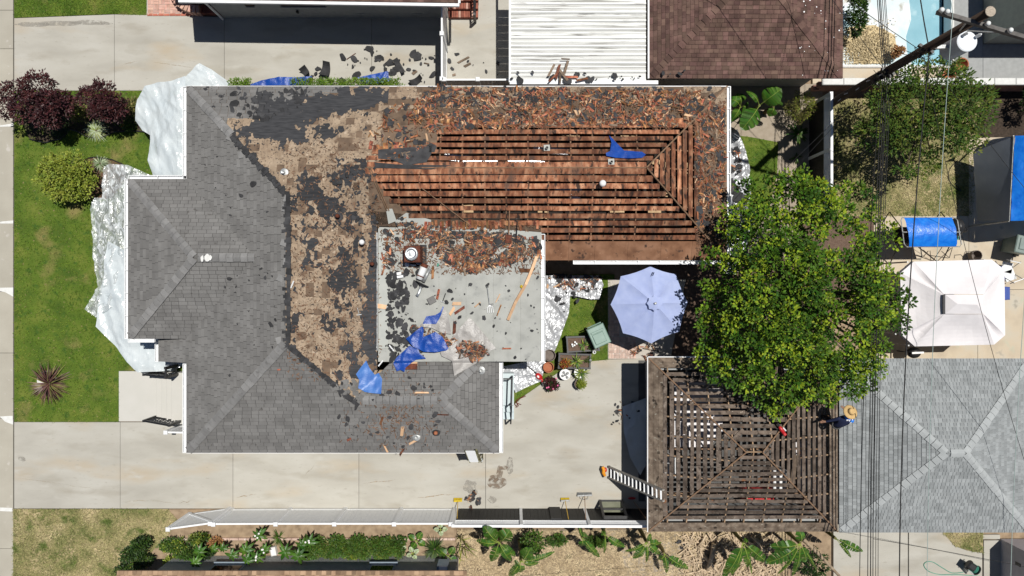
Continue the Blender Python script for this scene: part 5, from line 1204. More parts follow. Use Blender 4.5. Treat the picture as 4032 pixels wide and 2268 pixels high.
# ================================================================== DEBRIS
rnd = random.Random(77)
shard_me = []
for k in range(14):
    mb = MB(); n = 5; L_ = 1.0; V = []
    for side in (0, 1):
        for i in range(2):
            x = (-.5 if i == 0 else .5)
            for y in (-.5, .5): V.append((x + rnd.uniform(-.12, .12), y * rnd.uniform(.7, 1), (side - .5)))
    mb.add(V, [(0, 1, 3, 2), (4, 6, 7, 5), (0, 2, 6, 4), (1, 5, 7, 3), (0, 4, 5, 1), (2, 3, 7, 6)])
    shard_me.append(mb)
def meshes_of(mat, tagn):
    out = []
    for mb in shard_me:
        me = bpy.data.meshes.new(tagn); me.from_pydata(mb.v, [], mb.f); me.materials.append(MT[mat]); out.append(me)
    return out
SHM = {m: meshes_of(m, 'shard') for m in ('shard', 'shard_old', 'shard_light')}
scrap_me = []
for k in range(12):
    mb = MB(); n = 9; V = []
    rr_ = [rnd.uniform(.32, .6) for _ in range(n)]
    for z in (-.5, .5):
        for i in range(n): a = 6.283 * i / n; V.append((rr_[i] * math.cos(a), rr_[i] * math.sin(a) * .8, z + N2(i * .7, k) * 1.5))
    mb.add(V, [tuple(range(n))[::-1], tuple(range(n, 2 * n))] + [(i, (i + 1) % n, n + (i + 1) % n, n + i) for i in range(n)]); scrap_me.append(mb)
FLM = []
for mb in scrap_me:
    me = bpy.data.meshes.new('scrap'); me.from_pydata(mb.v, [], mb.f); me.materials.append(MT['felt_plain']); FLM.append(me)
SHS = []
for k in range(3):
    me = bpy.data.meshes.new('scrap'); mb = MB().box((0, 0, 0), (.9, .8, 1)); me.from_pydata(mb.v, [], mb.f); me.materials.append(MT['shingle']); SHS.append(me)
stuffS = {m: MB() for m in ('shard', 'shard_old', 'shard_light', 'felt_plain')}
COUNT = {'s': 0, 'f': 0}
def surf(px, py):
    p = Rp(px, py)
    if roofz(p.x, p.y) > 0: return p
    return W(px, py, .02)
def shard(p, L_, w_, th, yaw, tilt, lb, grp, mat='shard', nm='wood_shard', single=True, base_n=None):
    m = Matrix.Translation(p) @ Matrix.Rotation(yaw, 4, 'Z') @ Matrix.Rotation(tilt, 4, 'Y') @ Matrix.Rotation(rnd.uniform(-.25, .25), 4, 'X') @ Matrix.Diagonal((L_, w_, th, 1))
    if single:
        o = link(nm, rnd.choice(SHM[mat])); o.matrix_world = m; tag(o, lb, 'wood shard', grp); COUNT['s'] += 1
    else:
        mb = rnd.choice(shard_me); stuffS[mat].add([m @ v for v in mb.v], mb.f)
def scrap(p, sz, yaw, lb, grp, single=True, tilt=0.0, kind='felt', th=.008):
    m = Matrix.Translation(p) @ Matrix.Rotation(yaw, 4, 'Z') @ Matrix.Rotation(tilt, 4, 'Y') @ Matrix.Diagonal((sz, sz * rnd.uniform(.6, 1.0), th, 1))
    if single:
        o = link('felt_scrap' if kind == 'felt' else 'shingle_scrap', rnd.choice(FLM if kind == 'felt' else SHS)); o.matrix_world = m; tag(o, lb, 'felt scrap' if kind == 'felt' else 'shingle scrap', grp); COUNT['f'] += 1
    else:
        mb = rnd.choice(scrap_me); stuffS['felt_plain'].add([m @ v for v in mb.v], mb.f)
def heap(poly, n, nsingle, lb, grp, height, smin=.10, smax=.42, align=None, felt=.09, zf=None, flb=None, fgrp=None, edge=0.3):
    xs = [p[0] for p in poly]; ys_ = [p[1] for p in poly]; k = 0; items = []
    while k < n:
        a, b = rnd.uniform(min(xs), max(xs)), rnd.uniform(min(ys_), max(ys_))
        if not inpoly(a, b, poly): continue
        if N2(a * .02, b * .03, 6) < -edge or N2(a * .013, b * .022, 16) < rnd.uniform(-.6, .25): continue
        k += 1; items.append((a, b, rnd.uniform(smin, smax) * rnd.choice((.5, .7, 1, 1))))
    items.sort(key=lambda t: -t[2])
    for i, (a, b, s) in enumerate(items):
        s *= .70; p = zf(a, b) if zf else surf(a, b)
        up = .035 + height * rnd.random() * (.5 + .5 * N2(a * .03, b * .03, 2))
        p = Vector((p.x, p.y, p.z + max(.03, up)))
        if rnd.random() < felt: scrap(p, s * 1.1 + .05, rnd.random() * 6.28, flb, fgrp, False, rnd.uniform(-.15, .15))
        else:
            mat = rnd.choices(('shard', 'shard_old', 'shard_light'), (.62, .30, .08))[0]
            shard(p, s, max(.016, s * rnd.choice((.09, .14, .2, .3))), rnd.uniform(.007, .016), rnd.random() * 6.28 if align is None else rnd.gauss(align, .5), rnd.uniform(-.25, .25), lb, grp, mat, single=i < nsingle)
heap([(1640, 345), (2760, 360), (2720, 500), (2300, 492), (1900, 505), (1700, 520), (1600, 480), (1640, 420)], 3900, 110, 'broken reddish wood shake in the long heap along the north slope', 'shakes heaped on the north slope', .13, flb='x', fgrp='y')
heap([(1560, 390), (1700, 360), (1700, 560), (1620, 640), (1500, 640), (1520, 560), (1450, 540), (1500, 470)], 240, 20, 'broken wood shake scattered where the laths meet the tan slope', 'shakes by the lath edge', .05, felt=.2)
heap([(2752, 400), (2850, 370), (2855, 960), (2800, 980), (2745, 900), (2735, 520)], 1050, 40, 'broken wood shake heaped on the eastern hip end of the roof', 'shakes on the east hip', .10, felt=.16)
heap([(1515, 890), (1590, 850), (1640, 930), (1560, 1070), (1510, 1060), (1500, 960)], 130, 14, 'broken wood shake lying left of the rusty chimney', 'shakes beside the chimney', .06, felt=.3)
heap([(1690, 915), (1840, 925), (2010, 930), (2110, 965), (2100, 1010), (2010, 1045), (1960, 1040), (1880, 1075), (1820, 1070), (1735, 1020), (1700, 980)], 1700, 46, 'broken wood shake in the heap on the upper flat roof', 'shakes heaped on the flat roof', .14, felt=.12)
heap([(1560, 870), (2120, 920), (2130, 1010), (2060, 970), (1800, 945), (1600, 930)], 800, 8, 'broken wood shake where flat roof meets the laths', 'shakes at the flat roof edge', .05, felt=.25)
heap([(1795, 1360), (1830, 1338), (1905, 1350), (1920, 1385), (1890, 1415), (1850, 1425), (1815, 1405)], 340, 34, 'broken wood shake piled on the grey tarp', 'shakes on the grey tarp', .20, .08, .3, felt=.12, zf=lambda a, b: surf(a, b) + Vector((0, 0, .10)))
heap([(1605, 1310), (1625, 1278), (1660, 1285), (1720, 1300), (1790, 1318), (1800, 1345), (1760, 1365), (1620, 1345)], 220, 20, 'broken wood shake poking out of the large blue tarp', 'shakes under the blue tarp', .20, .08, .3, felt=.1, zf=lambda a, b: surf(a, b) + Vector((0, 0, .06)))
heap([(2140, 1080), (2390, 1090), (2360, 1140), (2250, 1150), (2200, 1130), (2140, 1120)], 130, 24, 'broken wood shake on the silver tarp by the parasol', 'shakes on the parasol side tarp', .14, felt=.25, zf=lambda a, b: W(a, b, .18))
heap([(2855, 560), (2905, 590), (2925, 700), (2900, 790), (2858, 760)], 60, 14, 'broken wood shake fallen on the tarp below the east eave', 'shakes below the east eave', .12, felt=.4, zf=lambda a, b: W(a, b, .28))
heap([(1835, 1958), (1870, 1935), (1892, 1960), (1885, 1985), (1850, 1998), (1838, 1980)], 60, 26, 'broken wood shake in the small pile next to yellow broom', 'shakes in the driveway pile', .14, .08, .28, felt=.4, zf=lambda a, b: W(a, b, .02))
heap([(2480, 1360), (2600, 1370), (2570, 1420), (2490, 1412)], 60, 14, 'broken wood shake on the brick paving below the parasol', 'shakes on the brick paving', .10, felt=.1, zf=lambda a, b: W(a, b, .04))
heap([(2420, 1580), (2560, 1560), (2560, 1680), (2430, 1690)], 60, 10, 'broken wood shake at the foot of the stripped garage', 'shakes at the garage foot', .06, felt=.35, zf=lambda a, b: W(a, b, .03))
for a, b, yaw, L_, w_ in ((1862, 2350 - 500, 1.2, .02, .02),): pass
for a, b, yaw, L_, w_ in ((1495, 1205, -.15, .45, .16), (1510, 1065, 1.3, .36, .08), (1725, 1160, 1.35, .4, .09), (1705, 1075, 1.55, .42, .10), (1798, 1195, .0, .3, .12), (1812, 1220, .6, .42, .1), (1780, 1225, 1.0, .32, .12), (1790, 1290, 1.5, .42, .13), (1965, 1222, 1.2, .4, .05), (1960, 1175, 1.1, .3, .04), (2070, 1065, 0, .46, .17), (1995, 1372, .0, .3, .06),
                         (1505, 1650, 1.25, .36, .09), (1585, 1690, 1.45, .40, .12), (1660, 1545, 0, .46, .06), (1740, 1632, -.05, .42, .05), (1635, 1735, .5, .44, .08), (1518, 1762, -1.1, .36, .07), (1585, 1775, 1.0, .36, .08), (1375, 1730, .5, .18, .09), (1620, 1430, .0, .40, .2), (1848, 1270, 1.5, .3, .06), (1880, 1200, .7, .25, .05),
                         (1100, 1455, 0, .1, .05)):
    p = surf(a, b); shard(p + Vector((0, 0, .045)), L_, w_, .016, yaw, .03, 'single broken wood shake lying loose on the flat roof or south wing', 'loose shakes on the lower roofs', rnd.choice(('shard', 'shard', 'shard_light')))
for a, b, yaw, L_, w_ in ((1824, 236, .5, .44, .09), (1840, 256, .5, .26, .11), (1382, 222, .6, .4, .03), (1680, 250, -.2, .2, .05), (1788, 294, .2, .12, .1), (1632, 285, .6, .2, .14)):
    shard(W(a, b, .03), L_, w_, .016, yaw, 0, 'single broken wood shake lying on concrete north of the house', 'loose shakes on the northern concrete', 'shard_old' if a > 1600 else 'shard')
for a, b, yaw, L_ in ((2170, 280, 1.1, .45), (2195, 285, 1.3, .5), (2220, 300, -.9, .46), (2205, 310, 1.5, .4), (2290, 315, .2, .4), (2225, 235, 0, .3), (2175, 310, .8, .35), (2250, 305, 0, .4), (2228, 270, 1.3, .5)):
    p = W(a, b, 2.45); shard(p + Vector((0, 0, .05 + rnd.random() * .05)), L_, L_ * .22, .016, yaw, .05, 'broken wood shake lying on the white corrugated roof', 'shakes on the corrugated roof', rnd.choice(('shard', 'shard_old')))
# felt scraps
def scatter(poly, n, smin, smax, lb, grp, zf=None, single=True, kind='felt'):
    xs = [p[0] for p in poly]; ys_ = [p[1] for p in poly]; k = 0
    while k < n:
        a, b = rnd.uniform(min(xs), max(xs)), rnd.uniform(min(ys_), max(ys_))
        if not inpoly(a, b, poly): continue
        k += 1; p = zf(a, b) if zf else surf(a, b)
        q = rnd.random() ** 2.2; s = smin + (smax - smin) * q
        scrap(p + Vector((0, 0, .03 + rnd.random() * .03)), s, rnd.random() * 6.28, lb, grp, single and (q > .16 or n < 30), rnd.uniform(-.1, .1), kind, rnd.choice((.008, .012, .02)))
g0 = lambda a, b: W(a, b, .01)
scatter([(1525, 1090), (1580, 1060), (1620, 1150), (1575, 1240), (1620, 1330), (1640, 1400), (1540, 1420), (1520, 1300)], 150, .08, .34, 'x', 'y', None, False)
scatter([(1290, 700), (1480, 640), (1500, 900), (1330, 900)], 60, .06, .26, 'x', 'y', None, False)
scatter([(1200, 300), (1380, 200), (1500, 180), (1620, 180), (1715, 210), (1715, 335), (1230, 335)], 75, .05, .42, 'torn black felt scrap lying on the long northern driveway', 'felt scraps on the northern driveway', g0)
scatter([(1765, 200), (1955, 230), (1990, 305), (1765, 305)], 9, .06, .26, 'torn black felt scrap on the patio inside the white fence', 'felt scraps on the patio', g0)
scatter([(2010, 285), (2540, 285), (2540, 318), (2010, 318)], 22, .08, .36, 'torn felt scrap along the lower edge of corrugated roof', 'felt scraps on the corrugated roof', lambda a, b: W(a, b, 2.45))
scatter([(2610, 270), (2720, 275), (2700, 295), (2610, 295)], 4, .08, .26, 'torn felt scrap on the brown shingled roof corner', 'felt scraps on the brown roof', lambda a, b: W(a, b, 2.66))
scatter([(780, 560), (1110, 800), (1110, 1340), (1000, 1450), (860, 1500), (850, 900)], 34, .05, .28, 'torn black felt scrap lying on the western grey slope', 'felt scraps on the west slope')
scatter([(860, 370), (1200, 350), (1180, 470), (940, 480)], 60, .05, .38, 'torn black felt scrap over the grey shingles near the hedge', 'felt scraps near the hedge')
scatter([(1520, 1080), (1600, 1000), (1680, 1060), (1600, 1200), (1650, 1290), (1600, 1330), (1700, 1400), (1560, 1420), (1520, 1380)], 70, .06, .40, 'torn black felt scrap on the western flat roof', 'felt scraps on the flat roof')
scatter([(1620, 1080), (2120, 1080), (2120, 1420), (1950, 1420), (1700, 1240)], 46, .04, .22, 'small black felt scrap on the pale flat roof', 'small felt scraps on the flat roof')
scatter([(1280, 1500), (1450, 1470), (1700, 1480), (1760, 1560), (1740, 1770), (1350, 1770)], 80, .04, .26, 'torn black felt scrap on the south wing shingles', 'felt scraps on the south wing')
scatter([(1640, 370), (2760, 370), (2700, 480), (1640, 500)], 30, .10, .42, 'x', 'y', None, False)
scatter([(1290, 1500), (1440, 1500), (1440, 1570), (1350, 1575)], 26, .14, .30, 'torn grey shingle tab heaped at the valley by the faded tarp', 'shingle tabs at the valley', None, True, 'sh')
scatter([(2680, 2110), (2740, 2120), (2720, 2165), (2640, 2160)], 6, .16, .30, 'torn felt scrap on the straw ground behind the stripped garage', 'felt scraps behind the garage', g0)
scatter([(2860, 700), (2930, 720), (2935, 790), (2870, 800)], 9, .2, .5, 'large torn felt piece on the tarp below the east eave', 'felt pieces below the east eave', lambda a, b: W(a, b, .3))
scatter([(2150, 1110), (2360, 1110), (2240, 1230), (2150, 1220)], 16, .08, .34, 'torn felt scrap on the silver tarp by the parasol', 'felt scraps by the parasol', lambda a, b: W(a, b, .2))
scatter([(2430, 1600), (2470, 1630), (2440, 1690), (2400, 1670)], 7, .08, .3, 'torn felt scrap on the concrete at the shade edge', 'felt scraps at the garage shade', g0)
# curled felt pieces that stand up
for a, b, L_, w_, yaw, lb in ((1284, 275, .55, .40, 1.35, 'curled black felt sheet with a grey strip on the northern driveway'), (1575, 265, .62, .22, -1.0, 'curled black felt strip with a hooked end on northern driveway'), (1205, 285, .36, .30, -.9, 'folded black felt sheet beside the long blue tarp'), (1640, 320, .5, .3, .6, 'folded grey felt sheet near the driveway fence')):
    mb = MB(); V = []; F = []; c = W(a, b, .02); m3 = Matrix.Rotation(yaw, 3, 'Z')
    for i in range(9):
        t = i / 8; x = (t - .5) * L_; z = .22 * (abs(t - .5) * 2) ** 2
        for y in (-.5, .5): V.append(c + m3 @ Vector((x, y * w_ * (1 - .3 * t), z + .02)))
    for i in range(8): F.append((2 * i, 2 * i + 1, 2 * i + 3, 2 * i + 2))
    mb.add(V, F); tag(mb.build('felt_sheet', MT['felt_plain'], recalc=False), lb, 'felt sheet')
for p_, nm, lb in (('shard', 'wood_shard_litter', 'mass of smaller splintered wood shakes in the roof heaps'), ('shard_old', 'grey_shard_litter', 'mass of greyed wood splinters in the roof heaps'), ('shard_light', 'pale_shard_litter', 'mass of fresh pale wood splinters in the roof heaps'), ('felt_plain', 'felt_litter', 'mass of small torn felt scraps in the roof heaps')):
    if stuffS[p_].v: tag(stuffS[p_].build(nm, MT[p_], kind='stuff', recalc=False), lb, 'litter')
mb = MB()
for k in range(9000):        # fine chaff
    a, b = rnd.choice((( rnd.uniform(1640, 2780), rnd.uniform(350, 520)), (rnd.uniform(1500, 2130), rnd.uniform(880, 1080)), (rnd.uniform(2740, 2855), rnd.uniform(400, 1000)), (rnd.uniform(1130, 1500), rnd.uniform(560, 1500)), (rnd.gauss(1580, 80), rnd.gauss(1650, 75))))
    if a > 1380 and b > 1470 and rnd.random() < .72: continue
    p = surf(a, b)
    if p.z < 1: continue
    p = p + Vector((0, 0, .035)); an = rnd.random() * 6.28; l = rnd.uniform(.015, .06); u = Vector((math.cos(an), math.sin(an), 0)) * l; v = Vector((-math.sin(an), math.cos(an), 0)) * l * .25
    mb.add([p - u - v, p + u - v, p + u + v, p - u + v], [(0, 1, 2, 3)])
tag(mb.build('wood_chaff', MT['chaff'], kind='stuff', recalc=False), 'fine wood chaff strewn over the torn roof', 'chaff')
# the drop cloth side: long pale bent board over the flat roof
pts = [Rp(2113, 1010, .10), Rp(2095, 1060, .12), Rp(2070, 1120, .12), Rp(2030, 1190, .10), Rp(2000, 1260, .08)]
mb = MB()
for a, b in zip(pts, pts[1:]): mb.beam(a, b, .10, .02)
tag(mb.build('bent_trim_board', MT['shard_light']), 'long pale bent trim board across the flat roof', 'board')
# ================================================================== TOOLS
def tb_(name, label, cat, loc): return thing(name, label, cat, loc)
# garden fork on the flat roof and its twin on the laths
def fork(name, label, hx, hy, tx, ty, ntine, grip, parentz):
    a, b = Rp(hx, hy, .06), Rp(tx, ty, .06); r = tb_(name, label, 'fork', (a.x, a.y, a.z - .06)); d = (b - a).normalized(); s = Vector((-d.y, d.x, 0)).normalized()
    m = a.lerp(b, .72); MB().tube([a + d * .10, m], .017, 8).build('shaft', MT['metal_dull' if grip else 'iron'], r)
    MB().tube([a - s * .05, a + s * .05, a + d * .10 + s * .02, a + d * .10 - s * .02, a - s * .05], .012, 6).build('grip', MT['iron'], r)
    for i in range(ntine):
        o_ = s * ((i / (ntine - 1) - .5) * .20); MB().tube([m, m + d * .05 + o_ * .6, m + d * .09 + o_, b + o_], .011, 6).build('tine', MT['aluminium' if grip else 'iron'], r)
fork('garden_fork', 'long handled garden fork lying on the pale flat roof', 1918, 1122, 1932, 1232, 4, True, 0)
fork('garden_fork', 'dark garden fork lying at the edge of the bare laths', 2037, 862, 2032, 968, 4, False, 0)
a, b = Rp(2006, 830, .06), Rp(2002, 960, .06); r = tb_('shovel', 'long handled shovel beside the dark fork on the laths', 'shovel', (a.x, a.y, a.z)); MB().tube([a, a.lerp(b, .7)], .018, 8).build('shaft', MT['broom_wood'], r); d = (b - a).normalized(); c = a.lerp(b, .85); MB().box(c, (.22, .30, .01), math.atan2(d.y, d.x) + R(90)).build('blade', MT['rust'], r)
# hammer
a, b = Rp(1755, 1155, .05), Rp(1743, 1188, .05); r = tb_('hammer', 'claw hammer with black grip lying on the flat roof', 'hammer', (a.x, a.y, a.z - .05)); MB().tube([a, b], .016, 8).build('handle', MT['black_plastic'], r); d = (b - a).normalized(); s = Vector((-d.y, d.x, 0)); MB().tube([b - s * .07, b, b + s * .05, b + s * .10 + d * .02], [.02, .016, .014, .005], 8).build('head', MT['aluminium'], r)
a, b = Rp(1408, 1212, .05), Rp(1416, 1240, .05); r = tb_('hammer', 'grey hammer lying on the tan felt covered slope', 'hammer', (a.x, a.y, a.z)); MB().tube([a, b], .016, 8).build('handle', MT['metal_dull'], r); MB().beam(b - Vector((.08, 0, 0)), b + Vector((.08, .02, 0)), .035, .03).build('head', MT['metal_dull'], r)
# vent stack lying on the roof
r = tb_('vent_stack', 'dismantled metal vent stack with rusty collar lying on flat roof', 'vent stack', Rp(1660, 1090))
a, b = Rp(1672, 1050, .13), Rp(1652, 1100, .13); MB().tube([a, b], .12, 18).build('outer_pipe', MT['plastic_white'], r, smooth=True); d = (b - a).normalized(); MB().tube([a - d * .10, a + d * .03], .125, 18).build('rusty_collar', MT['rust'], r); MB().tube([b - d * .14, b - d * .10], .13, 18).build('band', MT['rust'], r)
a, b = Rp(1694, 1058, .10), Rp(1668, 1110, .10); MB().tube([a, b], .065, 16).build('dark_pipe', MT['metal_dull'], r, smooth=True); d = (b - a).normalized(); MB().lathe(b + d * .08, [(.26, -.015), (.26, .0), (.12, .05), (.07, .10)], 18, m=d.to_track_quat('Z', 'Y').to_matrix() @ Matrix.Rotation(.0, 3, 'X')).build('storm_collar', MT['felt_plain'], r)
a, b, c = Rp(1663, 1118, .10), Rp(1650, 1155, .08), Rp(1643, 1166, .09); MB().tube([a, b, c], [.055, .055, .06], 16).build('elbow_pipe', MT['metal'], r, smooth=True)
p = Rp(1650, 1032, .03); mb = MB(); mb.lathe(p, [(.10, 0), (.10, .06), (.075, .06), (.06, .02), (.001, .015)], 20); tag(mb.build('pipe_ring', MT['metal']), 'open metal pipe ring beside the chimney shadow', 'pipe ring')
p = Rp(1604, 1042, .03); mb = MB(); mb.lathe(p, [(.07, 0), (.085, .02), (.05, .05), (.001, .055)], 16); tag(mb.build('vent_hood', MT['plastic_white']), 'white round vent hood at the foot of the chimney', 'vent hood')
p = Rp(1628, 1043, .05); d = Vector((.10, -.01, 0)); mb = MB(); mb.tube([p - d, p + d], .03, 10); tag(mb.build('pipe_offcut', MT['metal']), 'short metal pipe offcut below the chimney', 'pipe')
p = Rp(1575, 1083, .03)
tag(MB().bev(p + Vector((-.02, .05, .06)), (.16, .10, .10), .15, .01).build('foam_block', MT['white']), 'smaller upper white foam block on the flat roof', 'block'); tag(MB().bev(p + Vector((.02, -.06, .06)), (.22, .09, .10), .15, .01).build('foam_block', MT['white']), 'longer lower white foam block on the flat roof', 'block')
p = Rp(1725, 1043, .05); d = Vector((.015, .05, 0)); mb = MB(); mb.tube([p - d, p + d], .03, 12); tag(mb.build('drink_can', MT['hose_green']), 'green drink can lying by the flat roof wood heap', 'can')
p = Rp(1700, 1182, .05); mb = MB(); mb.bev(p, (.26, .24, .10), .5, .01); tag(mb.build('shingle_bundle', MT['shingle']), 'small grey stack of shingles on the flat roof', 'shingles')
for a, b, yaw, lb in ((1500, 1430, .9, 'white metal flashing strip below the blue tarp corner'), (1543, 1370, -.9, 'bent bright flashing strip among the black scraps'), (1153, 1120, 1.2, 'bright flashing scrap at the torn west ridge')):
    p = Rp(a, b, .06); o = MB().box(p, (.26, .045, .012), yaw).build('flashing_strip', MT['aluminium']); tag(o, lb, 'flashing')
p = Rp(1620, 1443, .05); o = MB().bev(p, (.42, .20, .06), .02, .01).build('rusty_plate', MT['rust']); tag(o, 'rusty brown metal plate next to the trailing blue tarp', 'plate')
p = Rp(2053, 1128, .05); o = MB().ball(p, (.05, .06, .03), 10, 6).build('yellow_tape', MT['yellow']); tag(o, 'small yellow tape measure on the flat roof', 'tape measure')
# blower
r = tb_('leaf_blower', 'red leaf blower with black tube on the silver tarp', 'leaf blower', W(2110, 1480))
a, b = W(2078, 1441, .12), W(2116, 1475, .14); MB().tube([a, a.lerp(b, .6), b], [.045, .04, .055], 10).build('tube', MT['black_plastic'], r)
c = W(2122, 1482, .15); MB().ball(c, (.17, .115, .12), 12, 8, m=Matrix.Rotation(R(-42), 3, 'Z')).build('motor_housing', MT['red_plastic'], r, smooth=True); e = W(2134, 1502, .16)
MB().tube([c + Vector((.02, -.08, .03)), c.lerp(e, .7) + Vector((.06, .0, .05)), e], [.05, .035, .04], 10).build('handle', MT['red_plastic'], r); MB().bev(W(2137, 1510, .13), (.10, .14, .12), .4, .02).build('battery', MT['black_plastic'], r)
MB().ball(c + Vector((-.02, .0, .10)), (.07, .05, .02), 10, 6, m=Matrix.Rotation(R(-42), 3, 'Z')).build('vent_badge', MT['white'], r)
# cord tangle
P_ = []
for a, b in ((2038, 1592), (2030, 1605), (2042, 1598), (2034, 1586), (2040, 1572), (2068, 1556), (2070, 1560), (2036, 1574), (2030, 1582), (2040, 1590), (2052, 1593), (2038, 1588), (2028, 1580), (2026, 1590), (2036, 1604), (2042, 1596)): P_.append(W(a, b, .03 + rnd.random() * .03))
tag(MB().tube(P_, .014, 6).build('cord_tangle', MT['red_cord'], smooth=True), 'tangled dark red cord beside the rear steps', 'cord')
# ladder
r = tb_('ladder', 'aluminium extension ladder leaning on the stripped garage', 'ladder', W(2400, 1865))
A1, B1 = W(2398, 1838, .05), W(2398, 1880, .05); top = Gp(2606, 1960, .12)
A2, B2 = W(2612, 1930, 3.55), W(2613, 1973, 3.55)
for s, e in ((A1, A2), (B1, B2)): MB().beam(s, e, .05, .09).build('rail', MT['ladder_rail'], r); 
for i in range(14):
    t = (i + .6) / 14.2; p, q = A1.lerp(A2, t), B1.lerp(B2, t); MB().beam(p, q, .055, .035).build('rung', MT['aluminium'], r)
for s in (A1, B1): MB().box(s, (.10, .08, .08)).build('foot', MT['black_plastic'], r)
# tool pouch at the ladder's foot
r = tb_('tool_belt', 'orange and black tool belt lying at the ladder foot', 'tool belt', W(2374, 1857)); 
MB().tube([W(2372, 1838, .06), W(2378, 1850, .08), W(2376, 1862, .08), W(2382, 1874, .06)], [.06, .08, .07, .05], 10).build('pouch', MT['orange'], r); MB().tube([W(2368, 1836, .05), W(2364, 1848, .05), W(2370, 1864, .05), W(2376, 1878, .04)], .045, 8).build('strap', MT['black_plastic'], r); MB().ball(W(2384, 1850, .08), (.06, .10, .06), 10, 6).build('lining', MT['red_plastic'], r)
# brooms leaning at the fence
def broom(label, hx, hy, L_, bris, bar, han, tipx, tipy, tipz):
    r = tb_('push_broom', label, 'broom', W(hx, hy)); a = W(hx, hy, .09); m3 = 0.05
    MB().bev(a + Vector((0, 0, .02)), (L_, .07, .05), m3, .01).build('head', MT[bar], r); mb = MB()
    for i in range(24):
        for j in range(3): p = a + Vector(((i / 23 - .5) * L_ * .96, .05 + (j - 1) * .025 - .02, -.03)); mb.tube([p + Vector((0, -.01, .03)), p + Vector((rnd.uniform(-.01, .01), .04, -.03))], .009, 4)
    mb.build('bristles', MT[bris], r, kind='stuff', recalc=False)
    e = W(tipx, tipy, tipz); MB().tube([a, a.lerp(e, .5), e], .014, 8).build('handle', MT[han], r)
    return r, a, e
broom('yellow push broom leaning at the end of the white fence', 1803, 1972, .33, 'yellow', 'yellow', 'yellow_wood', 1800, 2040, 1.35)
broom('yellow bristled push broom with grey head leaning on the black fence', 2225, 1971, .34, 'yellow', 'metal_dull', 'yellow_wood', 2240, 2052, 1.4)
r, a, e = broom('wide grey push broom leaning on the black fence', 2302, 1950, .58, 'metal_dull', 'metal_dull', 'broom_wood', 2306, 2054, 1.42)
for s in (-1, 1): MB().tube([a + Vector((s * .18, 0, .03)), a + Vector((s * .14, -.12, .08)), a + Vector((s * .02, -.14, .13))], .009, 6).build('brace', MT['metal_dull'], r)
r = tb_('rake', 'rake with red head standing in the shade of the garage', 'rake', W(2490, 1962)); a, b = W(2495, 1975, .1), W(2550, 2050, 1.3); MB().tube([a, b], .014, 8).build('handle', MT['broom_wood'], r); MB().ball(W(2488, 1962, .08), (.16, .05, .05), 10, 6).build('head', MT['red_plastic'], r)
# black framed cabinet by the fence
r = tb_('glass_cabinet', 'black framed cabinet with a glass top against the fence', 'cabinet', W(2410, 1995))
x0, x1, y0, y1 = W(2362, 0).x, W(2448, 0).x, W(0, 2003).y, W(0, 1968).y
def cq(x, y, z): return Vector((x, y, z))
for s in (x0, x1): MB().beam(cq(s, y1 - .03, 0), cq(s, y0 + .05, 1.25), .09, .09).build('side_frame', MT['black_plastic'], r)
for t, w_ in ((.03, .09), (.52, .06), (1.0, .12)):
    a = cq(x0, y1 - .03, 0).lerp(cq(x0, y0 + .05, 1.25), t); b = cq(x1, y1 - .03, 0).lerp(cq(x1, y0 + .05, 1.25), t); MB().beam(a, b, w_, .06).build('cross_frame', MT['black_plastic'], r)
A_, B_, C_, D_ = cq(x0 + .05, y1 - .05, .08), cq(x1 - .05, y1 - .05, .08), cq(x1 - .05, y0 + .04, .62), cq(x0 + .05, y0 + .04, .62)
MB().slab3([A_, B_, C_, D_], .01).build('pane', MT['mirror_glass'], r); MB().slab3([D_ + Vector((0, .01, .02)), C_ + Vector((0, .01, .02)), cq(x1 - .05, y0 + .05, 1.2), cq(x0 + .05, y0 + .05, 1.2)], .01).build('lower_panel', MT['black_panel'], r)
r = tb_('fence_board', 'black spare panel resting against the lattice fence', 'panel', W(2190, 2003)); MB().box((W(2183, 0).x, W(0, 1998).y, .72), (.42, .05, 1.44)).build('panel', MT['black_panel'], r)
# white ribbed lift platform at the south eave
r = tb_('ladder_lift', 'white ribbed roof hoist with cable drum standing at the eave', 'hoist', W(1852, 1795))
c0_, c1_ = W(1838, 1776, 2.9), W(1878, 1818, 2.3)
e1, e2 = W(1832, 1775, 2.80), W(1870, 1775, 2.80); f1, f2 = W(1850, 1820, 2.62), W(1885, 1820, 2.62)
for i in range(12):
    t0, t1 = i / 12, (i + .86) / 12; MB().slab3([e1.lerp(f1, t0), e2.lerp(f2, t0), e2.lerp(f2, t1), e1.lerp(f1, t1)], .03).build('rib', MT['plastic_white'], r)
for s, e in ((e1, f1), (e2, f2)): MB().beam(s - Vector((0, 0, .05)), e - Vector((0, 0, .05)), .05, .06).build('side_rail', MT['olive_paint'], r)
g1, g2 = W(1876, 1772, 3.0), W(1895, 1818, 1.5); MB().tube([g1, g2], .035, 8).build('mast', MT['olive_paint'], r)
MB().tube([W(1888, 1795, 2.2), W(1892, 1780, 2.4), W(1900, 1790, 2.1), W(1902, 1808, 1.7), W(1896, 1815, 1.6)], .012, 6).build('cable_loop', MT['olive_paint'], r); MB().lathe(W(1896, 1811, 1.6), [(.06, -.04), (.06, .04)], 12).build('drum', MT['metal'], r)
for p_ in (f1, f2, g2): MB().beam(p_, (p_.x, p_.y, 0), .045, .045).build('leg', MT['olive_paint'], r)
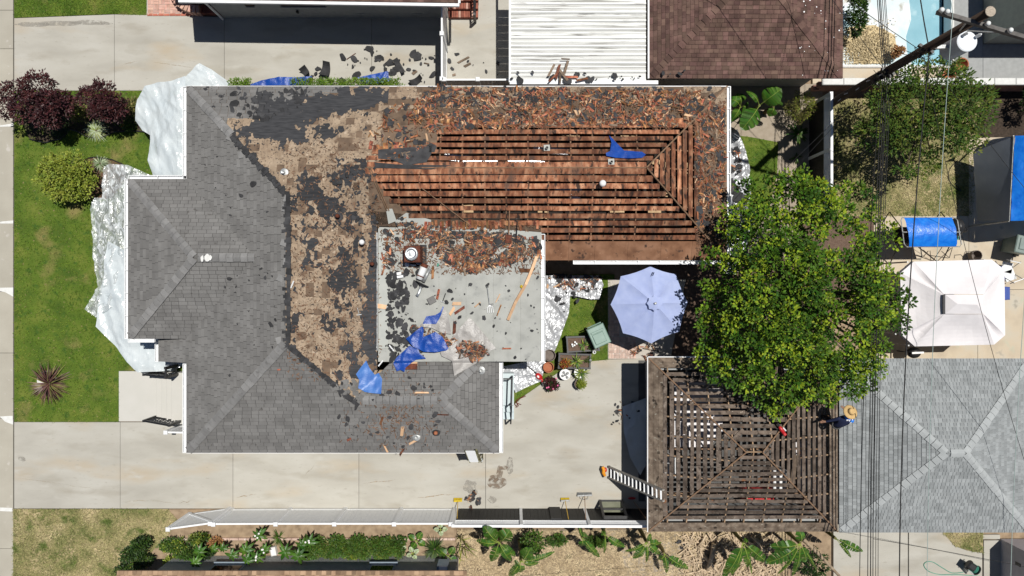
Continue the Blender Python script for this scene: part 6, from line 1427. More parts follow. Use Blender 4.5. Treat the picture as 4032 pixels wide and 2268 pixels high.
# bins
def bin_(name, label, cx, cy, rz, mat, z=0.0, sc=1.0):
    r = thing(name, label, 'bin', (0, 0, 0))
    mb = MB(); V = []
    for hx, hy, zz_ in ((.25, .29, .06), (.31, .37, .98)):
        for sx, sy in ((-1, -1), (1, -1), (1, 1), (-1, 1)): V.append((sx * hx, sy * hy, zz_))
    mb.add(V, [(3, 2, 1, 0), (4, 5, 6, 7)] + [(i, (i + 1) % 4, 4 + (i + 1) % 4, 4 + i) for i in range(4)]); mb.build('body', MT[mat], r)
    mb = MB(); mb.bev((0, .0, 1.02), (.68, .80, .08), 0, .03); lid = mb.build('lid', MT[mat], r)
    MB().bev((-.02, -.08, 1.075), (.44, .40, .04), 0, .018).build('lid_panel', MT[mat], lid); MB().bev((.0, .18, 1.07), (.5, .08, .035), 0, .012).build('lid_rib', MT[mat], lid)
    MB().tube([(-.28, .44, .98), (.28, .44, .98)], .025, 8).build('handle', MT[mat], r)
    for s in (-1, 1): MB().lathe((s * .27, .32, .10), [(.10, -.03), (.10, .03)], 14, m=Matrix.Rotation(R(90), 3, 'Y')).build('wheel', MT['black_plastic'], r)
    r.location = W(cx, cy); r.rotation_euler = (0, 0, rz); r.scale = (sc, sc, sc); return r
bin_('wheeled_bin', 'pale green wheeled bin beside the parasol', 2346, 1316, R(24), 'green_bin')
bin_('wheeled_bin', 'dark grey green wheeled bin at the right edge', 3968, 972, R(-102), 'grey_bin')
# parasol
r = tb_('parasol', 'large pale blue octagonal patio parasol', 'parasol', W(2536, 1190)); c = W(2577, 1194, 2.75); rim = []
imgv = [(2404, 1199), (2444, 1090), (2526, 1050), (2590, 1050), (2662, 1078), (2708, 1190), (2675, 1305), (2564, 1352), (2453, 1312)]
imgv = [(2404, 1199), (2444, 1088), (2560, 1049), (2662, 1080), (2708, 1192), (2675, 1305), (2564, 1352), (2453, 1312)]
rim = [W(a, b, 2.22) for a, b in imgv]
for i in range(8):
    a, b = rim[i], rim[(i + 1) % 8]; mb = MB(); V = []; n = 6; F = []
    for k in range(n + 1):
        t = k / n
        for j in range(5):
            s = j / 4; e = a.lerp(b, s); p = c.lerp(e, .06 + .94 * t); p.z += -.10 * math.sin(t * 3.14) * (4 * s * (1 - s)) * .8 + .06 * math.sin(t * 3.14); 
            if k == n: p = p.lerp(c, .03 * 4 * s * (1 - s))
            V.append(p)
    for k in range(n):
        for j in range(4): F.append((k * 5 + j, k * 5 + j + 1, k * 5 + 6 + j, k * 5 + 5 + j))
    mb.add(V, F); mb.build('canopy_panel', MT['parasol'], r, smooth=True, recalc=False)
    MB().tube([c + Vector((0, 0, -.02)), a - Vector((0, 0, .02))], .012, 6).build('rib', MT['metal_dull'], r)
V = []; mb = MB()
for k in range(3):
    for i in range(16): an = 6.283 * i / 16; rr_ = (.02, .15, .26)[k] * (1 + (.10 * math.cos(8 * an) if k == 2 else 0)); V.append(c + Vector((rr_ * math.cos(an), rr_ * math.sin(an), .14 - k * .05)))
mb.add(V, [(k * 16 + i, k * 16 + (i + 1) % 16, k * 16 + 16 + (i + 1) % 16, k * 16 + 16 + i) for k in range(2) for i in range(16)]); mb.build('vent_flap', MT['parasol'], r, smooth=True, recalc=False)
MB().bev(c + Vector((0, 0, .17)), (.09, .07, .08), .3, .02).build('finial', MT['metal_dull'], r); MB().tube([(c.x, c.y, .0), c], .028, 10).build('pole', MT['metal_dull'], r); MB().lathe((c.x, c.y, 0), [(.30, 0), (.30, .06), (.06, .10)], 20).build('base', MT['black_plastic'], r)
MB().tube([W(2563, 1088, 2.42), W(2570, 1072, 2.40), W(2576, 1072, 2.40), W(2570, 1086, 2.42)], .012, 6).build('tie_loop', MT['navy'], r)
# brick paving under it
bk = thing('brick_paving', None, None, W(2450, 1380), kind='structure'); MB().prism(PX([(2394, 1100), (2700, 1100), (2640, 1412), (2394, 1414)]), -.08, .0).build('mortar_bed', MT['mortar'], bk)
bricks(bk, 2396, 1326, 2502, 1412, 'brick_pale', z=.02, bl=21.5, bw=10.7, seed=4); bricks(bk, 2396, 1196, 2440, 1325, 'brick_pale', z=.02, bl=21.5, bw=10.7, seed=5)
# ================================================================== TENTS, SWING, FURNITURE TO THE EAST
g = tb_('gazebo', 'white fabric gazebo with a raised vent top', 'gazebo', W(3740, 1190))
ez, tz = 2.3, 2.95
ring = [W(a, b, ez) for a, b in ((3598, 1030), (3905, 1022), (3955, 1062), (3958, 1320), (3915, 1357), (3602, 1364), (3550, 1318), (3545, 1075))]
top_ = [W(a, b, tz) for a, b in ((3716, 1158), (3872, 1158), (3872, 1160), (3872, 1236), (3870, 1237), (3718, 1237), (3716, 1235), (3716, 1160))]
rnd2 = random.Random(5)
for i in range(8):
    a, b = ring[i], ring[(i + 1) % 8]; ta, tb2 = top_[i], top_[(i + 1) % 8]; V = []; F = []; n = 8; m = 8
    for k in range(n + 1):
        t = k / n
        for j in range(m + 1):
            s = j / m; p = (ta.lerp(tb2, s)).lerp(a.lerp(b, s), t); p.z -= .12 * math.sin(math.pi * t) * math.sin(math.pi * s) + .012 * N2(p.x * 5, p.y * 2, 3); V.append(p)
    for j in range(m + 1): V.append(a.lerp(b, j / m) + Vector((0, 0, -.22 + .02 * math.sin(j * 2.1))))
    for k in range(n + 1):
        for j in range(m): F.append((k * (m + 1) + j, k * (m + 1) + j + 1, (k + 1) * (m + 1) + j + 1, (k + 1) * (m + 1) + j))
    MB().add(V, F).build('canopy_panel', MT['canopy'], g, smooth=False, recalc=False)
vt = [W(a, b, tz + .08) for a, b in ((3722, 1160), (3872, 1160), (3872, 1236), (3722, 1236))]; r1, r2 = W(3770, 1197, tz + .3), W(3848, 1200, tz + .3)
MB().add(vt + [r1, r2] + [p - Vector((0, 0, .07)) for p in vt], [(0, 1, 5, 4), (1, 2, 5), (2, 3, 4, 5), (3, 0, 4), (0, 1, 7, 6), (1, 2, 8, 7), (2, 3, 9, 8), (3, 0, 6, 9)]).build('vent_top', MT['canopy'], g)
MB().beam(vt[0] - Vector((.04, 0, .03)), vt[3] - Vector((.04, 0, .03)), .05, .06).build('vent_mesh', MT['black_plastic'], g)
for i in (0, 1, 2, 3, 4, 5, 6, 7):
    p = ring[i]; MB().beam((p.x * .985, p.y * .985, 0), (p.x * .985, p.y * .985, ez), .05, .05).build('leg', MT['metal_dull'], g)
# swing seat
s_ = tb_('swing_seat', 'garden swing seat with a bright blue tarp canopy', 'swing seat', W(3650, 950)); cz = 1.9
cn = [(3558, 858), (3748, 857), (3765, 970), (3578, 971)]; P4 = [W(a, b, cz) for a, b in cn]; V = []; F = []; n, m = 14, 10
for i in range(n + 1):
    for j in range(m + 1):
        t, q = i / n, j / m; p = P4[0].lerp(P4[1], t).lerp(P4[3].lerp(P4[2], t), q); p.z += .13 * math.sin(math.pi * q) + .035 * ridged(p.x * 3, p.y * 3, 2); p.x += .03 * N2(q * 4, i) * (1 if i in (0, n) else 0); V.append(p)
for i in range(n):
    for j in range(m): F.append((i * (m + 1) + j, i * (m + 1) + j + 1, (i + 1) * (m + 1) + j + 1, (i + 1) * (m + 1) + j))
MB().add(V, F).build('canopy', MT['sky_tarp'], s_, smooth=True, recalc=False)
fr_ = [W(a, b, cz - .03) for a, b in ((3552, 857), (3760, 857), (3770, 868), (3785, 962), (3780, 971), (3570, 972), (3560, 960), (3548, 868), (3552, 857))]
MB().tube(fr_, .02, 8).build('canopy_frame', MT['metal_dull'], s_); MB().tube([W(3552, 914, cz + .08), W(3782, 914, cz + .08)], .02, 8).build('canopy_bar', MT['metal_dull'], s_)
for a in (3563, 3765):
    for b, e in ((852, 835), (976, 1000)): MB().tube([W(a, 914, cz), W(a - 60, e + (40 if e > 900 else 0), .03)], .022, 8).build('leg', MT['iron'], s_)
MB().bev(W(3600, 930, .45) + Vector((0, 0, 0)), (1.5, .55, .10), 0, .04).build('seat', MT['curtain'], s_); MB().box(W(3600, 900, .75), (1.5, .08, .5)).build('backrest', MT['curtain'], s_)
mb = MB()
for a, b, c_, d_ in ((3636, 985, 3690, 1030), (3710, 972, 3670, 1032), (3708, 990, 3738, 1015), (3738, 1015, 3750, 975), (3655, 988, 3636, 1010)): mb.tube([W(a, b, .6), W(c_, d_, .05)], .014, 6)
tag(mb.build('folding_stand', MT['iron']), 'black folded metal stand between swing and gazebo', 'stand')
bagp = tb_('rubbish_bag', 'black plastic bag behind the blue swing canopy', 'bag', W(3768, 900)); MB().ball(W(3765, 895, .35), (.28, .38, .35), 12, 8).build('bag', MT['black_plastic'], bagp, smooth=True); MB().ball(W(3790, 905, .3), (.14, .12, .22), 10, 6).build('knot', MT['black_plastic'], bagp, smooth=True)
P_ = [W(3760 + 14 * math.cos(i * .4), 935 + 12 * math.sin(i * .4), .15) for i in range(17)]; tag(MB().tube(P_, .02, 6).build('hose_coil', MT['hose_green']), 'green hose coil beside the swing seat', 'hose')
r = tb_('wire_basket', 'brown wicker basket chair above the gazebo edge', 'basket', W(3818, 1010)); MB().lathe(W(3822, 1008, .05), [(.14, 0), (.20, .22), (.21, .40), (.19, .40), (.12, .05)], 14).build('basket', MT['pot_brown'], r); MB().tube([W(3795, 1005, .45), W(3800, 992, .5), W(3825, 990, .5), W(3838, 1010, .45)], .015, 6).build('handle', MT['pot_brown'], r)
r = tb_('charcoal_grill', 'black charcoal grill with white side handle below the gazebo', 'grill', W(3590, 1388)); c = W(3598, 1388, .75)
MB().ball(c, (.26, .22, .22), 16, 10).build('bowl', MT['black_plastic'], r, smooth=True); MB().beam(c + Vector((-.2, .0, .24)), c + Vector((.25, .02, .24)), .07, .02).build('handle_shelf', MT['white'], r); MB().beam(c + Vector((-.32, .15, .05)), c + Vector((-.32, -.12, .05)), .05, .04).build('side_bar', MT['iron'], r)
for a in (-.18, .18): MB().tube([c + Vector((a, 0, -.15)), (c.x + a * 1.4, c.y, 0)], .018, 6).build('leg', MT['iron'], r)
def fchair(label, cx, cy, rz):
    r = thing('folding_chair', label, 'chair', (0, 0, 0))
    MB().bev((0, 0, .45), (.42, .42, .03), 0, .012).build('seat', MT['plastic_white'], r); MB().box((0, .24, .75), (.42, .03, .26), 0, m=Matrix.Rotation(R(12), 3, 'X')).build('backrest', MT['plastic_white'], r)
    for s in (-1, 1):
        MB().tube([(s * .2, -.22, 0), (s * .2, .26, .86)], .014, 6).build('leg', MT['metal_dull'], r); MB().tube([(s * .2, .24, 0), (s * .2, -.18, .44)], .014, 6).build('leg', MT['metal_dull'], r)
    r.location = W(cx, cy); r.rotation_euler = (0, 0, rz); return r
fchair('white folding chair beside the dark bin', 3935, 1055, R(-12)); fchair('white folding chair tucked at the gazebo corner', 3945, 1085, R(200))
for a, b, lb in ((3944, 1075, 'blue cooler behind the white gazebo corner'), (3950, 1155, 'blue plastic bin at the right side of gazebo')):
    r = tb_('cooler', lb, 'cooler', W(a, b)); MB().bev(W(a, b, .2), (.30, .5, .4), 0, .03).build('box', MT['cooler_blue'], r); MB().bev(W(a, b, .43), (.32, .52, .05), 0, .02).build('lid', MT['cooler_blue'], r)
# big tent on the right edge
t_ = tb_('canopy_tent', 'tent with blue roof and grey tarp side at the right edge', 'tent', W(4000, 720)); rz_ = 2.45
A = [W(3905, 545, 2.1), W(3835, 600, 1.0), W(3825, 800, 1.0), W(3842, 872, 1.0)]
def patch(pts, mat, nm, nu=14, nv=10, am=.06, seed=1):
    V = []; F = []
    for i in range(nu + 1):
        for j in range(nv + 1):
            t, q = i / nu, j / nv; p = pts[0].lerp(pts[1], t).lerp(pts[3].lerp(pts[2], t), q); p = p + Vector((0, 0, am * (ridged(p.x * 1.6, p.y * 1.6, seed) - .5))); V.append(p)
    for i in range(nu):
        for j in range(nv): F.append((i * (nv + 1) + j, i * (nv + 1) + j + 1, (i + 1) * (nv + 1) + j + 1, (i + 1) * (nv + 1) + j))
    return MB().add(V, F).build(nm, MT[mat], t_, smooth=True, recalc=False)
q0, q1 = W(3995, 535, 2.4), W(3978, 870, 2.4)
patch([W(3832, 600, .9), W(3848, 872, .9), q1, q0], 'tent_grey', 'side_tarp'); patch([q0, q1, W(4120, 866, 3.0), W(4120, 532, 3.0)], 'sky_tarp', 'roof_tarp', am=.10, seed=4); patch([W(4120, 532, 3.0), W(4120, 866, 3.0), W(4330, 866, 2.4), W(4330, 532, 2.4)], 'sky_tarp', 'roof_tarp', am=.08, seed=6)
patch([W(3832, 600, .9), q0, W(3910, 548, 2.2), W(3850, 575, 1.0)], 'tent_grey', 'side_tarp', 6, 6)
for p in (q0, q1, W(4330, 532, 2.4), W(4330, 866, 2.4)): MB().tube([(p.x, p.y, 0), (p.x, p.y, p.z - .05)], .03, 8).build('leg', MT['metal_dull'], t_)
MB().tube([q0 - Vector((0, 0, .04)), q1 - Vector((0, 0, .04))], .025, 8).build('roof_bar', MT['metal_dull'], t_)
# board steps by the pool
r = tb_('metal_step', 'grey weathered board steps beside the empty pool', 'step', W(3560, 290))
for i in range(4): MB().bev(W(3540 + i * 14, 275, .06), (.12, .62, .05), 0, .01).build('board', MT['metal_dull'], r)
MB().box(W(3502, 292, .01), (.30, .26, .02)).build('drain_plate', MT['iron'], r)
for a, b, c_, lb in ((3770, 262, 'terracotta', 'orange clay pot shards behind the citrus tree'), (3720, 305, 'terracotta', 'orange bucket by the white coping wall')):
    tag(MB().lathe(W(a, b, 0), [(.16, 0), (.24, .3), (.26, .32), (.22, .32), (.14, .06), (.001, .05)], 16).build('clay_pot', MT[c_]), lb, 'pot')
# hose reel and hose at the lower right
r = tb_('hose_reel', 'black hose reel cart with turquoise hose', 'hose reel', W(3825, 2235)); c = W(3830, 2235, .35)
mm = Matrix.Rotation(R(-35), 3, 'Z') @ Matrix.Rotation(R(90), 3, 'Y')
MB().lathe(c, [(.20, -.20), (.20, -.17), (.08, -.16), (.08, .16), (.20, .17), (.20, .20)], 18, m=mm).build('drum', MT['black_plastic'], r); MB().bev(c + Vector((-.12, .10, .12)), (.34, .26, .18), R(-35), .05).build('cover', MT['black_plastic'], r)
mb = MB()
for i in range(5): mb.lathe(c + mm @ Vector((0, 0, -.12 + i * .06)), [(.15, -.02), (.17, 0), (.15, .02)], 16, m=mm)
mb.build('hose_winding', MT['hose_green'], r); 
for s in (-1, 1): MB().beam(c + mm @ Vector((0, 0, s * .22)), c + mm @ Vector((0, 0, s * .22)) + Vector((.05, -.1, -.33)), .04, .04).build('leg', MT['black_plastic'], r); 
MB().beam(c + Vector((-.28, .05, .0)), c + Vector((.05, -.30, .0)), .05, .04).build('frame_bar', MT['metal_dull'], r)
P_ = [(3860, 2270), (3770, 2262), (3700, 2262), (3655, 2248), (3638, 2225), (3650, 2212), (3675, 2214), (3710, 2235), (3750, 2256), (3800, 2252)]
Q = []
for i in range(len(P_) - 1):
    for k in range(6):
        t = k / 6; p0, p1, p2, p3 = P_[max(i - 1, 0)], P_[i], P_[i + 1], P_[min(i + 2, len(P_) - 1)]
        f = lambda q: .5 * ((2 * p1[q]) + (-p0[q] + p2[q]) * t + (2 * p0[q] - 5 * p1[q] + 4 * p2[q] - p3[q]) * t * t + (-p0[q] + 3 * p1[q] - 3 * p2[q] + p3[q]) * t ** 3)
        Q.append(W(f(0), f(1), .02))
tag(MB().tube(Q, .013, 6).build('garden_hose', MT['hose_green'], smooth=True), 'turquoise garden hose looped on the pale driveway', 'hose')
Q = [W(3750 + 22 * math.cos(t * .35) + (t * .6), 690 - 60 * math.cos(t * .18) + 0, .02) for t in range(24)]; tag(MB().tube(Q, .013, 6).build('garden_hose', MT['cable'], smooth=True), 'dark hose curled on the dry grass beside tent', 'hose')
# stains on the driveway: thin films with their own outline
def blot(label, lobes, seed, mat='stain_dark', z=.004):
    mb = MB(); n = 40; r = random.Random(seed)
    for k, (a, b, rx, ry) in enumerate(lobes):
        V = []
        for i in range(n):
            t = 6.283 * i / n; q = 1 + .28 * N2(math.cos(t) * 1.6 + seed, math.sin(t) * 1.6 + k, 1) + .12 * N2(math.cos(t) * 5, math.sin(t) * 5, seed); V.append(W(a + rx * q * math.cos(t), b + ry * q * math.sin(t), z + k * .0012))
        mb.add(V, [tuple(range(n))])
    tag(mb.build('stain', MT[mat], recalc=False), label, 'stain')
blot('dark brown water stain on the driveway beside the joint', [(1955, 1900, 40, 22), (1968, 1858, 12, 26), (1985, 1842, 16, 8), (1946, 1885, 22, 14)], 3)
blot('grey dried puddle ring left of the driveway joint', [(1850, 1915, 26, 24), (1862, 1935, 18, 12)], 5, 'stain_pale')
for k, (a0, b0, a1, b1, wd_) in enumerate(((480, 1975, 590, 1970, 1.6), (590, 1970, 700, 1982, 1.2), (700, 1982, 760, 1970, 1.6), (60, 1880, 250, 1908, .9), (250, 1908, 380, 1926, .8), (1200, 1870, 1240, 1830, 2.2), (930, 1960, 1010, 1945, 3), (1430, 1905, 1560, 1890, 2.5), (1640, 1960, 1800, 1945, 3.5), (600, 245, 760, 265, 2.5), (480, 255, 540, 240, 2.2))):
    n = 14; L = []; Q_ = []
    for i in range(n + 1):
        t = i / n; x_, y_ = a0 + (a1 - a0) * t, b0 + (b1 - b0) * t + 5 * N2(t * 4, k * 3.1, 2); h_ = wd_ * (.4 + .9 * abs(N2(t * 6, k, 5))) * math.sin(3.14 * min(.97, max(.03, t))); L.append(W(x_, y_ - h_, .004)); Q_.append(W(x_, y_ + h_, .004))
    tag(MB().add(L + Q_, [(i, i + 1, n + 2 + i, n + 1 + i) for i in range(n)]).build('stain', MT['stain_rust'], recalc=False), ('rusty streak on the %s concrete, ' % ('northern driveway' if b0 < 1000 else 'main driveway')) + ('left of the open gate', 'below the first joint', 'next to the open gate', 'at the pavement end', 'in the middle of the first slab', 'below the grey hip corner', 'beside the second joint', 'above the third fence panel', 'above the last fence panel', 'left of the plastic corner', 'in the middle of the second slab')[k], 'stain')
blot('dark smear along the upper edge of the northern driveway', [(130, 96, 70, 9), (240, 92, 90, 10), (350, 88, 70, 9), (400, 92, 40, 6)], 13, 'stain_pale')
blot('grey tyre scuff on the first slab of the main driveway', [(85, 1805, 14, 8), (92, 1812, 8, 5)], 14, 'stain_pale')
blot('faint grey oil ring near the lower driveway edge', [(1938, 1968, 16, 14)], 7, 'stain_pale')
blot('grey dried puddle beside the tool belt', [(2008, 1835, 14, 34)], 9, 'stain_pale')
# red pump tool on the garage roof
r = tb_('nail_gun', 'red power tool lying on the garage slats', 'power tool', Gp(3072, 1690)); c = Gp(3072, 1690, .14); m3 = Matrix.Rotation(R(-55), 3, 'Z')
MB().ball(c, (.17, .07, .07), 12, 8, m=m3).build('motor', MT['red_plastic'], r, smooth=True); MB().tube([c + m3 @ Vector((-.15, 0, 0)), c + m3 @ Vector((-.27, .02, 0))], .035, 8).build('nose', MT['black_plastic'], r); MB().bev(c + m3 @ Vector((.17, .0, .0)), (.12, .10, .10), R(-55), .02).build('battery', MT['red_plastic'], r); MB().tube([c + m3 @ Vector((-.05, .08, .02)), c + m3 @ Vector((.1, .10, .02))], .025, 8).build('handle', MT['plastic_white'], r)
# ================================================================== UTILITY POLE AND CABLES
pb = Vector((11.9, 6.88, 0)); ph = 10.65
po = thing('utility_pole', 'tall dark wooden utility pole with crossarm and transformer', 'utility pole', pb)
MB().tube([pb, pb + Vector((0, 0, ph * .5)), pb + Vector((0, 0, ph - .01))], [.15, .135, .118], 16).build('pole', MT['pole_wood'], po, smooth=True)
MB().lathe(pb + Vector((0, 0, ph - .012)), [(.134, 0), (.13, .015), (.001, .02)], 16).build('pole_top', MT['pole_top'], po)
az = 10.15; a, b = W(3690, 22, az), W(4130, 152, az)
arm = MB().beam(a + Vector((0, -.16, 0)), b + Vector((0, -.16, 0)), .10, .13).build('crossarm', MT['arm_wood'], po)
for t in (.01, .06, .42, .62, .9):
    p = a.lerp(b, t) + Vector((0, -.16, .065)); MB().lathe(p, [(.02, 0), (.02, .05), (.07, .06), (.05, .09), (.07, .10), (.045, .14), (.001, .15)], 12).build('insulator', MT['ceramic'], arm, smooth=True)
MB().beam(pb + Vector((-.1, -.1, az - .6)), a.lerp(b, .28) + Vector((0, -.16, -.05)), .03, .03).build('arm_brace', MT['metal_dull'], po); MB().beam(pb + Vector((.1, -.1, az - .6)), a.lerp(b, .62) + Vector((0, -.16, -.05)), .03, .03).build('arm_brace', MT['metal_dull'], po)
c = W(3806, 164, 8.35); tr = MB().lathe((c.x, c.y, 7.50), [(.24, 0), (.27, .03), (.27, .78), (.28, .79), (.28, .84)], 28).build('transformer', MT['xformer'], po, smooth=False)
MB().lathe((c.x, c.y, 8.34), [(.285, 0), (.285, .03), (.25, .05), (.001, .06)], 28).build('lid', MT['xformer_lid'], tr)
for dx, dy in ((-.12, .16), (.24, .12)): MB().lathe((c.x + dx, c.y + dy, 8.38), [(.05, 0), (.03, .06), (.05, .08), (.03, .14), (.05, .16), (.02, .24)], 10).build('bushing', MT['ceramic'], tr)
MB().beam((pb.x + .1, pb.y, 7.9), (c.x - .24, c.y, 7.9), .10, .12).build('bracket', MT['metal_dull'], po)
for z, n in ((7.85, 6), (5.6, 8), (5.2, 6)):
    for i in range(n):
        an = rnd.random() * 6.28; p = pb + Vector((math.cos(an) * .17, math.sin(an) * .17, z + rnd.uniform(-.3, .3))); MB().box(p, (.10, .08, .12), an).build('clamp', MT['black_plastic'], po)
for z, ang in ((3.2, 200), (4.0, 215), (4.8, 200), (2.6, 220), (5.6, 210), (3.6, 30), (4.4, 30)):
    d = Vector((math.cos(R(ang)), math.sin(R(ang)), 0)); p = pb + Vector((0, 0, z)) + d * .15; MB().tube([p, p + d * .14], .014, 6).build('step_bolt', MT['aluminium'], po)
def cable(label, pts, r=.014, sagm=.25, mat='cable', grp=None, nm='overhead_cable'):
    Q = []
    for (p, q) in zip(pts, pts[1:]):
        n = 20
        for i in range(n + (1 if q is pts[-1] else 0)):
            t = i / n; c = p.lerp(q, t); c = Vector((c.x, c.y, c.z - sagm * 4 * t * (1 - t))); Q.append(c)
    return tag(MB().tube(Q, r * .85, 5).build(nm, MT[mat], smooth=True, recalc=False), label, 'cable', grp)
trunk = [(-.14, 5.55, .016), (-.06, 5.75, .013), (.02, 5.45, .02), (.10, 5.65, .012), (.16, 5.35, .016), (.24, 5.55, .012)]
for k, (dx, z, r_) in enumerate(trunk):
    X = 11.9 + dx * .7
    cable('%s of the six black communication cables running past the pole' % ('leftmost', 'second from left', 'third from left', 'third from right', 'second from right', 'rightmost')[k], [Vector((X + .05, 26, z)), Vector((X, 6.9, z)), Vector((X - .1 + k * .03, -26, z - .1))], r_, .85, grp='bundle of communication cables')
for k, dx in enumerate((-.8, -.55)):
    cable(('outer', 'inner')[k] + ' thin sagging wire left of the main cable bundle over the pale roof', [Vector((11.85, 6.9, 5.3)), Vector((11.9 + dx * .3, -26, 4.9))], .009, 1.0 + .1 * k, grp='thin wires beside the bundle')
cable('thick black service cable right of the cable bundle', [Vector((12.05, 26, 7.8)), Vector((12.0, 6.8, 7.8)), Vector((11.95, -26, 7.6))], .022, 1.5)
cable('pale green wire over the white gazebo', [Vector((10.95, 26, 10.2)), Vector((11.2, 7.0, 10.25)), Vector((11.2, -26, 10.1))], .010, 1.1, 'cable_pale')
cable('pale green wire at the right, crossing the blue tent', [Vector((13.7, 26, 10.2)), Vector((13.6, 6.3, 10.25)), Vector((13.1, -26, 10.1))], .010, 1.0, 'cable_pale')
cable('grey service wire slanting down to the stripped house corner', [Vector((11.85, 6.8, 5.4)), Vector((7.6, 2.2, 2.9))], .010, .1); cable('second thin wire slanting towards the east eave', [Vector((11.85, 6.75, 5.1)), Vector((7.65, 1.6, 2.85))], .008, .16)
cable('dark service wire slanting across the citrus tree to the tent', [Vector((11.95, 6.8, 7.7)), Vector((19.5, .5, 4.5))], .010, .3); cable('dark service wire slanting over the tent roof corner', [Vector((12.0, 6.8, 7.5)), Vector((18.3, -9, 4.2))], .010, .5)
cable('dark wire from pole over the brown garage roof', [Vector((11.85, 6.9, 7.6)), Vector((4.0, 14.0, 6.5))], .012, .4); cable('thin wire from pole to the brown roof hip', [Vector((11.85, 6.9, 5.6)), Vector((6.0, 17.0, 4.5))], .010, .4)
cable('thin wire crossing above the straw yard', [Vector((-3, -11.6, 4.0)), Vector((11.8, -10.6, 4.8))], .009, .4); cable('second thin wire crossing above the straw yard', [Vector((-3, -10.9, 4.0)), Vector((11.8, -9.6, 5.0))], .008, .4); cable('wire slanting over the lower right driveway', [Vector((11.8, -8.2, 4.9)), Vector((20, -10, 4.0))], .010, .2)
cl = MB()
for k in range(26):
    p = pb + Vector((rnd.uniform(-.4, .3), rnd.uniform(-.5, .2), rnd.choice((5.4, 7.8)) + rnd.uniform(-.4, .3))); q = p + Vector((rnd.uniform(-.5, .5), rnd.uniform(-.5, .5), rnd.uniform(-.3, .3))); cl.tube([p, p.lerp(q, .5) - Vector((0, 0, .12)), q], .010, 4)
cl.build('cable_tangle', MT['cable'], po, kind='stuff')
# ================================================================== PLANTS
prnd = random.Random(99)
def leaf_q(mb, p, d, n, L_, w_, mi=0):
    "a small folded leaf: two triangles each side of the midrib"
    d = d.normalized(); s = d.cross(n)
    if s.length < 1e-4: s = Vector((1, 0, 0))
    s.normalize(); u = s.cross(d)
    tip = p + d * L_ - u * L_ * .12; mid = p + d * L_ * .45
    mb.add([p, mid + s * w_ * .5 + u * w_ * .12, tip, mid - s * w_ * .5 + u * w_ * .12], [(0, 1, 2), (0, 2, 3)], mi)
def rvec(r): 
    while True:
        v = Vector((r.uniform(-1, 1), r.uniform(-1, 1), r.uniform(-1, 1)))
        if .05 < v.length < 1: return v.normalized()
def crown_mesh(lobes, nclus, nleaf, L_, w_, cr, seed, top=.55, tips=0.0, gaps=0, md=0):
    "leaf clusters spread through the outer volume of several lobes"
    r = random.Random(seed); mb = MB(); vol = [(l[1][0] * l[1][1]) ** .9 for l in lobes]
    used = {}
    for k in range(nclus):
        c, rad = r.choices(lobes, vol)[0]; d = rvec(r)
        if d.z < -.35 and r.random() < .7: d.z = -d.z
        t = r.uniform(.45, 1.0) ** .6
        if gaps and N2(c[0] + d.x * rad[0] * t * 1.0, (c[1] + d.y * rad[1] * t) * 1.0, (c[2] + d.z * rad[2]) * 1.0 + seed) < gaps - .5: continue
        c2 = Vector((c[0] + d.x * rad[0] * t, c[1] + d.y * rad[1] * t, c[2] + d.z * rad[2] * t)); out = d
        if md:
            ky = (int(c2.x / md), int(c2.y / md), int(c2.z / md)); near = False
            for ax in (-1, 0, 1):
                for ay in (-1, 0, 1):
                    for az_ in (-1, 0, 1):
                        if any((q - c2).length < md for q in used.get((ky[0] + ax, ky[1] + ay, ky[2] + az_), ())): near = True
            if near: continue
            used.setdefault(ky, []).append(c2)
        cc = cr * r.uniform(.6, 1.3); mi = 1 if r.random() < tips else 0
        for i in range(nleaf):
            o_ = rvec(r); p = c2 + Vector((o_.x, o_.y, o_.z * .7)) * cc * r.random() ** .5
            dd = (out * .5 + o_ + Vector((0, 0, .15))); n = (Vector((0, 0, 1)) + o_ * .8 + out * .4)
            leaf_q(mb, p, dd, n, L_ * r.uniform(.7, 1.3), w_ * r.uniform(.7, 1.2), mi if i % 3 else 0)
    return mb
def branches(root, base, lobes, seed, r0=.12, mat='bark', n=10):
    r = random.Random(seed); top = Vector((sum(l[0][0] for l in lobes) / len(lobes), sum(l[0][1] for l in lobes) / len(lobes), min(l[0][2] for l in lobes)))
    fork = base.lerp(top, .55); MB().tube([base, base.lerp(fork, .5) + Vector((r.uniform(-.06, .06), r.uniform(-.06, .06), 0)), fork], [r0, r0 * .85, r0 * .7], 10).build('trunk', MT[mat], root, smooth=True)
    for k in range(n):
        c, rad = lobes[k % len(lobes)]; d = rvec(r); e = Vector((c[0] + d.x * rad[0] * .8, c[1] + d.y * rad[1] * .8, c[2] + abs(d.z) * rad[2] * .6)); m = fork.lerp(e, .5) + Vector((0, 0, .2 * rad[2]))
        MB().tube([fork, m, e], [r0 * .5, r0 * .3, r0 * .08], 6).build('branch', MT[mat], root, smooth=True)
def tree(name, label, cat, base, lobes, nclus, nleaf, L_, w_, cr, seed, mats, r0=.12, tips=0.0, nb=10, nm='crown', gaps=0, md=0):
    root = thing(name, label, cat, base); branches(root, base, lobes, seed, r0, n=nb)
    crown_mesh(lobes, nclus, nleaf, L_, w_, cr, seed + 1, tips=tips, gaps=gaps, md=md).build(nm, [MT[m] for m in mats], root, recalc=False); return root
def lobe(px, py, z, rx, ry, rz): p = W(px, py, z); s = (CAMH - z) / CAMH * .01; return ((p.x, p.y, z), (rx * s, ry * s, rz))
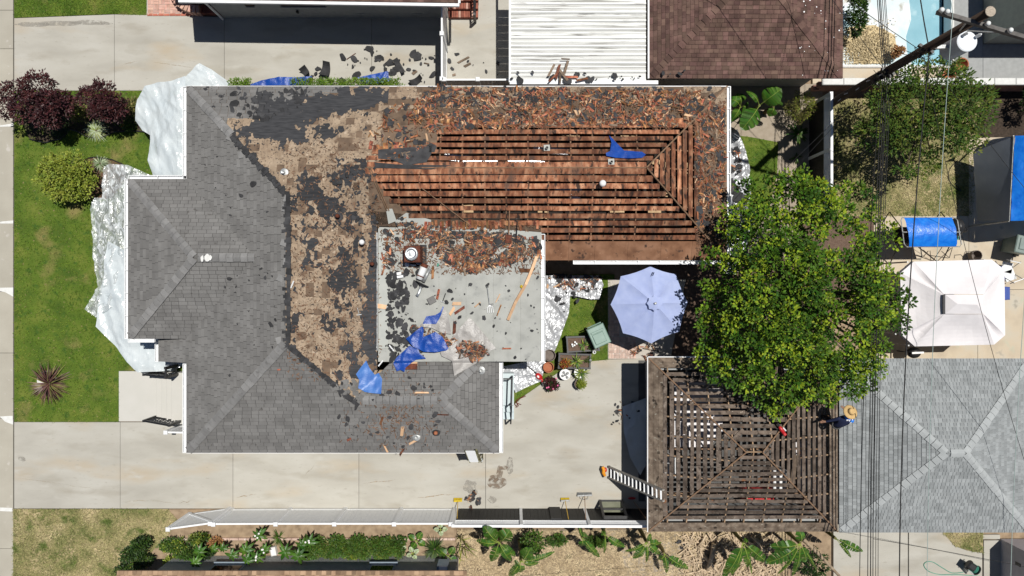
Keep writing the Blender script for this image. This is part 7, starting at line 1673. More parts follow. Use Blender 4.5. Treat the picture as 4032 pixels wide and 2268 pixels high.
# the big green tree
bigl = [lobe(3150, 820, 4.3, 150, 130, .8), lobe(3010, 930, 4.4, 150, 140, .9), lobe(3250, 960, 4.8, 190, 160, 1.0), lobe(3100, 1080, 5.2, 200, 170, 1.1), lobe(2910, 1120, 4.2, 130, 120, .9), lobe(3300, 1150, 5.0, 200, 180, 1.1), lobe(3060, 1260, 5.2, 220, 170, 1.1), lobe(2890, 1290, 4.1, 140, 120, .8),
        lobe(3330, 1340, 4.6, 170, 170, 1.0), lobe(3120, 1430, 4.9, 210, 150, 1.0), lobe(2920, 1430, 4.2, 150, 110, .8), lobe(3060, 1550, 4.2, 130, 70, .6), lobe(3280, 1480, 4.2, 170, 110, .8), lobe(2800, 1400, 3.9, 80, 60, .5), lobe(2990, 780, 4.0, 90, 80, .6), lobe(3130, 720, 3.9, 80, 50, .5), lobe(3440, 1180, 4.2, 90, 160, .6), lobe(3400, 1000, 4.1, 90, 70, .5), lobe(3540, 1150, 4.2, 30, 20, .2), lobe(3440, 1420, 3.8, 60, 50, .4), lobe(2950, 860, 4.0, 80, 60, .5), lobe(2790, 1180, 3.8, 40, 50, .4)]
sp_ = random.Random(4)
for i in range(46):
    an = 6.283 * i / 46 + sp_.uniform(-.05, .05); q = sp_.choice((.84, .9, .95, 1.0, 1.07)); bigl.append(lobe(3135 + 380 * q * math.cos(an), 1145 + 430 * q * math.sin(an), sp_.uniform(3.6, 4.3), sp_.uniform(22, 46), sp_.uniform(22, 46), .3))
tree('shade_tree', 'large bright green shade tree between the parasol and gazebo', 'tree', W(3030, 1150), bigl, 9000, 40, .115, .08, .21, 5, ('leaf_big', 'leaf_tip'), .20, .40, 40, gaps=.37, md=.32)
# citrus-like tree over the dry yard
cil = [lobe(3660, 330, 3.2, 170, 90, .6), lobe(3560, 420, 3.3, 150, 110, .7), lobe(3740, 430, 3.3, 180, 120, .7), lobe(3640, 520, 3.3, 200, 120, .7), lobe(3480, 520, 2.9, 110, 70, .5), lobe(3790, 540, 2.9, 90, 80, .5), lobe(3600, 640, 2.6, 90, 60, .4), lobe(3850, 380, 2.8, 80, 60, .4), lobe(3480, 380, 2.9, 70, 60, .4), lobe(3700, 250, 2.9, 90, 40, .4), lobe(3880, 470, 2.6, 60, 40, .3)]
tree('citrus_tree', 'sparse olive green tree over the dry yard under the cables', 'tree', W(3600, 480), cil, 2600, 18, .125, .06, .19, 15, ('leaf_citrus', 'leaf_mid'), .10, .3, 30, gaps=.40, md=.19)
for (nm, lb, base, lobes, nc, sd, mats) in (('purple_tree', 'larger dark purple leaved tree overhanging the pavement', W(165, 430), [lobe(150, 340, 1.9, 75, 50, .45), lobe(60, 370, 1.7, 65, 45, .35), lobe(200, 410, 1.9, 80, 65, .5), lobe(110, 425, 1.8, 90, 50, .45), lobe(190, 470, 1.6, 60, 30, .3), lobe(20, 425, 1.5, 40, 40, .3), lobe(250, 400, 1.6, 35, 45, .3)], 420, 31, ('leaf_purple', 'leaf_purple')),
                                        ('purple_tree', 'smaller dark purple leaved tree beside the plastic sheet', W(410, 420), [lobe(405, 370, 1.6, 60, 50, .4), lobe(440, 410, 1.6, 55, 50, .4), lobe(350, 390, 1.4, 45, 45, .35), lobe(400, 440, 1.5, 45, 35, .3), lobe(470, 450, 1.3, 25, 30, .25)], 240, 33, ('leaf_purple', 'leaf_purple'))):
    tree(nm, lb, 'tree', base, lobes, nc, 14, .10, .055, .14, sd, mats, .06, 0, 10)
tree('lime_bush', 'rounded lime green bush on the front lawn', 'bush', W(285, 705), [lobe(258, 672, .95, 105, 80, .55), lobe(290, 720, .8, 90, 70, .5), lobe(215, 700, .75, 70, 65, .45), lobe(250, 740, .7, 80, 55, .4)], 520, 14, .085, .05, .12, 35, ('leaf_lime', 'leaf_lime'), .05, 0, 8, 'foliage')
def shrub(name, label, px, py, rx, ry, h, mats, seed, nc=60, nl=12, L_=.09, w_=.05, cr=.10, cat='shrub', grp=None, tips=.0):
    b = W(px, py); root = thing(name, label, cat, b, group=grp); s = .01
    MB().tube([b, b + Vector((0, 0, h * .6))], [.03, .015], 6).build('stem', MT['bark'], root)
    crown_mesh([((b.x, b.y, h * .55), (rx * s, ry * s, h * .45))], nc, nl, L_, w_, cr, seed, tips=tips).build('foliage', [MT[m] for m in mats], root, recalc=False); return root
shrub('shrub', 'yellow green shrub between the two purple trees', 330, 455, 40, 32, .7, ('leaf_olive', 'leaf_lime'), 41, 70, tips=.3)
shrub('shrub', 'low yellowish shrub against the first plastic sheet', 530, 440, 38, 50, .5, ('leaf_olive', 'leaf_citrus'), 42, 80, tips=.4)
shrub('shrub', 'small green plant with orange flowers beside the plastic', 512, 497, 22, 16, .35, ('leaf_mid', 'orange'), 43, 26, tips=.12)
def clump(name, label, px, py, n, L_, w_, mat, seed, h=.5, droop=.5, cat='grass clump', zb=0.0, base=None, up=.3, mat2=None, grp=None):
    "arching strap leaves from one crown"
    b = base if base is not None else W(px, py, zb); root = thing(name, label, cat, b, group=grp); r = random.Random(seed); mb = MB()
    for i in range(n):
        a = r.random() * 6.283; l = L_ * r.uniform(.6, 1.1); e = r.uniform(up, 1.3); d = Vector((math.cos(a), math.sin(a), 0)); s = Vector((-d.y, d.x, 0)); V = []
        for k in range(5):
            t = k / 4; p = b + d * (l * t * math.cos(e * (1 - .4 * t))) + Vector((0, 0, h * (math.sin(e) * t - droop * t * t * .9) + .01)); wv = s * (w_ * .5 * (1 - t ** 2) + .001); V += [p - wv, p + wv]
        mb.add(V, [(2 * k, 2 * k + 1, 2 * k + 3, 2 * k + 2) for k in range(4)], 1 if (mat2 and r.random() < .35) else 0)
    mb.build('blades', [MT[mat], MT[mat2 or mat]], root, recalc=False); MB().lathe(b, [(.05, 0), (.03, .08), (.001, .10)], 8).build('crown', MT['bark'], root); return root
clump('striped_grass', 'larger clump of white striped grass below the purple trees', 382, 515, 260, .60, .018, 'leaf_varieg', 51, .35, .7, mat2='leaf_lime')
clump('striped_grass', 'smaller clump of striped grass beside the lime bush', 398, 645, 170, .45, .018, 'leaf_varieg', 52, .35, .7, mat2='leaf_mid')
clump('dark_grass', 'dark green strap leaved clump in the purple tree shade', 245, 505, 120, .60, .025, 'leaf_dark', 53, .4, .6)
clump('bronze_flax', 'bronze spiky flax plant on the front lawn', 200, 1510, 230, .95, .05, 'leaf_bronze', 54, .75, .45, 'flax', up=.15, mat2='leaf_olive')
o = MB().lathe(W(185, 1500, .0), [(.40, 0), (.38, .03), (.28, .05), (.001, .06)], 20).build('stone_ring', MT['white_patch']); tag(o, 'pale stone ring around the bronze flax', 'stone')
# clipped hedge along the north eave
hd = thing('hedge', 'low bright green hedge along the northern eave', 'hedge', W(1240, 335)); 
lob = [((W(940 + i * 20, 348).x, W(940 + i * 20, 346 if i < 30 else 346).y, .55), (.16, .16, .35)) for i in range(0, 33) if not (3 < i < 12)]
crown_mesh(lob, 420, 12, .07, .03, .09, 61).build('foliage', [MT['leaf_hedge'], MT['leaf_mid']], hd, recalc=False); MB().box((W(1270, 350).x, W(1270, 350).y, .25), (5.8, .05, .5)).build('stems', MT['bark'], hd, kind='stuff')
# bananas
def banana_leaf(root, base, tip, wd, arch, seed, tear=.25, mat='banana'):
    r = random.Random(seed); d = tip - base; L_ = d.length; n = max(8, int(L_ / .07)); hd_ = Vector((d.x, d.y, 0)); hd_ = hd_.normalized() if hd_.length > .01 else Vector((1, 0, 0)); s = Vector((-hd_.y, hd_.x, 0))
    mid = [base + d * (i / n) + Vector((0, 0, arch * math.sin(math.pi * (i / n)) )) for i in range(n + 1)]
    lf = MB()
    for sg in (-1, 1):
        V = []; F = []; cut = 0
        for i in range(n):
            t0, t1 = i / n, (i + 1) / n
            if t0 < .14: continue
            f = lambda t: wd * .5 * math.sin(math.pi * min(1, max(0.02, (t - .12) / .88)) ** .75) ** .6
            if r.random() < tear * .4: cut = .012
            gap = .012 if r.random() < tear else 0.0; dz = -.30 * wd * r.uniform(.5, 1.0 + tear)
            a, b = mid[i], mid[i + 1]; sl_ = hd_ * (wd * .12); k = len(V)
            V += [a, b - (b - a) * gap * 4, b + s * sg * f(t1) + Vector((0, 0, dz * f(t1) / (wd * .5))) + sl_ - (b - a) * gap * 20, a + s * sg * f(t0) + Vector((0, 0, dz * f(t0) / (wd * .5))) + sl_]; F.append((k, k + 1, k + 2, k + 3))
        lf.add(V, F)
    o = lf.build('leaf', MT[mat], root, recalc=False)
    MB().tube([p + Vector((0, 0, .006)) for p in mid], [.010 * (1 - .8 * i / n) + .003 for i in range(n + 1)], 5).build('midrib', MT['rib'], o); return o
def banana(label, px, py, hgt, leaves, seed, name='banana_plant', wd=.34, tear=.5, mat='banana'):
    c = W(px, py, hgt); root = thing(name, label, 'banana plant', (c.x, c.y, 0)); MB().tube([(c.x, c.y, 0), (c.x + .02, c.y, hgt * .5), (c.x, c.y, hgt)], [.09, .08, .05], 10).build('stem', MT['leaf_olive'], root)
    for i, l in enumerate(leaves): banana_leaf(root, c, W(l[0], l[1], max(.3, hgt + l[2])), l[3] if len(l) > 3 else wd, .22, seed * 20 + i, tear, mat)
    return root
banana('banana plant in front of the lattice fence, leftmost of the row', 1965, 2135, 2.0, [(1908, 2075, .3, .5), (1878, 2128, -.2, .3), (1935, 2208, -.3, .36), (2010, 2205, -.2, .34), (2005, 2092, .3, .6), (2028, 2185, -.3, .32), (1905, 2100, .0, .1)], 1)
banana('banana plant with a wide torn leaf, second in the row', 2050, 2210, 2.2, [(2183, 2172, -.1, .22), (2088, 2160, .1, .5), (2005, 2265, -.2, .3), (2048, 2250, -.3, .34), (2120, 2215, -.4, .2), (2030, 2215, -.1, .34)], 2)
banana('young banana plant with two leaves under the lattice fence', 2292, 2115, 1.6, [(2292, 2146, -.2, .3), (2360, 2192, -.5, .26), (2300, 2098, .2, .3), (2280, 2075, .3, .12)], 3)
banana('thin banana plant with folded leaves beside the fence end', 2382, 2105, 1.6, [(2378, 2178, -.3, .12), (2458, 2152, -.2, .28), (2370, 2092, .1, .2)], 4)
banana('banana plant at the corner of the stripped garage', 2545, 2135, 1.8, [(2495, 2196, -.2, .32), (2460, 2170, -.2, .16), (2545, 2212, -.4, .14), (2598, 2180, -.3, .26), (2590, 2130, .0, .26), (2605, 2135, -.2, .14), (2560, 2100, .2, .18)], 5)
banana('fern leaved banana shoot on the straw ground', 2615, 2180, 1.0, [(2708, 2238, -.2, .34), (2625, 2255, -.3, .22), (2590, 2200, -.1, .2)], 6, tear=.9)
banana('large banana clump behind the garage, left part', 2925, 2135, 2.0, [(2850, 2268, -.3, .45), (2880, 2262, -.4, .3), (2960, 2260, -.5, .12), (3020, 2212, -.2, .4), (2945, 2230, -.3, .3), (2935, 2120, .1, .2)], 7)
banana('large banana clump behind the garage with the longest leaf', 3150, 2140, 2.2, [(3020, 2215, -.2, .55), (3035, 2150, -.1, .4), (3170, 2210, -.2, .4), (3215, 2245, -.5, .12), (3120, 2265, -.4, .26), (3145, 2085, .2, .35), (3060, 2262, -.4, .14)], 8)
banana('banana leaves over the corner of the pale grey garage', 3290, 2120, 2.3, [(3395, 2170, -.1, .3), (3350, 2195, -.3, .14), (3330, 2130, .0, .14)], 9)
banana('banana plant under the brown garage with huge glossy leaves', 2990, 415, 1.5, [(3070, 355, .4, .75), (2925, 505, .0, .72), (2940, 360, .1, .2)], 10, tear=.02)
banana('giant taro with notched leaves next to the east eave', 2915, 420, 1.0, [(2905, 375, .1, .55), (2935, 430, .0, .5), (2870, 390, .1, .4), (2880, 475, -.1, .36)], 11, tear=.03, wd=.4)
banana('giant taro with shaded leaves beside the yellow shrub', 3045, 420, .9, [(3062, 395, .1, .5), (3030, 455, -.1, .42), (3020, 400, .1, .3)], 12, tear=.03)
for a, b, c_, d_, z0, z1, r_, lb in ((2812, 2140, 2785, 2245, .3, .15, .10, 'pale fallen banana trunk on the straw ground'), (2770, 2190, 2830, 2255, .1, .12, .07, 'dry split banana stalk crossing the fallen trunk'), (3165, 2125, 3305, 2268, 2.0, 1.6, .07, 'dry banana trunk leaning over the dark gap'), (2960, 2110, 3010, 2170, .3, .3, .06, 'dry stalk behind the stripped garage'), (2780, 2105, 2740, 2160, .3, .1, .04, 'thin dry stalk near the felt scraps')):
    p, q = W(a, b, z0), W(c_, d_, z1); tag(MB().tube([p, p.lerp(q, .4) + Vector((.03, 0, .04)), q], [r_, r_ * .9, r_ * .7], 9).build('fallen_trunk', MT['trunk_dry'], smooth=True), lb, 'trunk')
mb = MB()
for k in range(560):
    a, b = prnd.uniform(2690, 3060), prnd.uniform(2105, 2268); p = W(a, b, .02 + prnd.random() * .14); an = prnd.random() * 6.28; l = prnd.uniform(.08, .32); u = Vector((math.cos(an), math.sin(an), prnd.uniform(-.2, .2))) * l; v = Vector((-math.sin(an), math.cos(an), 0)) * prnd.uniform(.01, .035)
    mb.add([p - u - v, p + u - v * .5, p + u + v * .5, p - u + v], [(0, 1, 2, 3)])
tag(mb.build('dry_leaf_heap', MT['trunk_dry'], kind='stuff', recalc=False), 'heap of dry banana leaves behind the stripped garage', 'leaves')
# shrubs, vines and ferns
shrub('shrub', 'feathery green shrub poking over the lattice fence', 2095, 2100, 45, 32, 1.9, ('leaf_mid', 'leaf_big'), 71, 90, tips=.4)
shrub('shrub', 'low green creeper below the lattice fence between bananas', 2190, 2115, 40, 16, .5, ('leaf_mid', 'leaf_big'), 72, 40); shrub('shrub', 'low green creeper next to the young banana', 2345, 2122, 40, 18, .5, ('leaf_mid', 'leaf_dark'), 73, 45); shrub('shrub', 'dark leafy growth in the gap beside the pale garage', 3180, 2200, 60, 60, .8, ('leaf_dark', 'leaf_mid'), 74, 80)
shrub('shrub', 'yellow feathery shrub under the brown garage', 3120, 445, 52, 55, 1.4, ('leaf_olive', 'leaf_lime'), 75, 110, 14, .11, .025, tips=.5); clump('strap_plant', 'glossy strap leaved plant below the yellow shrub', 3140, 530, 26, .6, .09, 'leaf_mid', 76, .5, .9, 'plant', zb=.2); clump('strap_plant', 'small strap leaved plant with a red flower by the path', 3130, 620, 14, .4, .06, 'leaf_mid', 77, .4, .8, 'plant')
shrub('shrub', 'dark green shrub hanging over the pool edge', 3340, 80, 28, 95, 1.2, ('leaf_dark', 'leaf_mid'), 78, 130, L_=.13, w_=.045, tips=.3); shrub('shrub', 'dark green shrub at the right edge beside the tent', 4010, 420, 40, 60, 1.6, ('leaf_dark', 'leaf_mid'), 79, 90); shrub('shrub', 'dry orange brown shrub on the pool floor edge', 3525, 208, 20, 22, .3, ('leaf_dry', 'leaf_dry'), 80, 34)
# bottom flower bed
for i, (a, b, rx, ry, h, mats, lb, n) in enumerate(((580, 2125, 30, 26, .9, ('leaf_dark', 'leaf_mid'), 'dark rose bush with a red bloom at the bed corner', 60), (535, 2165, 30, 22, .8, ('leaf_dark', 'leaf_mid'), 'dark green bush left of the dry grass clump', 50), (580, 2190, 40, 26, .8, ('leaf_dark', 'leaf_citrus'), 'dark green bush in the middle of the bed end', 60), (520, 2225, 34, 24, .8, ('leaf_dark', 'leaf_mid'), 'dark green bush above the tan roof corner', 50), (700, 2135, 55, 26, .6, ('leaf_mid', 'leaf_lime'), 'bright green leafy shrub below the open gate', 80), (800, 2110, 40, 16, .6, ('leaf_citrus', 'leaf_lime'), 'pale yellowish shrub beside the bed edging', 60), (755, 2165, 50, 22, .6, ('leaf_mid', 'leaf_dark'), 'green shrub behind the large rosettes', 60), (690, 2200, 22, 12, .6, ('leaf_lime', 'leaf_lime'), 'small lime shrub against the shaded wall', 26), (862, 2128, 22, 15, .5, ('leaf_dry', 'leaf_dry'), 'orange brown dry shrub in the flower bed', 44), (830, 2160, 26, 20, .6, ('leaf_dark', 'leaf_dark'), 'grey dark shrub beside the orange dry shrub', 40), (1395, 2175, 26, 14, .5, ('leaf_lime', 'leaf_mid'), 'small yellow green shrub in front of the window', 30), (1570, 2125, 30, 16, .6, ('leaf_mid', 'leaf_dark'), 'green shrub right of the trailing hedge', 40))):
    shrub('shrub', lb, a, b, rx, ry, h, mats, 100 + i, n, tips=.35)
fl_ = [((W(1215 + i * 19, 2140 + 10 * math.sin(i)).x, W(1215, 2142 + 8 * math.sin(i * 1.7)).y, .35), (.22, .34 + .1 * math.sin(i * 1.3), .28)) for i in range(20)]
gc = crown_mesh(fl_, 1100, 12, .075, .055, .10, 120, tips=.3).build('ground_cover', [MT['leaf_mid'], MT['leaf_citrus']], None, recalc=False); tag(gc, 'dense trailing green hedge in the lower flower bed', 'ground cover', kind='stuff')
def rosette(label, px, py, z, L_, seed, flower=False):
    c = W(px, py, z); root = thing('rosette_shrub', label, 'shrub', (c.x, c.y, 0)); MB().tube([(c.x, c.y, 0), c], [.03, .02], 6).build('stem', MT['bark'], root); r = random.Random(seed)
    n = 9
    for i in range(n):
        a = 6.283 * i / n + r.uniform(-.2, .2); l = L_ * r.uniform(.75, 1.1); d = Vector((math.cos(a), math.sin(a), 0)); s = Vector((-d.y, d.x, 0)); V = []; up = r.uniform(.0, .3)
        for k in range(6):
            t = k / 5; p = c + d * l * t + Vector((0, 0, l * (up * t - .5 * t * t))); wv = s * (l * .17 * math.sin(math.pi * min(.98, .08 + t * .92)) ** .8); V += [p - wv + Vector((0, 0, .012)), p, p + wv + Vector((0, 0, .012))]
        F = []
        for k in range(5): F += [(3 * k, 3 * k + 1, 3 * k + 4, 3 * k + 3), (3 * k + 1, 3 * k + 2, 3 * k + 5, 3 * k + 4)]
        MB().add(V, F).build('leaf', MT['banana'], root, recalc=False)
    if flower:
        for i in range(3): MB().ball(c + Vector((r.uniform(-.14, .04), r.uniform(-.1, .1), .10)), (.04, .04, .025), 8, 5).build('flower', MT['flower_white'], root)
pos_words = ['leftmost big-leaved rosette shrub against the shaded wall', 'big-leaved rosette shrub behind the leftmost one', 'small rosette shrub below the orange dry shrub', 'rosette shrub right of the small one', 'rosette shrub above the first window', 'rosette shrub just right of the first window', 'flowering rosette shrub nearest the fence, fourth panel post', 'rosette shrub leaning over the wall, centre', 'rosette shrub with pink buds near the wall centre', 'flowering rosette shrub right of the white flowers', 'wide rosette shrub beside the white stone', 'wide rosette shrub overhanging the wall, right group', 'flowering rosette shrub at the start of the trailing hedge', 'rosette shrub filling the middle of the right group']
for i, (a, b, z, L_, f) in enumerate(((768, 2215, 1.2, .30, 0), (785, 2172, 1.0, .32, 0), (842, 2160, .9, .22, 0), (878, 2158, .9, .24, 0), (915, 2185, 1.2, .32, 0), (968, 2165, 1.1, .34, 0), (1022, 2108, 1.0, .34, 1), (975, 2205, 1.2, .30, 0), (1012, 2195, 1.1, .30, 1), (1042, 2165, 1.0, .28, 1), (1123, 2172, 1.1, .40, 0), (1175, 2188, 1.2, .36, 0), (1218, 2135, 1.0, .34, 1), (1190, 2145, 1.0, .30, 0))): rosette(pos_words[i], a, b, z, L_, 200 + i, f)
MB_ = MB().bev(W(1077, 2170, .12), (.22, .34, .24), .2, .05).build('garden_stone', MT['white']); tag(MB_, 'white stone block among the rosette shrubs', 'stone')
clump('spiky_plant', 'spiky dark green plant at the right of the flower bed', 1712, 2160, 120, .65, .035, 'leaf_dark', 130, .5, .4, 'plant', zb=.1, mat2='leaf_mid'); clump('spiky_plant', 'small spiky plant between rosettes beside the edging', 1100, 2115, 40, .4, .03, 'leaf_mid', 131, .5, .3, 'plant'); clump('spiky_plant', 'thin leaved plant growing through the trailing hedge', 1305, 2140, 20, .5, .05, 'leaf_olive', 132, .6, .5, 'plant', zb=.3); clump('spiky_plant', 'thin leaved plant right of the window hedge', 1465, 2165, 16, .4, .04, 'leaf_mid', 133, .6, .5, 'plant', zb=.3); clump('dry_clump', 'dry pale grass clump in the bed corner', 675, 2180, 90, .35, .02, 'straw', 134, .3, .7)
for i, (a, b, s, lb) in enumerate(((1735, 2085, .16, 'pale heart leaf plant at the fence end'), (1640, 2130, .22, 'dark heart leaf plant beside the spiky plant'), (1625, 2180, .16, 'pale heart leaf plant near the wall'), (1575, 2155, .14, 'pale heart leaf plant right of the hedge'), (1765, 2190, .24, 'bright heart leaf plant beside the meter box'))):
    c = W(a, b, .4); root = thing('heart_leaf_plant', lb, 'plant', (c.x, c.y, 0)); MB().tube([(c.x, c.y, 0), c], .012, 5).build('stem', MT['leaf_mid'], root)
    for k in range(4): an = k * 1.6 + i; banana_leaf(root, c, c + Vector((math.cos(an) * s * 1.6, math.sin(an) * s * 1.6, -.05)), s * 1.2, .04, 300 + i * 5 + k, .0, 'leaf_varieg' if 'pale' in lb else 'banana')
root = thing('vine', 'tangled yellow green vine at the end of the lattice fence', 'vine', W(1830, 2150))
for k in range(14):
    p = W(prnd.uniform(1795, 1835), prnd.uniform(2105, 2190), .4); q = p + Vector((prnd.uniform(-.2, .7), prnd.uniform(-.5, .4), prnd.uniform(.2, .8))); MB().tube([p, p.lerp(q, .5) + Vector((0, 0, .25)), q], [.022, .018, .006], 6).build('stem', MT['leaf_lime' if k % 2 else 'leaf_olive'], root)
# pots and planters
def pot(name, label, px, py, r, h, mat, soil='dark_soil', rim=None, tilt=0.0):
    b = W(px, py); root = thing(name, label, 'pot', b)
    MB().lathe(b, [(r * .72, 0), (r, h * .92), (r * 1.06, h * .93), (r * 1.06, h), (r * .93, h), (r * .90, h * .55)], 24).build('body', MT[mat], root, smooth=False)
    MB().lathe(b, [(r * .90, h * (.86 if soil != 'none' else .2)), (.001, h * (.88 if soil != 'none' else .2))], 24).build('soil', MT[soil if soil != 'none' else 'pot_brown'], root)
    if rim: MB().lathe(b, [(r * 1.02, h), (r * 1.07, h + .015), (r * .96, h + .015)], 24).build('rim', MT[rim], root)
    return root, b
pot('flower_pot', 'empty brown pot against the flat roof edge', 2163, 1396, .22, .36, 'pot_brown', 'none'); pot('flower_pot', 'empty terracotta pot above the red blower', 2158, 1443, .20, .34, 'terracotta', 'none')
r, b = pot('flower_pot', 'white rimmed pot holding five dark balls', 2222, 1470, .20, .36, 'black_plastic', rim='white')
for dx, dy in ((-.05, .08), (.10, .05), (-.09, -.05), (.02, -.01), (.08, -.11)): MB().ball(b + Vector((dx, dy, .40)), .055, 10, 8).build('ball', MT['metal_dull'], r, smooth=True)
r, b = pot('flower_pot', 'white rimmed pot with arching green leaves', 2280, 1462, .21, .36, 'black_plastic', rim='white'); clump('arching_plant', 'bright green arching plant in the white rimmed pot', 0, 0, 70, .42, .035, 'leaf_lime', 141, .4, .7, 'plant', base=b + Vector((.05, .0, .33)), mat2='leaf_mid')
r, b = pot('flower_pot', 'brown pot holding the round lime shrub', 2278, 1508, .18, .34, 'pot_brown'); shrub('ball_shrub', 'round lime green shrub in the brown pot', 2286, 1508, 17, 17, .62, ('leaf_lime', 'leaf_lime'), 142, 70, 14, .05, .02, .06)
r, b = pot('flower_pot', 'red pot under the dark leaved flowering plant', 2172, 1510, .20, .30, 'rust'); fpl = shrub('flowering_plant', 'dark red leaved plant with pink flowers in a pot', 2170, 1508, 26, 24, .55, ('leaf_purple', 'leaf_dark'), 143, 60, 12, .07, .04, .08, tips=.3)
for a, b in ((2160, 1525), (2153, 1527), (2178, 1531), (2190, 1490), (2196, 1518)): MB().ball(W(a, b, .5), (.035, .035, .02), 8, 5).build('blossom', MT['flower_pink'], fpl)
def planter(label, pts, h):
    P4 = [W(a, b, h) for a, b in pts]; P4 = [Vector((p.x, p.y, 0)) for p in P4]; c = sum(P4, Vector()) / 4; root = thing('planter_box', label, 'planter', c)
    for a, b in zip(P4, P4[1:] + P4[:1]): MB().beam(a + Vector((0, 0, h / 2)), b + Vector((0, 0, h / 2)), .035, h).build('side_board', MT['black_plastic'], root); MB().beam(a + Vector((0, 0, h)), b + Vector((0, 0, h)), .06, .03).build('rim_board', MT['black_plastic'], root)
    for p in P4: MB().box(p + Vector((0, 0, h / 2 + .02)), (.075, .075, h + .06)).build('post', MT['black_plastic'], root)
    MB().slab3([p.lerp(c, .03) + Vector((0, 0, h - .07)) for p in P4], .06).build('soil', MT['dark_soil'], root); return root
planter('black planter box with one leafy plant and white tags', [(2232, 1328), (2354, 1324), (2358, 1378), (2236, 1386)], .55); planter('black planter box with orange plant and strap leaves', [(2203, 1393), (2325, 1397), (2322, 1450), (2200, 1448)], .55)
clump('strap_plant', 'strap leaved plant in the upper planter box', 2298, 1358, 26, .36, .05, 'leaf_mid', 151, .35, .7, 'plant', zb=.5, mat2='leaf_lime'); clump('strap_plant', 'bright strap leaved plant in the lower planter box', 2268, 1424, 40, .42, .05, 'leaf_mid', 152, .4, .7, 'plant', zb=.5, mat2='leaf_lime')
shrub('orange_plant', 'orange and green leaved plant in the lower planter box', 2221, 1425, 20, 16, .85, ('leaf_red', 'leaf_olive'), 153, 44, 10, .07, .04, .07, tips=.3); shrub('small_plant', 'small dark plant at the right end of upper planter', 2325, 1364, 12, 9, .75, ('leaf_dark', 'leaf_mid'), 154, 18, 10, .06, .025, .06); shrub('small_plant', 'feathery green plant at the right end of lower planter', 2308, 1410, 11, 11, .75, ('leaf_mid', 'leaf_mid'), 155, 20, 12, .06, .015, .06)
for a, b, lb in ((2253, 1356, 'leftmost white'), (2262, 1359, 'middle white'), (2270, 1353, 'rightmost white'), (2255, 1363, 'lower grey'), (2264, 1347, 'upper white')): tag(MB().box(W(a, b, .56), (.06, .06, .08), .1).build('plant_tag', MT['white' if b < 1360 else 'metal_dull']), lb + ' plant tag block in the upper planter', 'tag')
p = W(2338, 1385, .4); root = thing('white_pipe', 'white plastic pipe standing between the planter boxes', 'pipe', (p.x, p.y, 0)); MB().lathe((p.x, p.y, 0), [(.055, 0), (.055, .55), (.065, .56), (.065, .62), (.045, .62), (.045, .4)], 16).build('tube', MT['plastic_white'], root)
for a, b, z, lb in ((2346, 1331, .58, 'grey solar ball light on the upper planter corner'), (2324, 1418, .58, 'grey solar ball light on the lower planter rim')): tag(MB().ball(W(a, b, z), .06, 12, 8).build('solar_light', MT['metal_dull'], smooth=True), lb, 'light')
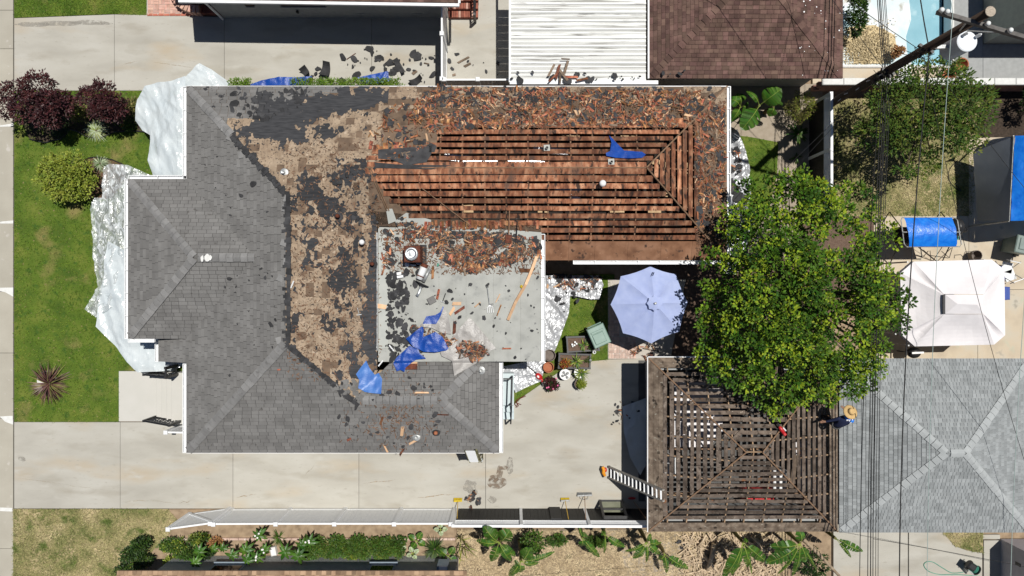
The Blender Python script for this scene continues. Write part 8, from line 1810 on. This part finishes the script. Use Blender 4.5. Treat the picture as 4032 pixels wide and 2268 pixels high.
# ================================================================== THE ROOFER
def person():
    B = Vector((11.18, -4.62, 0)); root = thing('person', 'roofer in straw hat and navy shirt bending on the garage roof', 'person', (11.25, -4.6, gz(11.2, -4.6)))
    J = {'pelvis': (11.22, -4.72, 3.50), 'waist': (11.27, -4.64, 3.68), 'chest': (11.36, -4.48, 3.93), 'neck': (11.38, -4.32, 4.08), 'head': (11.38, -4.20, 4.19),
         'lsh': (11.16, -4.42, 3.98), 'lel': (10.98, -4.52, 3.78), 'lwr': (10.82, -4.60, 3.62), 'lha': (10.75, -4.62, 3.56), 'rsh': (11.56, -4.52, 3.96), 'rel': (11.62, -4.42, 3.74), 'rwr': (11.52, -4.22, 3.58), 'rha': (11.47, -4.16, 3.53),
         'lhip': (11.12, -4.70, 3.44), 'lkn': (11.02, -4.50, 3.10), 'lan': (11.02, -4.62, 2.80), 'lto': (10.98, -4.44, 2.77), 'rhip': (11.33, -4.78, 3.44), 'rkn': (11.36, -4.62, 3.08), 'ran': (11.34, -4.80, 2.70), 'rto': (11.34, -4.62, 2.67)}
    rad = {'pelvis': .16, 'waist': .145, 'chest': .17, 'neck': .07, 'head': .085, 'lsh': .08, 'lel': .055, 'lwr': .04, 'lha': .035, 'rsh': .08, 'rel': .055, 'rwr': .04, 'rha': .035, 'lhip': .105, 'lkn': .075, 'lan': .05, 'lto': .04, 'rhip': .105, 'rkn': .075, 'ran': .05, 'rto': .04}
    E = [('pelvis', 'waist'), ('waist', 'chest'), ('chest', 'neck'), ('neck', 'head'), ('chest', 'lsh'), ('lsh', 'lel'), ('lel', 'lwr'), ('lwr', 'lha'), ('chest', 'rsh'), ('rsh', 'rel'), ('rel', 'rwr'), ('rwr', 'rha'), ('pelvis', 'lhip'), ('lhip', 'lkn'), ('lkn', 'lan'), ('lan', 'lto'), ('pelvis', 'rhip'), ('rhip', 'rkn'), ('rkn', 'ran'), ('ran', 'rto')]
    names = list(J); V = [Vector(J[n]) for n in names]; Ed = [(names.index(a), names.index(b)) for a, b in E]; rr_ = [rad[n] for n in names]
    # fingers: short chains rooted in the hands
    for hand, dirv in (('lha', Vector((-.8, -.2, -.5))), ('rha', Vector((-.5, .6, -.6)))):
        h = names.index(hand); d = dirv.normalized(); s = d.cross(Vector((0, 0, 1))).normalized()
        for k, (off, l) in enumerate(((-.03, .055), (-.01, .065), (.01, .062), (.03, .05))):
            a = V[h] + s * off + d * .03; b = a + d * l; c = b + d * l * .5 - Vector((0, 0, .02)); i = len(V); V += [a, b, c]; rr_ += [.010, .009, .008]; Ed += [(h, i), (i, i + 1), (i + 1, i + 2)]
        a = V[h] + s * .045; b = a + d * .04 + s * .02; i = len(V); V += [a, b]; rr_ += [.011, .009]; Ed += [(h, i), (i, i + 1)]
    me = bpy.data.meshes.new('skeleton'); me.from_pydata(V, Ed, []); ob = bpy.data.objects.new('skeleton', me); C.objects.link(ob); sm = ob.modifiers.new('s', 'SKIN'); sm.use_smooth_shade = True
    for i, sv in enumerate(me.skin_vertices[0].data): sv.radius = (rr_[i], rr_[i]); sv.use_root = (i == 0)
    ss = ob.modifiers.new('u', 'SUBSURF'); ss.levels = 2; ss.render_levels = 2
    dg = bpy.context.evaluated_depsgraph_get(); dg.update(); m2 = bpy.data.meshes.new_from_object(ob.evaluated_get(dg)); bpy.data.objects.remove(ob)
    if len(m2.polygons) < 50: raise RuntimeError('skin failed')
    m2.materials.clear()
    for m in ('navy', 'trousers', 'skin', 'shirt_blue', 'white'): m2.materials.append(MT[m])
    seg = []
    for (a, b) in E: seg.append((Vector(J[a]), Vector(J[b]), a, b))
    for p in m2.polygons:
        c = p.center; best = None
        for A, B_, a, b in seg:
            t = max(0, min(1, (c - A).dot(B_ - A) / (B_ - A).length_squared)); dd = (c - A.lerp(B_, t)).length
            if best is None or dd < best[0]: best = (dd, a, b)
        a, b = best[1], best[2]; mi = 0
        if a in ('lhip', 'lkn', 'lan', 'rhip', 'rkn', 'ran') or b in ('lhip', 'rhip'): mi = 1
        elif a in ('lwr', 'rwr') or b in ('head',) : mi = 2
        elif (a, b) in (('waist', 'chest'), ('chest', 'rsh'), ('chest', 'neck')) and c.z > 3.9: mi = 3 if (N2(c.x * 9, c.y * 9, c.z * 3) > -.05) else (4 if N2(c.x * 22, c.y * 22, 2) > .1 else 0)
        p.material_index = mi; p.use_smooth = True
    inv = wm(root).inverted(); m2.transform(inv); o = link('body', m2, root)
    hc = Vector((11.38, -4.16, 4.25)); tm = Matrix.Rotation(R(-24), 3, 'X') @ Matrix.Rotation(R(8), 3, 'Y')
    MB().ball(Vector(J['head']) + Vector((0, .03, .0)), (.085, .10, .115), 12, 10, m=tm).build('head', MT['skin'], root, smooth=True); f = Vector(J['head']) + tm @ Vector((0, .125, .0)); MB().tube([f + Vector((0, -.02, .02)), f + Vector((0, .015, -.02))], [.012, .018], 6).build('nose', MT['skin'], root)
    for s in (-1, 1): MB().ball(Vector(J['head']) + tm @ Vector((s * .09, .03, 0)), (.012, .025, .035), 8, 6).build('ear', MT['skin'], root); MB().ball(Vector(J['head']) + tm @ Vector((s * .035, .125, .02)), .011, 8, 6).build('eye', MT['black_plastic'], root)
    MB().ball(Vector(J['head']) + tm @ Vector((0, .0, .02)), (.09, .10, .10), 12, 8, m=tm).build('hair', MT['black_plastic'], root)
    hp = [(.245, -.035), (.24, -.02), (.18, .0), (.115, .01), (.108, .07), (.095, .11), (.05, .105), (.001, .095)]
    hat_ = MB().lathe(hc, hp, 28, m=tm).build('hat', MT['straw_hat'], root, smooth=True); MB().lathe(hc, [(.119, .012), (.116, .045), (.110, .045)], 28, m=tm).build('hat_band', MT['hat_band'], hat_)
    MB().tube([Vector(J['pelvis']) + Vector((math.cos(t * .52) * .165, math.sin(t * .52) * .14, .06)) for t in range(13)], .03, 6).build('tool_belt', MT['black_plastic'], root)
    for n in ('lto', 'rto'): a = Vector(J[n[0] + 'an']); b = Vector(J[n]); MB().bev(a.lerp(b, .6) - Vector((0, 0, .02)), (.11, .28, .09), math.atan2((b - a).y, (b - a).x) - R(90), .03).build('boot', MT['broom_wood'], root)
person()
